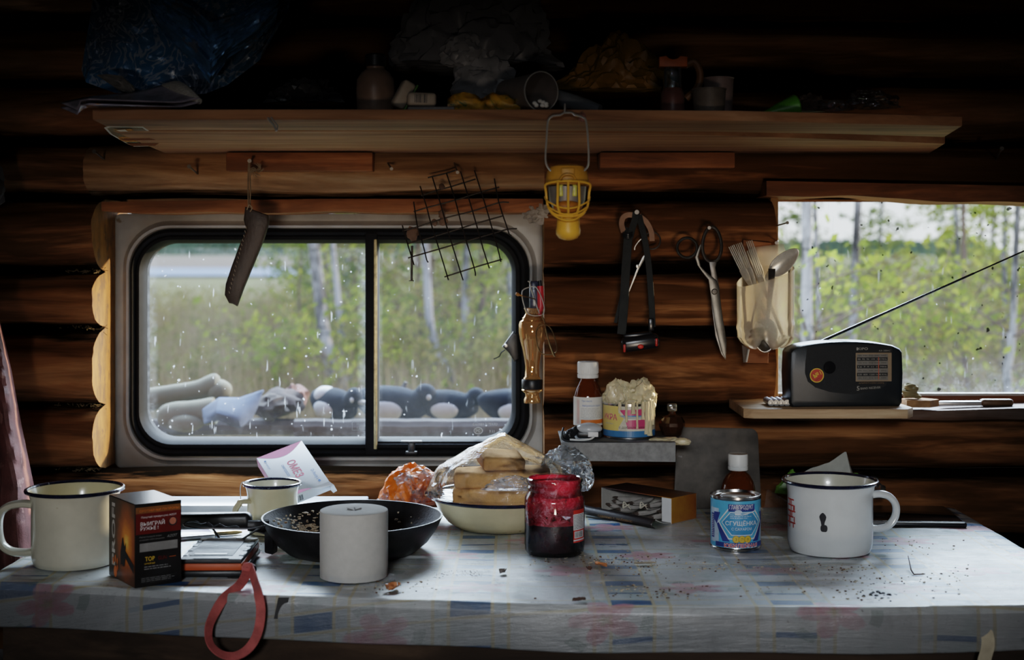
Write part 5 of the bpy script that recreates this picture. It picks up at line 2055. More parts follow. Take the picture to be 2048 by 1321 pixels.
# sheet metal plate leaning on the logs
c = Vector((wx(1436, 2.455), 2.455, TZ))
pl = BM()
ol = []
for (x, y, r_) in ((.076, .0, .004), (.073, .140, .014), (-.070, .142, .014), (-.078, .0, .004)):
    ol.append((x, y, r_))
P2 = []
for i, (x, y, r_) in enumerate(ol):
    a0 = (-PI / 2, 0, PI / 2, PI)[i]
    cx_ = x - math.copysign(r_, x)
    cy_ = y + (r_ if i in (0, 3) else -r_)
    for k in range(6): P2.append((cx_ + r_ * math.cos(a0 + PI / 2 * k / 5), cy_ + r_ * math.sin(a0 + PI / 2 * k / 5)))
prism(pl, P2, .002, Matrix.Rotation(PI / 2 - .14, 4, 'X'), bev=.0006)
tag(obj('metal_plate', pl, mat('stained_sheet', (.085, .072, .06), .6, .3, var=.4, scale=25, spots=(.17, .16, .15), spot_scale=42, spot_at=.68), None, c), 'stained grey metal plate with rounded corners leaning on the logs', 'plate')

# crumbs
r = random.Random(31)
CL = [(1270, 1130, 130, 22, 160), (1300, 1185, 120, 15, 130), (1450, 1135, 60, 10, 60), (1700, 1180, 140, 35, 170), (1640, 1140, 90, 8, 90), (1110, 1125, 50, 8, 70), (920, 1150, 40, 7, 160), (1210, 1120, 60, 10, 60), (600, 1095, 60, 12, 50), (1820, 1100, 70, 20, 40), (780, 1175, 100, 15, 60), (1900, 1150, 70, 25, 40)]
bms = {0: BM(), 1: BM()}
for (px, py, sx_, sy_, n) in CL:
    for i in range(n):
        x, y = r.gauss(px, sx_ * .6), r.gauss(py, sy_ * .6)
        if y < 1062 or y > 1203: continue
        p = T(x, y)
        if p.y < lerp_tab(FRONT, p.x) + .012: continue
        s = r.uniform(.0004, .0014) * (.6 if px == 920 else 1)
        k = 1 if (r.random() < .62 and px != 920) else 0
        lump(bms[k], s * r.uniform(.8, 1.8), s, s * .7, p + Vector((0, 0, s * .4)), .4, i, 1, 2)
tag(obj('bread_crumbs', bms[1], mat('pale_crumb', (.50, .42, .30), .9, var=.3)), 'pale bread crumbs scattered over the oilcloth', 'crumbs', kind='stuff')
tag(obj('dark_crumbs', bms[0], mat('dark_crumb', (.12, .06, .03), .9, var=.4)), 'dark brown crumbs and ash scattered over the oilcloth', 'crumbs', kind='stuff')


def flake(name, label, px, py, sx_, sy_, m, seed, h=.006, cat='peel'):
    bm = BM()

    def f(u, v):
        a, b = u * 2 - 1, v * 2 - 1
        w = math.sqrt(max(0, 1 - a * a)) * .9 + .1
        return Vector((a * sx_, b * sy_ * w, .0012 + h * (b * b * .6 + .5 * abs(noise.noise(Vector((a * 2 + seed, b * 2, seed)))))))
    grid(bm, 12, 8, f)
    return tag(obj(name, bm, m, None, T(px, py), (0, 0, seed)), label, cat)


OP = mat('onion_skin', (.50, .20, .08), .35, var=.3, scale=90)
flake('onion_peel', 'glossy orange onion peel just right of the paper roll foot', 786, 1181, .013, .010, OP, 1.2, .010)
flake('onion_peel', 'flat orange onion peel in front of the jam jar', 1202, 1134, .011, .006, OP, 2.4, .005)
flake('onion_peel', 'small dark peel flake near the table edge in front of the tea carton', 1158, 1205, .009, .005, mat('dark_peel', (.10, .06, .045), .5), .3, .006)
flake('onion_peel', 'pale peel flake lying right of the jam jar foot', 1290, 1130, .016, .005, mat('pale_peel', (.36, .30, .22), .7), .1, .003)
flake('dry_leaf', 'tiny grey curled leaf bit in front of the frying pan', 1005, 1149, .006, .005, mat('grey_leaf', (.18, .15, .13), .8), .9, .009, 'leaf')
flake('dry_leaf', 'dark scrap between the jam jar and the orange peel', 1178, 1142, .006, .004, mat('brown_leaf', (.10, .045, .03), .8), 1.9, .006, 'leaf')
bm = BM()
tube(bm, [T(1816, 1132) + Vector((0, 0, .014)), T(1822, 1146) + Vector((0, 0, .004)), T(1828, 1152) + Vector((0, 0, .0015)), T(1850, 1151) + Vector((0, 0, .0015))], [.0006, .001, .0012, .0006], 5)
tag(obj('dry_twig', bm, mat('twig', (.09, .05, .04), .8)), 'thin forked dry twig lying in front of the chipped mug handle', 'twig')
bm = BM()
for i in range(26):
    s = r.uniform(.001, .0028)
    lump(bm, s, s, s * .6, T(1760 + r.gauss(0, 16), 1192 + r.gauss(0, 5)) + Vector((0, 0, s * .4)), .4, i, 1, 2)
tag(obj('charcoal_crumbs', bm, INK), 'small heap of black charcoal crumbs near the table edge', 'crumbs', kind='stuff')

# ================================================================== GARMENT AND BAG AT THE EDGES
def jacket(u, v):
    L_ = [(-70, 560), (-90, 700), (-110, 820), (-120, 960), (-120, 1150)]
    R_ = [(-6, 640), (18, 740), (38, 850), (64, 975), (80, 1150)]
    k = v * 4
    i = min(3, int(k))
    a = Vector(L_[i]).lerp(Vector(L_[i + 1]), k - i)
    b = Vector(R_[i]).lerp(Vector(R_[i + 1]), k - i)
    p = a.lerp(b, u)
    Y = 2.40 - .085 * math.sin(PI * min(1, u * .98)) ** .6 + .018 * math.sin(u * 19 + v * 2) + .008 * noise.noise(Vector((u * 5, v * 7, 1))) + .006 * (1 - 2 * abs(noise.noise(Vector((u * 7, v * 12, 4)))))
    return W(p.x, p.y, Y)


bm = BM()
grid(bm, 40, 60, jacket)
o = obj('hanging_jacket', bm, mat('brown_red_cloth', (.23, .095, .085), .6, var=.45, scale=28, bump=.4, bscale=300, spots=(.40, .22, .19), spot_scale=35, spot_at=.62))
md = o.modifiers.new('thickness', 'SOLIDIFY')
md.thickness = .004
tag(o, 'brownish red jacket sleeve hanging on the wall behind the large pale mug', 'jacket')
bm = BM()
lump(bm, .05, .03, .06, (0, 0, 0), .3, 71, 4, 2)
tag(obj('dark_garment', bm, mat('dark_cloth', (.03, .025, .024), .8), None, W(-56, 368, 2.38)), 'dark cloth end peeking in at the frame edge beside the logs', 'cloth')
c = Vector((wx(105, 2.02), 2.02, .60))
bm = BM()
lump(bm, .045, .035, .05, (0, 0, .045), .3, 73, 4, 2, 0)
tag(obj('clear_carrier_bag', bm, FILM, None, c), 'clear plastic bag on the low stool beneath the table', 'bag')
st = thing('low_stool', 'dark wooden stool standing beneath the table', 'stool', (c.x, c.y, 0))
bm = BM()
box(bm, .24, .20, .03, (0, 0, .585), .004)
obj('seat', bm, DARKW, st)
for sx_ in (-1, 1):
    for sy_ in (-1, 1):
        bm = BM()
        box(bm, .03, .03, .57, (sx_ * .1, sy_ * .08, .285), .003)
        obj('leg', bm, DARKW, st)

# ================================================================== SMALL METAL SHELF
ZS = .8835
ms = thing('metal_wall_shelf', 'small grey sheet metal shelf on the logs between the windows', 'shelf', (0, 0, 0))
GALV = mat('galvanised_sheet', (.17, .17, .168), .6, .5, var=.3, scale=70, bump=.15, bscale=300)
bm = BM()
X0, X1 = wx(1122, 2.33), wx(1351, 2.33)
box(bm, X1 - X0, .15, .0016, ((X0 + X1) / 2, 2.405, ZS - .0008), .0004)
prism(bm, [(X0, -.030), (X1, -.032), (X1, 0), (X0, .0)], .0016, Matrix.Translation((0, 2.3305, ZS - .0005)) @ Matrix.Rotation(PI / 2, 4, 'X'))
obj('shelf_sheet', bm, GALV, ms)
bm = BM()
tube(bm, smooth([W(1127, 856, 2.34), W(1124, 868, 2.335), W(1127, 880, 2.332), W(1150, 884, 2.331), W(1250, 886, 2.331), W(1340, 889, 2.331)], 5), .0016, 6)
obj('rolled_edge', bm, BLACKP, ms)
bt = bottle('brown medicine bottle with a ribbed white cap and white label on the metal shelf', Vector((wx(1176, 2.42), 2.42, ZS)), .0252, .1275, .0183, .027, .0135)
g = Gfx()
mats = [mat('label_white', (.56, .55, .52), .6, var=.05), ORANGEI, BLUEI, GREYI, REDI]
g.rect(-.037, .019, .036, .068, 0)
g.rect(-.014, .023, .036, .0295, 1)
g.text('При кашле', -.0035, .0615, .0030, 2, w=.0175)
g.text('Амброксол-сироп', .0055, .0535, .0034, 2, w=.034)
g.lines(-.014, .032, .028, .050, 7, 3, .3)
for k in range(3): g.rect(-.022 + .002 * k, .022, -.0215 + .002 * k, .064, 4)
bm = BM()
g.into(bm, on_cyl(.0254), .003, .00004)
obj('paper_label', bm, mats, bt, flat=True, label='white label with an orange bar')
# caviar tin full of melted wax
c = Vector((wx(1258, 2.405), 2.405, ZS))
ct = thing('wax_filled_tin', 'low printed fish tin overflowing with melted candle wax on the metal shelf', 'tin', c)
RT, HT = .0448, .060
bm = BM()
lathe(bm, [(0, 0), (.0435, 0), (.0455, .001), (.0455, .003), (RT - .0005, .004), (RT - .0005, HT - .003), (.0455, HT - .002), (.0455, HT), (.044, HT), (.0435, HT - .006), (0, HT - .007)], 64)
obj('tin_body', bm, TIN, ct)
mats = [mat('tin_yellow', (.58, .46, .15), .35, var=.1), mat('tin_magenta', (.46, .06, .15), .35, var=.1), mat('tin_blue', (.05, .17, .34), .35, var=.1), INK, mat('tin_pale', (.56, .52, .42), .4), GREYI]
g = Gfx()
g.rect(-.075, .004, .075, HT - .004, 4)
g.rect(-.075, .004, -.022, HT - .004, 0)
g.poly([(-.032, .050), (-.020, .044), (-.012, .036), (-.022, .020), (-.045, .020), (-.045, .050)], 0)
g.poly([(-.020, .050), (.035, .052), (.035, .041), (-.012, .0405)], 1)
g.poly([(-.022, .0405), (.0, .041), (.030, .0405), (.036, .039), (.028, .036), (-.010, .035)], 5)
g.poly([(-.022, .0405), (.0, .041), (.030, .0405), (.036, .0395), (.0, .0388)], 2)
g.poly([(-.010, .033), (.040, .034), (.040, .018), (-.006, .018)], 1)
g.rect(-.075, .004, .075, .0145, 2)
g.text('ИКРА', -.040, .0375, .0100, 1, w=.031, bold=.015)
g.text('мойвы', -.041, .0265, .0030, 5, w=.018)
g.text('с добавлением', .002, .0205, .0042, 3, w=.046)
bm = BM()
g.into(bm, on_cyl(RT), .004, .00004)
obj('tin_print', bm, mats, ct, flat=True, label='yellow, magenta and blue print')
WAX = mat('old_wax', (.58, .50, .33), .35, var=.18, scale=45, bump=.35, bscale=160, sss=.25, coat=.15)
bm = BM()
for (x, y, z, a, b_, h, s) in ((-.019, -.010, HT + .010, .020, .018, .027, 1), (-.027, .008, HT + .002, .016, .016, .022, 2), (.020, -.006, HT + .008, .024, .024, .030, 3), (.030, -.014, HT - .004, .013, .014, .022, 4), (.003, -.016, HT - .004, .020, .014, .016, 5), (.0, .01, HT - .004, .036, .03, .014, 6), (-.010, -.018, HT + .014, .010, .008, .014, 9)):
    lump(bm, a, b_, h, (x, y, z), .32, s + 80, 4, 2.0)
obj('wax_mound', bm, WAX, ct)
bm = BM()
for a, ln, w_ in ((-.95, .055, .0045), (-.80, .058, .005), (-.66, .040, .0045), (-1.12, .030, .003), (-1.5, .020, .004), (-1.75, .034, .0025), (-2.0, .014, .003), (-1.35, .045, .002)):
    q = Vector((math.cos(a), math.sin(a), 0)) * (RT + .0015)
    n_ = 8
    tube(bm, [q + Vector((.0008 * noise.noise(Vector((i, a * 9, 1))), 0, HT + .004 - ln * i / n_)) for i in range(n_ + 1)], [w_ * (.8 + .4 * abs(noise.noise(Vector((i * .8, a * 5, 2))))) for i in range(n_)] + [w_ * 1.1], 8)
obj('wax_drip', bm, WAX, ct)
bm = BM()
lump(bm, .030, .014, .007, W(1340, 884, 2.36) - Vector((.008, 0, 0)), .3, 91, 4, 2)
lump(bm, .013, .010, .0065, W(1366, 884, 2.345), .15, 92, 4, 1.5)
obj_ = obj('wax_puddle', bm, WAX)
tag(obj_, 'pale wax lump hanging over the end of the metal shelf', 'wax')
# clear domed cap over black clip
t = thing('clip_on_light', 'small black clip lamp with a clear dome lying before the medicine bottle', 'lamp', W(1178, 872, 2.365))
bm = BM()
lump(bm, .0225, .018, .010, (0, 0, .012), .03, 1, 3, 1, None, False)
obj('clear_dome', bm, mat('frosted_dome', (.42, .44, .46), .25, var=.1), t, label='frosted dome')
bm = BM()
box(bm, .042, .026, .012, (0, 0, .003), .004)
for k in range(3): tube(bm, smooth([(-.020 - .004 * k, -.006, .006), (-.027 - .004 * k, -.010, .0), (-.024 - .004 * k, -.014, -.006)], 4), .0022, 6)
obj('black_clip', bm, BLACKP, t)
bm = BM()
box(bm, .017, .0008, .008, (.006, -.0165, .004), .0003)
obj('white_tag', bm, WHITEI, t, label='white paper tag')
bm = BM()
tube(bm, smooth([W(1140, 880, 2.345), W(1160, 881, 2.342), W(1180, 879, 2.342), W(1188, 874, 2.345)], 5), .0018, 6)
tag(obj('plastic_strip', bm, WHITEP), 'short curved white plastic strip on the edge of the metal shelf', 'strip')
bm = BM()
for i, (px, py, s) in enumerate(((1134, 872, .009), (1142, 866, .008), (1150, 862, .008))):
    lump(bm, s, s, s * .8, W(px, py, 2.362), .3, i, 3, 2)
tag(obj('black_rubber_scrap', bm, BLACKP), 'crumpled black rubber scrap at the end of the metal shelf', 'scrap')
# perfume flask
t = thing('glass_flask', 'small faceted dark glass flask with a stopper at the end of the metal shelf', 'flask', W(1344, 873, 2.40))
bm = BM()
lathe(bm, [(0, .001), (.013, 0), (.017, .003), (.0185, .008), (.0225, .018), (.0225, .024), (.017, .034), (.008, .037), (.006, .039), (.006, .043)], 10)
obj('glass_body', bm, amber_mat('brown_flask_glass', (.06, .025, .012)), t, sharp=10)
bm = BM()
box(bm, .016, .012, .013, (0, 0, .0495), .002)
obj('stopper', bm, clear('stopper_glass', haze=.1, tint=(.5, .5, .5)), t)

# ================================================================== RADIO SHELF
bm = BM()
PX0, PX1 = wx(1488, 2.34), wx(1828, 2.34)
prism(bm, [(PX0, 2.345), (PX0 + .016, 2.335), (PX1 - .012, 2.335), (PX1 + .004, 2.36), (PX1 - .004, 2.50), (PX0, 2.50)], .0165, Matrix.Translation((0, 0, .922)), bev=.002)
tag(obj('radio_shelf_board', bm, PINEW), 'pale pine board on the sill carrying the radio', 'board')
ZR = .9388
c = Vector((wx(1693, 2.37), 2.365, ZR))
rad = thing('transistor_radio', 'black portable radio with a tuning scale standing on the pine board', 'radio', c, (0, 0, math.radians(5)))
RWD, RHT = .194, .111
NAVYP = mat('radio_plastic', (.012, .017, .022), .36, var=.25, bump=.1, bscale=700)


def rprof(ins=0.0):
    P = []
    hw = RWD / 2 - ins
    n = 14
    for i in range(n + 1):
        k = -1 + 2 * i / n
        P.append((k * (hw - .004), RHT - ins - .0105 * abs(k) ** 2.2 - (.003 if abs(k) == 1 else 0)))
    return [(-hw + .004, ins), (-hw, ins + .006), (-hw - .0015, RHT * .5), (-hw, RHT - .020)] + P + [(hw, RHT - .020), (hw + .0015, RHT * .5), (hw, ins + .006), (hw - .004, ins)]


bm = BM()
t_ = bmesh.new()
secs = [(0, .006), (.002, .0015), (.006, .0), (.052, .0), (.058, .003), (.060, .008)]
rings = []
for y, ins in secs:
    rings.append([t_.verts.new((x, y, z)) for x, z in rprof(ins)])
for a, b in zip(rings, rings[1:]):
    n = len(a)
    for i in range(n): t_.faces.new((a[i], a[(i + 1) % n], b[(i + 1) % n], b[i]))
t_.faces.new(rings[0])
t_.faces.new(rings[-1][::-1])
bmesh.ops.recalc_face_normals(t_, faces=list(t_.faces))
merge(bm, t_)
obj('radio_case', bm, NAVYP, rad)
k = .0001311


def zu(x): return (x - 1045) * k * .97


def zv(y): return (960 - y) * k


g = Gfx()
mats = [mat('grille_black', (.006, .007, .009), .5, bump=.4, bscale=1500), YELI, mat('sticker_red', (.42, .05, .03), .4), mat('dial_tan', (.27, .20, .13), .4, var=.1), INK, mat('dial_grey', (.17, .16, .145), .5), mat('needle_red', (.5, .10, .04), .5), mat('pale_print', (.30, .29, .26), .5), mat('gold_print', (.24, .16, .08), .5), mat('case_sheen', (.03, .04, .05), .3)]
g.poly([(zu(500), zv(200)), (zu(800), zv(170)), (zu(1150), zv(155)), (zu(1640), zv(175)), (zu(1660), zv(200)), (zu(1655), zv(560)), (zu(1560), zv(700)), (zu(1350), zv(770)), (zu(1100), zv(800)), (zu(800), zv(765)), (zu(610), zv(705)), (zu(510), zv(630)), (zu(470), zv(520)), (zu(475), zv(400))], 0)
g.disc(zu(632), zv(552), .0122, 1)
g.disc(zu(632), zv(552), .0106, 2)
g.text('№1', zu(636), zv(540), .0068, 1, w=.014, rot=.5, bold=.01)
g.text('quality', zu(645), zv(598), .0020, 4, w=.009, rot=.5)
g.rect(zu(1160), zv(635), zu(1650), zv(265), 3)
g.rect(zu(1175), zv(620), zu(1600), zv(283), 5)
for y in (346, 445, 545):
    g.rect(zu(1175), zv(y + 22), zu(1595), zv(y - 22), 4)
r = random.Random(2)
for y, s in ((346, '88  92  96  104  108 MHz'), (445, '5.6  7  9  11  13 MHz'), (545, '530  800  1200 1600 KHz')):
    g.text(s, zu(1385), zv(y), .0026, 7, w=.050)
for y in (300, 395, 495, 590):
    g.text('FM  TV1  TV2  SW1  SW2', zu(1385), zv(y), .0018, 4, w=.048)
g.rect(zu(1467), zv(610), zu(1475), zv(320), 6)
g.text('KIPO', zu(1255), zv(212), .0042, 7, w=.0175, bold=.01)
g.rect(zu(1168), zv(232), zu(1192), zv(195), 7)
g.text('KB-308AC', zu(1555), zv(238), .0030, 7, w=.0200, shear=.2)
g.text('AM/FM/TV/SW1/SW2', zu(1370), zv(655), .0026, 8, w=.0440)
g.text('5', zu(1190), zv(722), .0075, 7, w=.0048, bold=.01)
g.text('BAND RECEIVER', zu(1360), zv(718), .0036, 7, w=.0350, rot=.05, bold=.01)
bm = BM()
g.into(bm, on_plane((0, -.0001, 0), (1, 0, 0), (0, 0, 1)), eps=.00006)
obj('front_lettering', bm, mats, rad, flat=True, label='speaker panel with tuning scale and pale lettering')
bm = BM()
lathe(bm, [(.009, 0), (.0105, .0012), (.0095, .0022), (.004, .0026), (0, .0030)], 24, M4=Matrix.Translation((zu(800), -.0012, zv(450))) @ Matrix.Rotation(PI / 2, 4, 'X'))
obj('round_badge', bm, mat('gloss_black', (.01, .01, .012), .12), rad)
bm = BM()
A0, A1 = W(1632, 688, 2.42), W(2060, 497, 2.28)
for (f0, f1, rr) in ((0, .30, .0026), (.30, .52, .0022), (.52, .75, .0018), (.75, 1.0, .0013)):
    tube(bm, [A0.lerp(A1, f0), A0.lerp(A1, f1)], rr, 10)
lathe(bm, [(0, -.004), (.005, -.003), (.005, .004), (0, .006)], 12, c=A0)
rad_inv = (Matrix.Translation(c) @ Matrix.Rotation(math.radians(5), 4, 'Z')).inverted()
bm.transform(rad_inv)
obj('telescopic_aerial', bm, mat('aerial_metal', (.10, .11, .12), .25, .9), rad)
for i in range(4):
    p = Vector((wx(1542.5 + 10.6 * i, 2.37), 2.37, ZR + .0062))
    t = thing('small_battery', 'bare battery lying end on beside the radio on the pine board', 'battery', p, group='batteries beside the radio')
    bm = BM()
    lathe(bm, [(0, .0), (.0050, 0), (.0058, .0006), (.0058, .046), (.005, .047), (0, .047)], 20, M4=Matrix.Rotation(-PI / 2, 4, 'X'))
    obj('battery_jacket', bm, mat('silver_jacket', (.45, .46, .5), .35, .6), t)
    bm = BM()
    lathe(bm, [(.0, -.0014), (.0022, -.0012), (.0024, 0)], 14, M4=Matrix.Rotation(-PI / 2, 4, 'X'))
    lathe(bm, [(.0028, -.0002), (.0048, -.0002)], 20, M4=Matrix.Rotation(-PI / 2, 4, 'X'))
    obj('terminal', bm, STEEL, t)
# bark slab with a coil of cord, knife on the sill
bm = BM()
prism(bm, [(0, 0), (.040, -.004), (.062, .018), (.040, .040), (.0, .034)], .013, Matrix.Translation((wx(1812, 2.46), 2.455, .9275)), bev=.002)
tag(obj('wood_chunk', bm, mat('splintered_wood', (.34, .19, .09), .9, var=.4, scale=70, bump=.9)), 'splintered wood chunk lying right of the radio', 'wood')
bm = BM()
r = random.Random(6)
for k in range(9):
    ctr = Vector((wx(1822, 2.47) + r.uniform(-.004, .006), 2.475, .945 + .0025 * k))
    pts = [ctr + Vector(((.014 - .0007 * k) * math.cos(a + k), .010 * math.sin(a + k), .0018 * math.sin(a * 2 + k))) for a in [i * PI / 6 for i in range(12)]]
    tube(bm, pts, .0020, 6, closed=True)
tag(obj('cord_coil', bm, mat('khaki_cord', (.24, .20, .11), .9, var=.3, bump=.5, bscale=600)), 'small coil of khaki cord on the wood chunk', 'cord')
kn = thing('folding_knife', 'knife with a pale blade and brown handle lying on the sill', 'knife', (wx(1950, 2.50), 2.50, .9305))
bm = BM()
prism(bm, [(-.068, -.004), (-.055, .006), (.0, .009), (.010, .008), (.010, -.006), (-.04, -.008)], .008, Matrix.Translation((0, 0, -.004)), bev=.002)
obj('blade', bm, mat('foil_blade', (.55, .58, .62), .3, .7, var=.2, scale=90), kn)
bm = BM()
t_ = bmesh.new()
box(t_, .058, .018, .013, (.038, 0, .001), .005, 3)
merge(bm, t_)
obj('handle', bm, mat('knife_handle', (.16, .10, .06), .35, var=.3), kn)
# ================================================================== HANGING THINGS
NAILM = mat('nail_steel', (.20, .18, .16), .45, .8, var=.4)


def nail(label, p, q, r_=.0016, head=.0036):
    """q is the tip in the wall, p the head"""
    p, q = Vector(p), Vector(q)
    bm = BM()
    d = (q - p).normalized()
    tube(bm, [p, p + d * .0012], head, 10)
    tube(bm, [p + d * .0012, q], r_, 8)
    return tag(obj('nail', bm, NAILM), label, 'nail')


nail('slanted nail in the log above the upper corner of the wide window frame', W(188, 303, 2.42), W(216, 325, 2.50))
nail('bent nail in the pale beam left of the bracket board', W(378, 333, 2.40), W(398, 350, 2.48))
nail('pale nail sticking up out of the log above the plain window', W(2004, 297, 2.40), W(1990, 322, 2.50))
nail('long nail in the jamb of the plain window above the cutlery holder', W(1575, 446, 2.46), W(1548, 453, 2.56), .0014, .003)
nail('nail at the broken top of the cut bottle cutlery holder', W(1553, 486, 2.40), W(1556, 482, 2.56), .0014, .003)
nail('long rusty nail hanging point up from the wire grating', W(823, 563, 2.40), W(824, 492, 2.41), .0022, .0046)
nail('short nail at the left end of the pale beam, near the grating', W(783, 338, 2.40), W(775, 325, 2.475), .0014, .003)
nail('short nail holding the top of the wire grating', W(915, 345, 2.39), W(908, 325, 2.475), .0014, .003)

# knife sheath on a cord
SH = thing('leather_knife_sheath', 'brown leather knife sheath hanging on a cord before the wide window', 'sheath', (0, 0, 0))
LEATH = mat('dark_leather', (.042, .026, .019), .5, var=.4, scale=22, bump=.3, bscale=180)
YS = 2.37
ol = [(491, 414), (537, 431), (538, 447), (528, 480), (511, 522), (489, 575), (475, 613), (466, 608), (459, 607), (450, 590), (452, 568), (463, 535), (480, 490), (494, 462), (488, 440)]
o0 = W(495, 510, YS)
P2 = [((wx(x, YS) - o0.x), (wz(y, YS) - o0.z)) for x, y in ol]
bm = BM()
prism(bm, P2, .014, Matrix.Translation((o0.x, o0.y + .007, o0.z)) @ Matrix.Rotation(PI / 2, 4, 'X'), bev=.004)
obj('leather_body', bm, LEATH, SH)
bm = BM()
for i in range(16):
    p = W(489, 455, YS - .009).lerp(W(455, 585, YS - .009), i / 15)
    box(bm, .0013, .001, .0042, p + Vector((.003, 0, 0)), rot=(0, -.3, 0))
obj('stitching', bm, mat('waxed_thread', (.22, .18, .14), .7), SH)
bm = BM()
tube(bm, [W(497, 418, YS - .002), W(496, 380, 2.38), W(497, 326, 2.398)], .0012, 6)
tube(bm, [W(500, 420, YS + .002), W(501, 380, 2.385), W(499, 326, 2.398)], .0012, 6)
tube(bm, smooth([W(494, 420, YS - .01), W(498, 410, YS - .012), W(504, 416, YS - .01), W(500, 424, YS - .01)], 4), .0011, 6)
r = random.Random(9)
for i in range(14):
    a = r.uniform(0, 2 * PI)
    q = W(513, 340, 2.396)
    tube(bm, smooth([q, q + Vector((.007 * math.cos(a), -.003, .006 * math.sin(a))), q + Vector((.013 * math.cos(a + .9), -.004, .012 * math.sin(a + .9)))], 3), .0006, 4)
obj('cord', bm, mat('hemp_cord', (.24, .19, .13), .9, var=.3), SH)
nail('nail in the bracket board carrying the sheath cord', W(499, 322, 2.385), W(499, 324, 2.45))

# wire grating
ZG = lambda x, y: (780 + x / 5.284, 330 + y / 5.284)
V_ = [[(130, 640), (190, 850), (255, 1060)], [(250, 390), (292, 660), (345, 830), (390, 1010), (408, 1025)], [(318, 225), (390, 455), (430, 610), (520, 895), (618, 1220)], [(448, 130), (545, 450), (610, 690), (772, 1220)], [(595, 85), (690, 375), (765, 665), (890, 1090), (903, 1175)], [(745, 70), (825, 330), (910, 620), (985, 890), (1050, 1095)], [(893, 60), (1000, 400), (1090, 710), (1140, 890), (1172, 1025)], [(1103, 145), (1150, 395), (1245, 685), (1258, 730), (1282, 748)]]
H_ = [[(400, 135), (590, 90), (690, 58)], [(330, 325), (490, 270), (640, 232), (905, 150)], [(250, 495), (380, 455), (680, 375), (955, 290), (1155, 235)], [(130, 700), (290, 655), (590, 560), (870, 490), (1150, 400), (1258, 397)], [(180, 835), (340, 795), (620, 710), (910, 620), (1190, 540)], [(190, 985), (520, 890), (810, 805), (1090, 725), (1245, 680), (1342, 675)], [(575, 1185), (890, 1085), (1185, 998)]]
gr = BM()
for k, L0 in enumerate((V_, H_)):
    for ln in L0:
        pts = [W(*ZG(x, y), 2.425 - .00012 * (y - 100) * .3 + (.0013 if k else -.0013)) for x, y in ln]
        tube(gr, smooth(pts, 3), .00125, 6)
g_ = tag(obj('wire_grating', gr, WIRE), 'tilted piece of black wire grating hung over the sliding pane corner', 'grating')
bm = BM()
for (x, y, s) in ((560, 590, .007), (548, 520, .006), (470, 610, .005), (545, 230, .0045), (240, 730, .010)):
    lump(bm, s, s * .5, s * 1.2, W(*ZG(x, y), 2.412), .5, int(x), 2, 2)
tag(obj('dried_bait_scrap', bm, mat('dried_scrap', (.12, .07, .045), .8, var=.5)), 'dried brown scraps stuck in the wire grating', 'scrap', kind='stuff')
bm = BM()
lump(bm, .020, .010, .016, W(1074, 428, 2.50), .5, 3, 4, 3)
tag(obj('moss_tuft', bm, mat('grey_moss', (.30, .26, .22), .95, var=.4, bump=.8, bscale=300)), 'grey tow tuft stuffed at the corner of the board over the window', 'tow')

# yellow inspection lamp
YL = 1.855
il = thing('work_light', 'yellow plastic cage lamp hanging upside down on a wire hook from the shelf', 'lamp', W(1135, 400, YL))
O = il.location.copy()
LW = lambda x, y, dy=0.0: W(x, y, YL + dy) - O
YEL = mat('yellow_plastic', (.80, .45, .06), .4, var=.12, scale=40)
bm = BM()
pts = [LW(1123, 354), LW(1108, 347), LW(1096, 335), LW(1091, 318), LW(1093, 280), LW(1096, 243), LW(1104, 233), LW(1112, 231), LW(1121, 230), LW(1128, 226), LW(1136, 225.5), LW(1144, 226), LW(1150, 230), LW(1158, 232), LW(1166, 235), LW(1172, 242), LW(1176, 280), LW(1177, 325), LW(1170, 340), LW(1157, 350), LW(1145, 354)]
tube(bm, smooth(pts, 4), .0013, 8)
tube(bm, smooth([LW(1130, 208, .0), LW(1129.5, 218, -.003), LW(1129, 227, 0)], 3), .0013, 8)
obj('wire_hook', bm, BRIGHT, il, label='bright bent wire hook')
k = YL / F
bm = BM()
# hood: dome above the opening, tapering to the socket below
prof = [(0, .044), (.013, .0435), (.022, .041), (.027, .034), (.0285, .024), (.029, .016)]
lathe(bm, prof + [(.027, .016), (.0265, .026), (.02, .038), (0, .041)], 40, M4=Matrix.Translation((0, .012, .004)) @ Matrix.Diagonal((1, .85, 1, 1)))
box(bm, .018, .016, .010, (0, -.004, .037), .002)
tube(bm, smooth([(-.011, -.013, .024), (-.007, -.016, .031), (0, -.017, .033), (.007, -.016, .031), (.011, -.013, .024)], 4), .0016, 8)
obj('hood', bm, mat('yellow_hood', (.60, .31, .045), .45, var=.15), il)
bm = BM()
ring = [(-.0275, -.012, .021), (0, -.022, .024), (.0275, -.012, .021), (.0285, -.004, .010), (.0255, -.008, -.010), (.016, -.016, -.020), (0, -.020, -.022), (-.016, -.016, -.020), (-.0255, -.008, -.010), (-.0285, -.004, .010)]
tube(bm, smooth(ring, 4, True), .0017, 8, closed=True)
for x in (-.0135, .0, .0140):
    tube(bm, smooth([(x, -.021, .023), (x * 1.02, -.024, .006), (x * 1.0, -.023, -.010), (x * .55 + .001, -.012, -.027)], 5), .0017, 8)
for s, zz in ((.030, .004), (.0275, -.004), (.0240, -.012)):
    tube(bm, smooth([(-s, .004, zz), (-s * .9, -.012, zz - .006), (-s * .45, -.0205, zz - .0135), (0, -.0215, zz - .016), (s * .45, -.0205, zz - .0135), (s * .9, -.012, zz - .006), (s, .004, zz)], 4), .0012, 6)
obj('cage', bm, YEL, il)
bm = BM()
lathe(bm, [(.012, -.018), (.015, -.024), (.0155, -.036), (.0165, -.040), (.0160, -.046), (.012, -.051), (.005, -.0535), (0, -.054)], 32, M4=Matrix.Translation((.001, .0, .0)))
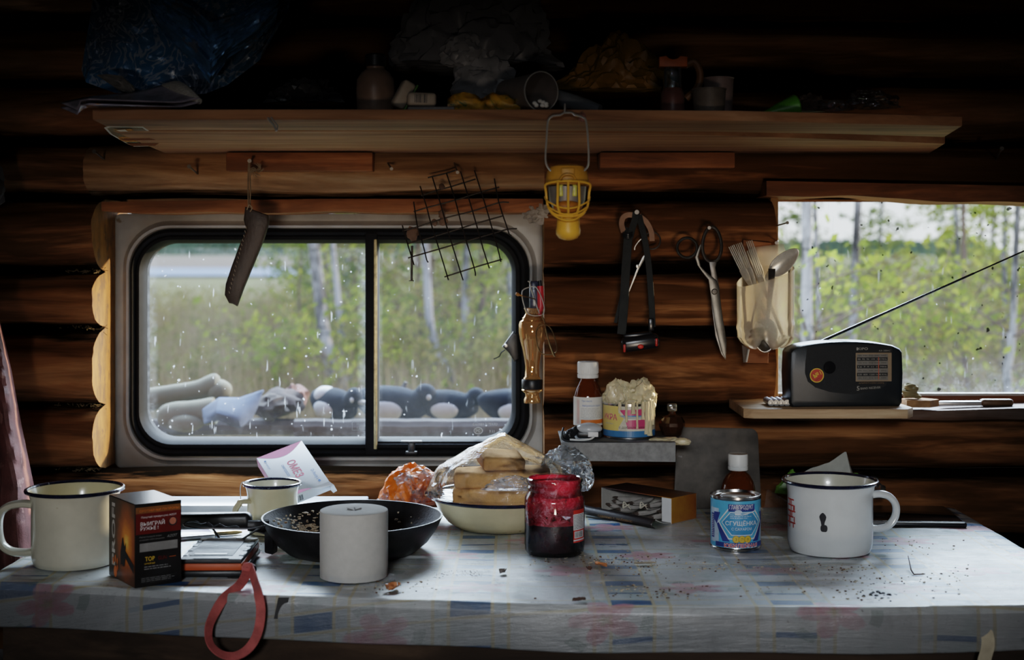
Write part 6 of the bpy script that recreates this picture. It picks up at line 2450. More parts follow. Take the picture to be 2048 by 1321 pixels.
obj('socket', bm, YEL, il)
bm = BM()
lathe(bm, [(.0255, .018), (.024, .0), (.019, -.012), (.010, -.019), (0, -.020)], 32, M4=Matrix.Translation((0, .010, .0)) @ Matrix.Diagonal((1, .8, 1, 1)))
obj('reflector', bm, mat('grey_reflector', (.26, .24, .22), .4, .3), il, label='grey reflector')
bm = BM()
for x in (-.009, .009):
    t_ = bmesh.new()
    box(t_, .007, .007, .016, (x, -.006, .012), .002)
    merge(bm, t_)
obj('bulb', bm, mat('yellow_bulb', (.60, .56, .10), .3), il, label='yellow bulb pair')
bm = BM()
lump(bm, .019, .010, .009, (0, -.006, -.010), .05, 1, 3, 1)
obj('inner_base', bm, mat('orange_base', (.42, .16, .02), .5), il)

# head lamp on black straps
hl = thing('head_lamp', 'black head lamp with a red button hanging by its straps on the logs', 'lamp', (0, 0, 0))
YH = 2.44
STR = mat('black_webbing', (.020, .022, .022), .8, var=.3, bump=.5, bscale=700, spots=(.09, .085, .07), spot_scale=120, spot_at=.7)
HZ = lambda x, y, Y=YH: W(1220 + x / 4.13, 410 + y / 4.13, Y)
hole = Vector((0, -1, 0))


def strap(pts, w, side=None, mi=0, bm=None, n=4):
    P = smooth([HZ(*p) for p in pts], n)
    S = []
    for i in range(len(P)):
        t = P[min(i + 1, len(P) - 1)] - P[max(i - 1, 0)]
        s = t.cross(Vector((0, -1, 0)))
        s = s.normalized() if s.length > 1e-6 else Vector((1, 0, 0))
        S.append((s + Vector((0, .35, 0))).normalized())
    ribbon(bm, P, w, S, .0009, mi)


bm = BM()
strap([(160, 190), (150, 270, 2.435), (135, 480, 2.43), (125, 640, 2.43), (118, 800, 2.43), (105, 960, 2.43), (95, 1070, 2.43)], .0076, bm=bm)
strap([(240, 80, 2.445), (255, 150, 2.44), (290, 300, 2.435), (320, 500, 2.435), (338, 720, 2.435), (348, 900, 2.435), (352, 1010, 2.435)], .0052, bm=bm)
strap([(120, 620, 2.445), (90, 780, 2.445), (45, 975, 2.445)], .0028, bm=bm)
strap([(215, 60, 2.43), (205, 130, 2.43), (185, 190, 2.43), (165, 270, 2.43)], .0058, bm=bm)
obj('strap', bm, STR, hl, label='black straps with worn print')
bm = BM()
strap([(112, 225, 2.44), (95, 160, 2.435), (108, 105, 2.435), (150, 82, 2.435), (200, 85, 2.435)], .0048, bm=bm)
strap([(240, 90, 2.445), (300, 140, 2.445), (340, 220, 2.445), (348, 300, 2.445)], .0045, bm=bm)
obj('forehead_band', bm, mat('tan_band', (.30, .18, .12), .8, var=.25), hl, label='tan forehead band')
bm = BM()
for i in range(3):
    tube(bm, smooth([HZ(110, 235 + 14 * i, 2.428), HZ(150, 245 + 14 * i, 2.424), HZ(185, 228 + 14 * i, 2.428)], 3), .0016, 6)
obj('buckle', bm, BLACKP, hl)
bm = BM()
t_ = bmesh.new()
box(t_, .067, .030, .026, (0, 0, 0), .009, 3)
merge(bm, t_, Matrix.Translation(HZ(248, 1140, 2.425)) @ Matrix.Rotation(-.14, 4, 'Y'))
t_ = bmesh.new()
box(t_, .050, .02, .008, (0, 0, 0), .003, 2)
merge(bm, t_, Matrix.Translation(HZ(230, 1075, 2.43)) @ Matrix.Rotation(-.10, 4, 'Y'))
box(bm, .010, .006, .022, HZ(340, 990, 2.43), .002)
obj('lamp_body', bm, mat('black_gloss', (.010, .010, .012), .25, var=.2), hl)
bm = BM()
lump(bm, .0052, .002, .0038, HZ(253, 1172, 2.4085), .02, 1, 3, 1)
obj('red_button', bm, REDI, hl, label='red button')
bm = BM()
for (x, y) in ((382, 1135), (118, 1185)):
    t_ = bmesh.new()
    box(t_, .0045, .012, .014, (0, 0, 0), .0018)
    merge(bm, t_, Matrix.Translation(HZ(x, y, 2.412)))
obj('red_lens', bm, mat('red_lens', (.36, .03, .02), .2), hl, label='red side lenses')
nail('black peg carrying the head lamp straps', HZ(222, 60, 2.405), HZ(222, 75, 2.50), .002, .004)

# scissors
def scissors(name, label, parts, Y):
    t = thing(name, label, 'scissors', (0, 0, 0))
    return t


YC = 2.435
sc_ = thing('large_scissors', 'large worn steel scissors hanging open handled beside the cutlery holder', 'scissors', (0, 0, 0))


def outline(pts, Y): return [(wx(1220 + x / 4.13, Y), wz(410 + y / 4.13, Y)) for x, y in pts]


def flat_part(bm, pts, Y, th, bev=.0008):
    prism(bm, outline(pts, Y), th, Matrix.Translation((0, Y, 0)) @ Matrix.Rotation(PI / 2, 4, 'X'), bev=bev)


bm = BM()
tube(bm, smooth([HZ(555 + 82 + 82 * math.cos(a), 355 + 82 * math.sin(a), YC) for a in [i * PI / 7 for i in range(14)]], 3, True), .0026, 8, closed=True)
flat_part(bm, [(700, 435), (745, 320), (755, 340), (730, 430), (750, 510), (800, 560), (880, 625), (900, 690), (925, 900), (962, 1130), (955, 1280), (920, 1210), (870, 1000), (835, 780), (812, 620), (770, 570), (720, 500)], YC, .0028)
obj('blade', bm, mat('worn_steel', (.11, .105, .095), .38, 1.0, var=.3, scale=40, bump=.1), sc_, label='front blade with round finger ring')
bm = BM()
tube(bm, smooth([HZ(842 + 78 * math.cos(a) * (1 + .12 * math.sin(a)), 328 + 145 * math.sin(a), YC + .004) for a in [i * PI / 8 for i in range(16)]], 3, True), .0030, 8, closed=True)
flat_part(bm, [(815, 470), (880, 470), (870, 520), (890, 620), (905, 700), (890, 720), (850, 690), (830, 560)], YC + .004, .0030)
flat_part(bm, [(832, 780), (850, 780), (880, 1000), (925, 1200), (950, 1275), (915, 1230), (868, 1080)], YC + .004, .0022, .0004)
obj('blade', bm, mat('dark_steel', (.14, .13, .12), .4, 1.0, var=.4, scale=40), sc_, label='rear blade with oval finger ring')
bm = BM()
lathe(bm, [(.0052, 0), (.0052, .0018), (.0040, .0028), (0, .0030)], 20, M4=Matrix.Translation(HZ(862, 718, YC - .0026)) @ Matrix.Rotation(PI / 2, 4, 'X'))
obj('pivot_screw', bm, mat('dark_screw', (.06, .055, .05), .4, .9), sc_)
nail('nail head under the oval ring of the large scissors', HZ(820, 190, 2.415), HZ(820, 196, 2.50), .0016, .003)
s2 = thing('small_scissors', 'small scissors half hidden behind the head lamp straps', 'scissors', (0, 0, 0))
YC2 = 2.452
bm = BM()
tube(bm, smooth([HZ(350 + 66 * math.cos(a), 295 + 70 * math.sin(a), YC2) for a in [i * PI / 7 for i in range(14)]], 3, True), .0014, 8, closed=True)
tube(bm, smooth([HZ(270, 270, YC2), HZ(230, 310, YC2), HZ(205, 350, YC2), HZ(203, 372, YC2)], 4), .0013, 6)
flat_part(bm, [(300, 385), (318, 400), (240, 530), (152, 735), (150, 715), (215, 540), (262, 440)], YC2, .0018, .0004)
obj('blade', bm, STEEL, s2)
bm = BM()
lathe(bm, [(.003, 0), (.003, .001), (0, .0016)], 12, M4=Matrix.Translation(HZ(228, 508, YC2 - .0016)) @ Matrix.Rotation(PI / 2, 4, 'X'))
obj('pivot_screw', bm, STEEL, s2)

# ------------------------------------------------------------------ cut bottle with cutlery
YB3 = 2.425
cb3 = Vector((wx(1531, YB3), YB3, wz(698, YB3)))
ch = thing('cutlery_holder', 'cut clear plastic bottle nailed up as a cutlery holder beside the plain window', 'bottle', cb3)
CZm = lambda x, y, Y=YB3: W(1440 + x / 4.556, 450 + y / 4.556, Y)
RBt = .0485


def bottle_pt(u, v):
    a = 2 * PI * u - PI / 2                       # u = 0 faces the room
    fr = .5 + .5 * math.cos(2 * PI * u)           # 1 at the front
    right = math.sin(2 * PI * u)
    top = .121 + .016 * right + .02 * (1 - fr) ** 2
    v_ = v
    lobe = abs(math.sin(2.5 * (a + .6)))
    if v_ < .16:
        k = v_ / .16
        rr = RBt * (.55 + .45 * math.sin(k * PI / 2)) * (1 - .10 * (1 - lobe) * (1 - k))
        z = .034 * (1 - math.cos(k * PI / 2)) * .8 + .022 * (1 - lobe) * (1 - k)
    else:
        k = (v_ - .16) / .84
        rr = RBt * (1 + .04 * math.exp(-((k - .12) / .06) ** 2) - .03 * k)
        z = .027 + (top - .027) * k
    x, y = rr * math.cos(a), rr * math.sin(a)
    if y > .035: y = .035 + (y - .035) * .2
    return Vector((x * (1 + .05 * k), y, z))


bm = BM()
V = grid(bm, 72, 24, bottle_pt)
bmesh.ops.remove_doubles(bm, verts=list(bm.verts), dist=1e-5)
obj('bottle_wall', bm, clear('scuffed_plastic', tint=(.97, .93, .85), rough=.22, haze=.52, hcol=(.90, .80, .62), ior=1.3), ch)
bm = BM()
f = bm.faces.new([bm.verts.new(x) for x in (CZm(190, 320, 2.462) - cb3, CZm(240, 245, 2.462) - cb3, CZm(300, 205, 2.462) - cb3, CZm(480, 195, 2.462) - cb3, CZm(575, 172, 2.462) - cb3, CZm(606, 262, 2.462) - cb3, CZm(625, 470, 2.462) - cb3, CZm(200, 480, 2.462) - cb3)])
bmesh.ops.triangulate(bm, faces=list(bm.faces))
obj('back_flap', bm, clear('scuffed_flap', tint=(.9, .85, .75), rough=.2, haze=.5, hcol=(.80, .74, .62), ior=1.3), ch, label='taller cut back of the bottle')
CUT = mat('cutlery_metal', (.72, .68, .60), .34, .55, var=.2, scale=80)
CUTD = mat('cutlery_dark', (.22, .20, .18), .25, 1.0, var=.2, scale=80)


def fork(label, top, bot, bend, m=CUT):
    t = thing('fork', label, 'fork', top)
    a, b = Vector(top), Vector(bot)
    d = (b - a).normalized()
    s = d.cross(Vector((0, -1, 0))).normalized()
    s = (s * .55 + Vector((0, .83, 0))).normalized()
    n = d.cross(s)
    bm = BM()
    for k in (-1.5, -.5, .5, 1.5):
        P = [s * (k * .0046) + n * bend * .3, s * (k * .0046) + d * .025 + n * bend * .15, s * (k * .0042) + d * .050]
        tube(bm, smooth(P, 4), [.0008, .0009, .0010, .0011, .0012, .0012, .0012, .0012, .0012][:9], 6)
    obj('tine', bm, m, t)
    bm = BM()
    P = [d * .046, d * .056, d * .068, d * .085, d * (b - a).length]
    ribbon(bm, smooth(P, 5), [.0085] * 6 + [.0085 - .0005 * i for i in range(10)] + [.0035] * 5, s, .0009)
    obj('handle', bm, m, t)
    return t


fork('outermost fork standing tines up at the log side of the cutlery holder', CZm(100, 195, 2.415), CZm(420, 830, 2.44), .004)
fork('second fork from the log side, tines up in the cutlery holder', CZm(165, 170, 2.420), CZm(440, 850, 2.43), .004)
fork('third fork, tallest tines in the cutlery holder', CZm(262, 148, 2.425), CZm(570, 1000, 2.44), .003)
fork('shorter fork close against the tallest one in the cutlery holder', CZm(268, 230, 2.415), CZm(560, 980, 2.42), .003)


def spoon(label, pts, bowl_c, bowl_d, L_, Wd, m, bowln):
    t = thing('spoon', label, 'spoon', bowl_c)
    bm = BM()
    P = [Vector(p) - Vector(bowl_c) for p in pts]
    n = len(P)
    Ps = smooth(P, 5)
    ribbon(bm, Ps, [.0028 + .0035 * (abs(i / (len(Ps) - 1)) ** 1.5) for i in range(len(Ps))], Vector((1, .2, 0)), .0010)
    obj('handle', bm, m, t)
    d = Vector(bowl_d).normalized()
    nn = Vector(bowln).normalized()
    s = d.cross(nn).normalized()
    nn = s.cross(d)
    bm = BM()
    def f(u, v):
        r_ = u
        a = 2 * PI * v
        x, y = r_ * math.cos(a), r_ * math.sin(a)
        w = Wd * (1 - .18 * x)
        return d * (x * L_) + s * (y * w) - nn * (.008 * (1 - r_ * r_))
    grid(bm, 10, 36, f)
    bmesh.ops.remove_doubles(bm, verts=list(bm.verts), dist=1e-6)
    o = obj('bowl', bm, m, t)
    md = o.modifiers.new('thickness', 'SOLIDIFY')
    md.thickness = .0011
    return t


spoon('large spoon leaning outward with its bowl over the plain window', [CZm(470, 425, 2.40), CZm(440, 450, 2.415), CZm(360, 700, 2.43), CZm(330, 880, 2.435)], CZm(585, 340, 2.395), CZm(690, 240, 2.38) - CZm(470, 440, 2.40), .033, .0155, CUT, (-.55, -.75, -.25))
spoon('dark handled spoon standing bowl down inside the cutlery holder', [CZm(430, 900, 2.40), CZm(445, 740, 2.395), CZm(465, 560, 2.385), CZm(473, 400, 2.378)], CZm(410, 1010, 2.402), Vector((.02, 0, -1)), .030, .022, CUTD, (0, -1, .1))
# blade below the holder
bm = BM()
prism(bm, outline([(205, 0)], 2.4) if False else [(wx(1440 + x / 4.556, 2.43), wz(450 + y / 4.556, 2.43)) for x, y in ((195, 1090), (265, 1130), (250, 1200), (235, 1258), (208, 1255))], .004, Matrix.Translation((0, 2.43, 0)) @ Matrix.Rotation(PI / 2, 4, 'X'), bev=.001)
kn2 = thing('kitchen_knife', 'knife blade poking out below the cutlery holder', 'knife', (0, 0, 0))
obj('sheath', bm, mat('dark_sheath', (.07, .045, .03), .6, var=.3), kn2)
bm = BM()
tube(bm, [CZm(262, 1135, 2.423), CZm(240, 1252, 2.423)], .0018, 6)
obj('blade_edge', bm, BRIGHT, kn2)
# small board behind the holder
bm = BM()
prism(bm, [(wx(x, 2.47), wz(y, 2.47)) for x, y in ((1487, 480), (1543, 486), (1537, 727), (1490, 727))], .016, Matrix.Translation((0, 2.488, 0)) @ Matrix.Rotation(PI / 2, 4, 'X'), bev=.001)
tag(obj('backing_board', bm, BOARDW), 'reddish board nailed upright behind the cutlery holder', 'board')

# ------------------------------------------------------------------ glass vase with spectacles and pens
YV = 2.462
VZ = lambda x, y, Y=YV: W(1000 + x / 4.557, 540 + y / 4.557, Y)
vb = VZ(293, 1213)
vs = thing('amber_glass_vase', 'narrow amber glass holder hanging at the edge of the wide window', 'holder', vb)
kz = YV / F / 4.557


def goldglass():
    m, nt, N, L, out = _new('amber_lustre_glass')
    t = N.new('ShaderNodeBsdfTransparent')
    t.inputs[0].default_value = (.80, .62, .40, 1)
    gl = N.new('ShaderNodeBsdfGlossy')
    gl.inputs['Roughness'].default_value = .06
    gl.inputs['Color'].default_value = (.9, .66, .42, 1)
    fr = N.new('ShaderNodeLayerWeight')
    fr.inputs[0].default_value = .45
    f = _math(nt, 'ADD', _math(nt, 'MULTIPLY', fr.outputs['Facing'], .75), .20)
    x = N.new('ShaderNodeMixShader')
    L.new(f, x.inputs[0])
    L.new(t.outputs[0], x.inputs[1])
    L.new(gl.outputs[0], x.inputs[2])
    d = N.new('ShaderNodeBsdfDiffuse')
    d.inputs[0].default_value = (.55, .33, .15, 1)
    y = N.new('ShaderNodeMixShader')
    y.inputs[0].default_value = .28
    L.new(x.outputs[0], y.inputs[1])
    L.new(d.outputs[0], y.inputs[2])
    L.new(y.outputs[0], out.inputs['Surface'])
    return m


GG = goldglass()
prof = [(75, 0), (75, 30), (68, 45), (62, 62), (66, 90), (92, 110), (98, 120), (92, 126)]
bm = BM()
lathe(bm, [(x * kz, y * kz) for x, y in prof], 8 * 6)
prof = [(72, 212), (80, 222), (66, 240), (62, 330), (74, 410), (92, 500), (112, 580), (122, 650), (122, 715), (112, 745), (86, 760), (92, 772), (80, 782), (62, 812), (66, 840), (78, 862), (70, 866), (58, 840), (56, 812), (74, 780), (104, 742), (114, 712), (114, 650), (84, 500), (55, 330), (58, 240)]
lathe(bm, [(x * kz, y * kz) for x, y in prof], 48)
for v in bm.verts:   # shallow flutes on the lower half
    if 250 * kz < v.co.z < 600 * kz:
        a = math.atan2(v.co.y, v.co.x)
        s = 1 - .05 * abs(math.sin(a * 5)) * (1 - (v.co.z / kz - 250) / 350)
        v.co.x *= s
        v.co.y *= s
obj('glass_body', bm, GG, vs)
bm = BM()
lathe(bm, [(x * kz, y * kz) for x, y in ((60, 126), (92, 128), (96, 140), (96, 205), (90, 214), (60, 214))], 48)
obj('black_collar', bm, BLACKP, vs, label='black collar')
bm = BM()
tube(bm, [vb + Vector((0, 0, 610 * kz)), VZ(372, 330, 2.462), VZ(366, 150, 2.466)], [.0052, .0062, .0060], 14)
tube(bm, [VZ(366, 150, 2.466), VZ(362, 98, 2.467)], [.0034, .0030], 12, 1)
tag(obj('marker_pen', bm, [mat('red_pen', (.42, .03, .04), .35), BLACKP]), 'red marker pen standing in the amber glass holder', 'pen')
bm = BM()
box(bm, .017, .010, .058, VZ(312, 250, 2.472), .004)
tube(bm, [VZ(306, 145, 2.472), VZ(306, 118, 2.472)], .0040, 12, 1)
tag(obj('pocket_lighter', bm, [mat('dark_blue_lighter', (.03, .035, .07), .25), BLACKP]), 'dark blue lighter standing in the amber glass holder', 'lighter')


def lens_mat(): return clear('lens_glass', tint=(.97, .98, .99), rough=.02, haze=.03, ior=1.15, sheen=.25)


LENS = lens_mat()


def spectacles(label, loop, Y, temples, m, thick=.0009, off=(0, 0)):
    t = thing('eyeglasses', label, 'glasses', (0, 0, 0))
    P = smooth([VZ(x, y, Y) for x, y in loop], 4, True)
    bm = BM()
    tube(bm, P, thick, 8, closed=True)
    obj('lens_frame', bm, m, t)
    bm = BM()
    bm.faces.new([bm.verts.new(p) for p in P])
    obj('lens', bm, LENS, t, flat=True)
    for tp, rr, mm in temples:
        bm = BM()
        Q = smooth([VZ(*q) for q in tp], 5)
        tube(bm, Q, rr, 8)
        obj('temple', bm, mm, t)
    return t


GOLD = mat('gold_wire', (.45, .34, .20), .3, 1.0)
HORN = mat('horn_tip', (.33, .16, .05), .35)
spectacles('thin rimmed reading glasses sitting on top of the amber glass holder', [(200, 215), (215, 180), (270, 158), (320, 155), (350, 190), (385, 270), (403, 345), (398, 395), (370, 415), (310, 420), (255, 400), (228, 350), (208, 280)], 2.438, [([(318, 268, 2.44), (240, 245, 2.41), (195, 235, 2.40)], .0010, GOLD), ([(200, 236, 2.40), (170, 228, 2.398), (145, 215, 2.396)], [.0014] * 5 + [.0030] * 5 + [.0026], HORN), ([(360, 400, 2.44), (320, 290, 2.445), (285, 180, 2.45), (272, 120, 2.455), (256, 104, 2.457)], .0011, BRIGHT)], BRIGHT)
spectacles('oval rimmed glasses dangling on the log side of the amber glass holder', [(330, 560), (360, 515), (410, 500), (450, 520), (485, 580), (510, 660), (520, 720), (505, 755), (460, 772), (400, 770), (360, 740), (335, 660)], 2.430, [([(380, 410, 2.432), (405, 470, 2.428), (420, 560, 2.42), (455, 680, 2.415), (490, 775, 2.412), (505, 790, 2.412)], [.0010] * 15 + [.0018] * 11, GOLD)], GOLD)

# ================================================================== LONG SHELF
ZT = 1.391
ZU = 1.377
shf = thing('wall_shelf', 'long two plank shelf high on the log wall above both windows', 'shelf', (0, 0, 0))


def under(px, py):
    Y = (ZU - CZ) * F / (HY - py)
    return (wx(px, Y), Y)


bm = BM()
a, b_ = under(185, 240), under(1925, 252)
front = [(-.560, 1.87), (-.2, 1.868), (.06, 1.87), (.3, 1.885), (.50, 1.93), (.632, 1.966)]
back = [(.664, 2.150), (.50, 2.095), (.3, 2.055), (.0, 2.035), (-.578, 2.03)]
prism(bm, front + back, ZT - ZU, Matrix.Translation((0, 0, ZU)), bev=.0012)
obj('plank', bm, PLANKW, shf)
bm = BM()
front = [(-.580, 2.034), (.0, 2.04), (.22, 2.075), (.45, 2.16), (.702, 2.27)]
back = [(.742, 2.488), (-.617, 2.488)]
prism(bm, front + back, ZT - ZU, Matrix.Translation((0, 0, ZU - .001)), bev=.0012)
obj('plank', bm, PLANKW, shf)
for (xa, xb, ya, yb) in ((452, 745, 289, 342), (1200, 1470, 283, 336)):
    bm = BM()
    Y = 2.43
    box(bm, wx(xb, Y) - wx(xa, Y), .06, ZU - .003 - wz(yb, Y), ((wx(xa, Y) + wx(xb, Y)) / 2, Y + .03, (ZU - .003 + wz(yb, Y)) / 2), .002)
    obj('bracket', bm, BOARDW, shf)
# picture sticker under the end of the shelf
g = Gfx()
mats = [mat('sticker_border', (.60, .56, .48), .35, var=.3), mat('sticker_sky', (.20, .24, .18), .2, var=.7, scale=90), mat('sticker_orange', (.85, .42, .12), .15, var=.4, scale=120), mat('sticker_red', (.17, .04, .025), .2, var=.4, scale=80)]
pxp = [(208, 255), (216, 252), (286, 253), (293, 258), (322, 275), (326, 283), (312, 292), (268, 293), (255, 288), (220, 268)]
bm = BM()
for i, (sc2, mi) in enumerate(((1.0, 0), (.90, 1))):
    cxy = (sum(p[0] for p in pxp) / len(pxp), sum(p[1] for p in pxp) / len(pxp))
    bm.faces.new([bm.verts.new((*under(cxy[0] + (x - cxy[0]) * sc2, cxy[1] + (y - cxy[1]) * sc2), ZU - .0004 - .0002 * i)) for x, y in pxp]).material_index = mi
for i, (q, mi) in enumerate((([(236, 273), (285, 272), (318, 277), (324, 282), (250, 283), (240, 279)], 2), ([(240, 276), (300, 275), (312, 279), (250, 280)], 3), ([(252, 285), (318, 285), (310, 290), (266, 291)], 3), ([(226, 257), (262, 256), (268, 259), (240, 262)], 2), ([(232, 258), (250, 257), (256, 261), (240, 261)], 0))):
    bm.faces.new([bm.verts.new((*under(x, y), ZU - .0009 - .0002 * i)) for x, y in q]).material_index = mi
bmesh.ops.recalc_face_normals(bm, faces=list(bm.faces))
tag(obj('picture_sticker', bm, mats, flat=True), 'rounded glossy picture sticker on the shelf underside at its end', 'sticker')
bm = BM()
P = [W(536, 236, 1.868), W(541, 243, 1.864), W(548, 251, 1.866), W(553, 262, 1.862)]
tube(bm, smooth(P, 4), .0016, 6)
tube(bm, smooth([W(542, 235, 1.868), W(549, 244, 1.864), W(555, 252, 1.866), W(554, 261, 1.862)], 4), .0012, 6)
tag(obj('wire_hook', bm, BRIGHT), 'thin bent wire hook over the shelf front above the sheath', 'hook')
# magazine
mg = thing('rolled_magazine', 'folded glossy magazine jutting past the shelf end under the blue bag', 'magazine', (0, 0, 0))
bm = BM()
MAGM = mat('magazine_cover', (.36, .33, .40), .16, var=.6, scale=22, spots=(.60, .32, .10), spot_scale=16, spot_at=.62)  # orange spots paint warm glints into the cover colour
def page(u, v, lift=0.0):
    L_ = W(122, 222, 1.90).lerp(W(178, 246, 1.83), v)
    R_ = W(330, 186, 1.94).lerp(W(400, 214, 1.88), v)
    p = L_.lerp(R_, u)
    p.z += lift + .002 * math.sin(u * 7) + .004
    if p.x > -.575: p.z = max(p.z, ZT + .003 + lift)
    return p
grid(bm, 24, 10, lambda u, v: page(u, v))
grid(bm, 24, 10, lambda u, v: page(u, v, .006))
o = obj('cover', bm, MAGM, mg)
md = o.modifiers.new('thickness', 'SOLIDIFY')
md.thickness = .0012
bm = BM()
P = [page(1, 0), page(1, .35, .002), page(1, .7, .002), page(1, 1)]
tube(bm, smooth([page(.98, 0, .004), page(1.0, .3, .007), page(1.0, .6, .006), page(1.0, 1, .002)], 5), [.004 + .007 * math.sin(PI * i / 15) for i in range(16)], 12, flat=.8)
obj('rolled_fold', bm, mat('page_edges', (.40, .39, .37), .5, var=.4, scale=200, stretch=(1, 1, 6)), mg, label='rolled page edges')

# blue gift bag
def bluebag_mat():
    m, nt, N, L, out = _new('blue_swirl_foil')
    v = _coord(nt)
    n = _noise(nt, v, 9, 3, .5, 3.5)
    sw = _ramp(nt, _math(nt, 'FRACT', _math(nt, 'MULTIPLY', n, 7.0)), [(.30, 0.0), (.42, 1.0), (.58, 1.0), (.70, 0.0)])
    big = _ramp(nt, _noise(nt, v, 7, 2, .5), [(.40, 0.0), (.58, 1.0)])
    c = _mix(nt, big, (.07, .10, .17), (.05, .20, .42))
    c = _mix(nt, _math(nt, 'MULTIPLY', sw, .65), c, (.48, .55, .66))
    _pbsdf(nt, out, c, .32, .1, _bump(nt, _noise(nt, v, 20, 4, .6), .5, .01), .6)
    return m


BBM = bluebag_mat()
bb = thing('blue_gift_bag', 'crumpled blue swirl patterned gift bag at the end of the long shelf', 'bag', W(365, 60, 2.03))
O = bb.location.copy()


def sheetpx(cols, nu, nv, Yf, amp=.008, fr=6, seed=0):
    """surface through rows of photo points; cols = list of (top, bottom) points"""
    def f(u, v):
        k = u * (len(cols) - 1)
        i = min(len(cols) - 2, int(k))
        a = Vector((*cols[i][0], 0)).lerp(Vector((*cols[i + 1][0], 0)), k - i)
        b = Vector((*cols[i][1], 0)).lerp(Vector((*cols[i + 1][1], 0)), k - i)
        p = a.lerp(b, v)
        q = Vector((u * fr + seed, v * fr * .7, seed))
        Y = Yf(u, v) + amp * (noise.noise(q) + .8 * (1 - 2 * abs(noise.noise(q * 1.7))) + .4 * (1 - 2 * abs(noise.noise(q * 3.5))))
        return W(p.x, p.y, Y) - O
    bm = BM()
    grid(bm, nu, nv, f)
    return bm


bm = sheetpx([((195, -60), (163, 140)), ((240, -60), (172, 165)), ((300, -60), (230, 186)), ((380, -60), (320, 190)), ((440, -60), (410, 188)), ((510, -60), (455, 170)), ((560, -60), (520, 120)), ((590, -60), (577, 20))], 70, 50, lambda u, v: 1.96 + .10 * abs(u - .45) + .02 * v, .012, 6, 3)
grid_back = sheetpx([((195, -60), (163, 140)), ((300, -60), (230, 186)), ((440, -60), (410, 188)), ((560, -60), (520, 120)), ((590, -60), (577, 20))], 20, 16, lambda u, v: 2.10 + .0 * u - .06 * abs(u - .5), .004, 4, 9)
merge(bm, grid_back)
obj('bag_body', bm, BBM, bb)
bm = sheetpx([((300, -10), (302, 28)), ((330, -14), (330, 75)), ((380, 10), (380, 118)), ((420, 45), (420, 168)), ((470, 30), (455, 120)), ((520, -10), (515, 82)), ((560, -20), (552, 45))], 50, 26, lambda u, v: 1.915 + .05 * abs(u - .5) - .03 * math.sin(v * PI), .012, 7, 6)
obj('folded_flap', bm, mat('bright_blue_foil', (.12, .33, .62), .25, .15, var=.5, scale=30, bump=.4, bscale=50, spots=(.22, .28, .38), spot_scale=26, spot_at=.6), bb, label='bright blue folded flap')
bm = sheetpx([((192, 150), (240, 182)), ((215, 148), (262, 186)), ((245, 152), (270, 180)), ((262, 168), (268, 172))], 14, 10, lambda u, v: 1.93, .003, 5, 2)
obj('pale_corner', bm, mat('pale_bag_corner', (.16, .155, .15), .5, var=.2), bb, label='pale bottom corner')


def at_shelf(px, Y): return Vector((wx(px, Y), Y, ZT))


# plastic jar
t = thing('storage_jar', 'brown tinted plastic jar with rounded shoulders on the long shelf', 'jar', at_shelf(751, 2.0))
bm = BM()
lathe(bm, [(0, 0), (.024, 0), (.026, .004), (.0275, .040), (.0265, .056), (.020, .066), (.013, .071), (.013, .085), (0, .086)], 40)
obj('jar_body', bm, mat('jar_contents', (.24, .16, .115), .4, var=.25, scale=30), t)
bm = BM()
lathe(bm, [(.0135, .074), (.0150, .075), (.0150, .090), (.013, .092), (0, .092)], 32)
obj('lid', bm, BLACKP, t)
# soap boxes
for i, (px, y0, rot, lab) in enumerate(((806, 1.945, (.1, math.radians(-62), .2), 'upright white and green soap packet leaning on the brown jar'), (843, 1.925, (0, .03, .12), 'white soap packet with a barcode lying flat by the yellow wrapper'))):
    t = thing('soap_packet', lab, 'packet', at_shelf(px, y0) + Vector((0, 0, (.028, .0185)[i])), rot)
    bm = BM()
    box(bm, .040, .024, .019, (0, 0, 0), .005, 3)
    obj('packet', bm, mat('cream_packet_%d' % i, (.42, .35, .28), .5, var=.1), t)
    if i:
        g = Gfx()
        g.bars(-.010, -.006, .008, .006, 10, 0)
        bm = BM()
        g.into(bm, on_plane((0, -.0121, .001), (1, 0, 0), (0, 0, 1)), eps=.0001)
        obj('barcode_print', bm, INK, t, flat=True)
    else:
        bm = BM()
        box(bm, .042, .020, .0025, (0, 0, -.0105), .001)
        obj('green_band', bm, mat('green_print', (.10, .24, .05), .5), t, label='green printed side')
bm = BM()
box(bm, .064, .022, .0075, (0, 0, .0038), .002)
tag(obj('flat_box', bm, mat('dim_white_box', (.30, .27, .25), .6), None, at_shelf(863, 1.915)), 'flat pale box under the barcoded soap packet', 'box')
bm = BM()
grid(bm, 40, 12, lambda u, v: Vector((-.05 + .10 * u, .012 * math.sin(v * PI) - .01, .001 + (.018 + .010 * abs(math.sin(u * 7)) * (1 - u * .4)) * v + .004 * noise.noise(Vector((u * 9, v * 3, 2))))))
o = tag(obj('yellow_wrapper', bm, twotone('yellow_foil', (.50, .30, .03), (.10, .14, .03), 26, .56, .3, .1), None, at_shelf(968, 1.92)), 'crumpled yellow and green snack wrapper on the shelf edge', 'wrapper')
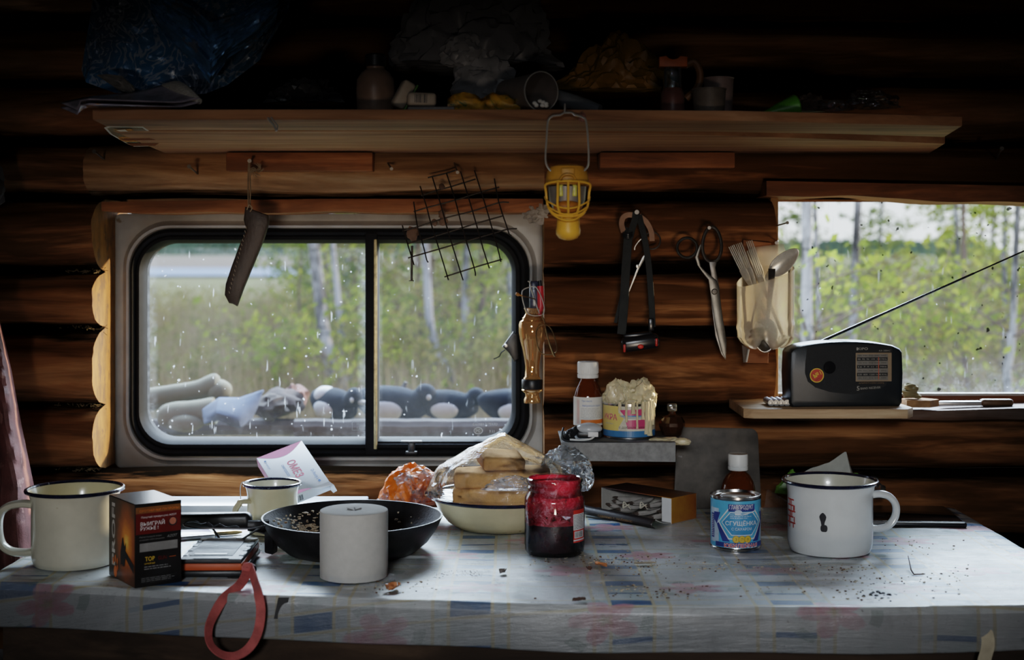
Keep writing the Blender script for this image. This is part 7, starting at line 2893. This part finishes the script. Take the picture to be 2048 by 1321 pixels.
# grey bag
t = thing('grey_plastic_bag', 'large dim grey plastic bag heaped on the middle of the long shelf', 'bag', at_shelf(955, 2.17))
GB = mat('grey_film', (.24, .24, .26), .38, var=.3, scale=14, bump=.5, bscale=30)
bm = BM()
lump(bm, .115, .085, .105, (0, 0, .095), .34, 101, 5, 1.5, .001)
obj('bag_body', bm, GB, t)
bm = BM()
lump(bm, .045, .03, .040, (.010, -.085, .055), .35, 103, 4, 1.6)
lump(bm, .034, .024, .026, (-.014, -.080, .108), .35, 105, 4, 1.6)
obj('bag_knot', bm, mat('grey_film_light', (.42, .42, .44), .35, var=.2, bump=.4, bscale=40), t)
# cup lying on its side with white pellets
t = thing('plastic_cup', 'clear plastic cup lying mouth forward with white pellets inside on the shelf', 'cup', at_shelf(1081, 1.90) + Vector((0, 0, .0275)), (PI / 2 + .05, 0, .55))
bm = BM()
lathe(bm, [(.0205, -.085), (.0262, 0), (.0272, .001), (.0262, .002), (.0195, -.083), (0, -.083), (0, -.085), (.0205, -.085)], 48)
obj('cup_wall', bm, mat('cloudy_cup', (.20, .165, .15), .45, var=.2), t)
bm = BM()
lathe(bm, [(.0262, .000), (.0275, .0008), (.0275, .0024), (.0258, .0024)], 48)
obj('rim', bm, mat('cup_rim', (.36, .35, .33), .3), t)
r = random.Random(3)
for i in range(9):
    px, py = 1064 + r.uniform(0, 34), 212 - abs(r.gauss(0, 3)) - (5 if i in (7, 8) else 0)
    bm = BM()
    lump(bm, .0034, .0034, .0028, (0, 0, 0), .1, i, 2, 1)
    tag(obj('white_pellet', bm, WHITEP, None, W(px, py, 1.882)), 'white pellet inside the lying plastic cup', 'pellet', 'pellets in the plastic cup')
bm = BM()
t_ = [at_shelf(1110, 1.98) + Vector((0, 0, .028)), at_shelf(1150, 1.97) + Vector((0, 0, .020)), at_shelf(1200, 1.95) + Vector((0, 0, .008))]
tube(bm, t_, [.012, .011, .007], 14)
tag(obj('grey_tube', bm, mat('grey_tube', (.14, .15, .165), .45, var=.2)), 'slanting grey squeeze tube beside the lying cup', 'tube')
# mustard bag
bm = BM()
lump(bm, .080, .06, .070, (0, 0, .05), .36, 111, 5, 1.4, .001, fn=lambda p, d: Vector((p.x * (1.15 - .5 * max(0, d.z)), p.y, p.z * (1 + .1 * d.x))))
tag(obj('mustard_bag', bm, mat('mustard_film', (.30, .155, .025), .45, var=.35, scale=18, bump=.5, bscale=40), None, at_shelf(1225, 2.12)), 'dim mustard yellow carrier bag slumped behind the lying cup', 'bag')
# orange capped shaker with handle
t = thing('spice_shaker', 'clear shaker with a notched orange cap on the long shelf', 'shaker', at_shelf(1345, 1.97))
bm = BM()
lathe(bm, [(.0125, .040), (.0125, .068), (.012, .069)], 32)
obj('clear_wall', bm, clear('shaker_glass', tint=(.8, .82, .85), haze=.15), t)
bm = BM()
lathe(bm, [(0, 0), (.016, 0), (.0175, .006), (.0165, .032), (.0125, .040), (0, .041)], 32)
obj('lower_body', bm, mat('shaker_content', (.17, .07, .055), .4, var=.3), t)
bm = BM()
prism(bm, [(-.020, 0), (.020, 0), (.020, .014), (.010, .0155), (.006, .012), (0, .0105), (-.006, .012), (-.010, .0155), (-.020, .014)], .022, Matrix.Translation((0, .011, .069)) @ Matrix.Rotation(PI / 2, 4, 'X'), bev=.0015)
obj('orange_cap', bm, mat('orange_cap', (.55, .14, .02), .45), t, label='orange notched cap')
bm = BM()
tube(bm, smooth([(.019, .01, .074), (.032, .01, .078), (.040, .01, .062), (.036, .01, .042), (.020, .01, .026)], 5), .0052, 10)
obj('handle', bm, mat('brown_handle', (.20, .09, .03), .5), t)
for px, Y, R_, H_2, col, lab in ((1437, 2.02, .0215, .060, (.27, .20, .185), 'taller pinkish plastic beaker at the back of the shelf'), (1418, 1.95, .0235, .036, (.16, .13, .105), 'shorter dim patterned beaker in front of the pinkish one')):
    t = thing('plastic_beaker', lab, 'beaker', at_shelf(px, Y))
    bm = BM()
    lathe(bm, [(0, 0), (R_ * .88, 0), (R_ * .9, .002), (R_, H_2), (R_ * .95, H_2), (R_ * .86, .004), (0, .004)], 40)
    obj('beaker_wall', bm, mat('beaker_%d' % px, col, .5, var=.2, scale=60, bump=.3 if H_2 < .05 else 0, bscale=400), t)
    bm = BM()
    tube(bm, [(R_ * math.cos(2 * PI * i / 40), R_ * math.sin(2 * PI * i / 40), H_2) for i in range(40)], .0010, 6, closed=True)
    obj('rim', bm, mat('beaker_rim_%d' % px, tuple(c * 1.25 for c in col), .4), t)
# green cone
t = thing('green_funnel', 'bright green plastic cone lying on its side on the long shelf', 'funnel', at_shelf(1594, 1.99) + Vector((0, 0, .0165)), (0, math.radians(-103), math.radians(8)))
bm = BM()
lathe(bm, [(.0165, 0), (.0175, .002), (.0165, .006), (.010, .030), (.0045, .046), (.0030, .058), (0, .058)], 36)
lathe(bm, [(0, -.003), (.010, -.002), (.0165, 0)], 36)
obj('cone', bm, mat('green_plastic', (.10, .34, .03), .4, var=.15), t)
# crumpled clear wraps and cloth
for px, Y, a, b_2, h, sd, m, lab, nm, ct in ((1620, 2.06, .022, .02, .022, 121, mat('dim_brown_cloth', (.10, .06, .045), .8, var=.3), 'dim brown crumpled rag behind the green cone', 'rag', 'rag'), (1668, 1.99, .022, .018, .014, 123, FILM, 'small crinkled clear wrap right of the green cone', 'cling_film', 'wrap'), (1745, 2.0, .036, .025, .021, 125, FILM, 'larger crinkled clear wrap near the shelf end', 'cling_film', 'wrap'), (610, 2.05, .045, .035, .035, 127, mat('black_bag', (.018, .018, .02), .35, bump=.4), 'black crumpled bag beside the blue gift bag', 'black_plastic_bag', 'bag')):
    bm = BM()
    lump(bm, a, b_2, h, (0, 0, h * .75), .4, sd, 4, 2.0, .001)
    tag(obj(nm, bm, m, None, at_shelf(px, Y)), lab, ct)
bm = BM()
lump(bm, .0048, .004, .006, (0, 0, 0), .3, 5, 3, 2)
tag(obj('pink_bead', bm, mat('dull_pink_rubber', (.26, .12, .09), .6), None, W(1165, 235, 1.862)), 'dull pink knob stuck on the shelf front beside the lamp hook', 'knob')
# small wooden block above beam joint
WORLD, SKYK, SUN, FILL, OUTFILL, EXPO, VT = 1.3, 2.6, 4.8, .82, 680.0, 0.58, 'Filmic'
LOWFILL = .36
SUNDIR = (-.90, -.36, -.13)
FILLPOS = (-.35, -2.2, 1.9)
FTARGET, FSPREAD = (0.05, 2.1, .80), 16
LOOK = 'Medium High Contrast'
# ================================================================== LIGHT, CAMERA
w = bpy.data.worlds.new('sky')
SC.world = w
w.use_nodes = True
nt = w.node_tree
nt.nodes.clear()
N, L = nt.nodes, nt.links
out = N.new('ShaderNodeOutputWorld')
bg = N.new('ShaderNodeBackground')
tc = N.new('ShaderNodeTexCoord')
sx = N.new('ShaderNodeSeparateXYZ')
L.new(tc.outputs['Generated'], sx.inputs[0])
c = _ramp(nt, sx.outputs[2], [(.0, (.80, .84, .88)), (.12, (.74, .83, .94)), (.5, (.42, .60, .95)), (1.0, (.28, .46, .9))])
n = _noise(nt, tc.outputs['Generated'], 3.0, 5, .6)
c = _mix(nt, _ramp(nt, n, [(.45, 0.0), (.7, .75)]), c, (.95, .96, .98))
L.new(c, bg.inputs[0])
str_ = _ramp(nt, sx.outputs[2], [(.05, WORLD / 10), (.20, WORLD * SKYK / 10), (.6, WORLD * SKYK / 10)])
L.new(_math(nt, 'MULTIPLY', str_, 10.0), bg.inputs[1])
L.new(bg.outputs[0], out.inputs[0])


def lamp(name, typ, loc, target=None, direction=None, energy=1, col=(1, 1, 1), **kw):
    d = bpy.data.lights.new(name, typ)
    d.energy = energy
    d.color = col
    for k, x in kw.items(): setattr(d, k, x)
    o = bpy.data.objects.new(name, d)
    COL.objects.link(o)
    o.location = loc
    dr = Vector(direction) if direction else Vector(target) - Vector(loc)
    o.rotation_euler = dr.to_track_quat('-Z', 'Y').to_euler()
    return o


lamp('sun', 'SUN', (8, 6, 6), direction=SUNDIR, energy=SUN, col=(1.0, .78, .50), angle=math.radians(1.2))
# unseen fill lamps, added behind the camera to brighten the table and the wall
lamp('rear_fill', 'AREA', FILLPOS, target=FTARGET, energy=FILL, col=(.90, .95, 1.0), shape='RECTANGLE', size=1.3, size_y=.35, spread=math.radians(FSPREAD))
lamp('low_rear_fill', 'AREA', (.1, -2.2, .35), target=(0.0, 2.4, 1.17), energy=LOWFILL, col=(1.0, .84, .68), shape='RECTANGLE', size=1.5, size_y=.25, spread=math.radians(11))  # second, low lamp added to lift the log wall and the shelf underside
lamp('outside_fill', 'AREA', (.1, 5.2, 3.1), target=(0.05, 2.2, .8), energy=OUTFILL, col=(.70, .85, 1.0), shape='RECTANGLE', size=5.0, size_y=1.8)  # area lamp added outside, out of view, to brighten the table through the windows
for nm, x0, x1, z0, z1 in (('window_1', WX0, WX1, .80, 1.27), ('window_2', RX0, RX1, .93, 1.30)):
    p = lamp(nm + '_portal', 'AREA', ((x0 + x1) / 2, 2.74, (z0 + z1) / 2), direction=(0, -1, 0), energy=1, shape='RECTANGLE', size=x1 - x0, size_y=z1 - z0)
    p.data.cycles.is_portal = True

cam = bpy.data.cameras.new('camera')
co = bpy.data.objects.new('camera', cam)
COL.objects.link(co)
co.location = (0, 0, CZ)
co.rotation_euler = (PI / 2, 0, 0)
cam.sensor_width = 36
cam.lens = F / 2048 * 36
cam.shift_x = 0
cam.shift_y = -(660.5 - HY) / 2048
cam.clip_start = .05
cam.clip_end = 2000
cam.dof.use_dof = True
cam.dof.focus_distance = 2.2
cam.dof.aperture_fstop = 4.6
SC.camera = co
SC.view_settings.view_transform = VT
SC.view_settings.look = LOOK
SC.view_settings.exposure = EXPO
SC.view_settings.gamma = 1.0
cy = SC.cycles
cy.use_denoising = True
cy.max_bounces = 6
cy.diffuse_bounces = 3
cy.glossy_bounces = 3
cy.transmission_bounces = 4
cy.transparent_max_bounces = 14
cy.sample_clamp_indirect = 4.0
cy.caustics_reflective = False
cy.caustics_refractive = False
cy.use_adaptive_sampling = True
cy.adaptive_threshold = .03

# ------------------------------------------------------------------ pieces that belong to a part hang one level deeper
SUBPART = {'window_slot': 'solar_panel', 'cheek_spot': 'head', 'bill': 'head', 'white_flank': 'body', 'white_back': 'body', 'enamel_chip': 'body', 'faded_print': 'body',
           'front_lettering': ('carton', 'radio_case'), 'barcode_print': ('carton', 'packet'), 'side_lettering': 'picture_side', 'pinched_centre': 'paper', 'metal_edge': 'case',
           'tin_print': 'tin_body', 'wax_drip': 'wax_mound', 'red_button': 'lamp_body', 'red_lens': 'lamp_body', 'buckle': 'strap', 'bulb': 'reflector', 'inner_base': 'reflector',
           'stitching': 'leather_body', 'pivot_screw': 'blade', 'rolled_edge': 'shelf_sheet', 'top_lettering': 'carton_print', 'flap_lettering': 'front_flap', 'small_print': 'white_wrapper',
           'terminal': 'battery_jacket', 'black_collar': 'glass_body', 'lens': 'lens_frame', 'rolled_fold': 'cover', 'bag_knot': 'bag_body', 'round_badge': 'radio_case', 'strap_knot': 'webbing',
           'paper_label': ('glass_wall', 'glass_body', 'tin_body'), 'white_tag': 'clear_dome', 'green_band': 'packet', 'orange_cap': 'clear_wall', 'torn_flap': 'carton', 'pink_edge': 'carton'}
for o in [x for x in SC.objects if x.parent is not None and x.parent.parent is None]:
    st_ = o.name.split('.')[0]
    if st_ not in SUBPART: continue
    want = SUBPART[st_] if isinstance(SUBPART[st_], tuple) else (SUBPART[st_],)
    for sib in o.parent.children:
        if sib is not o and sib.name.split('.')[0] in want and sib.location.length < 1e-9:
            o.parent = sib
            break
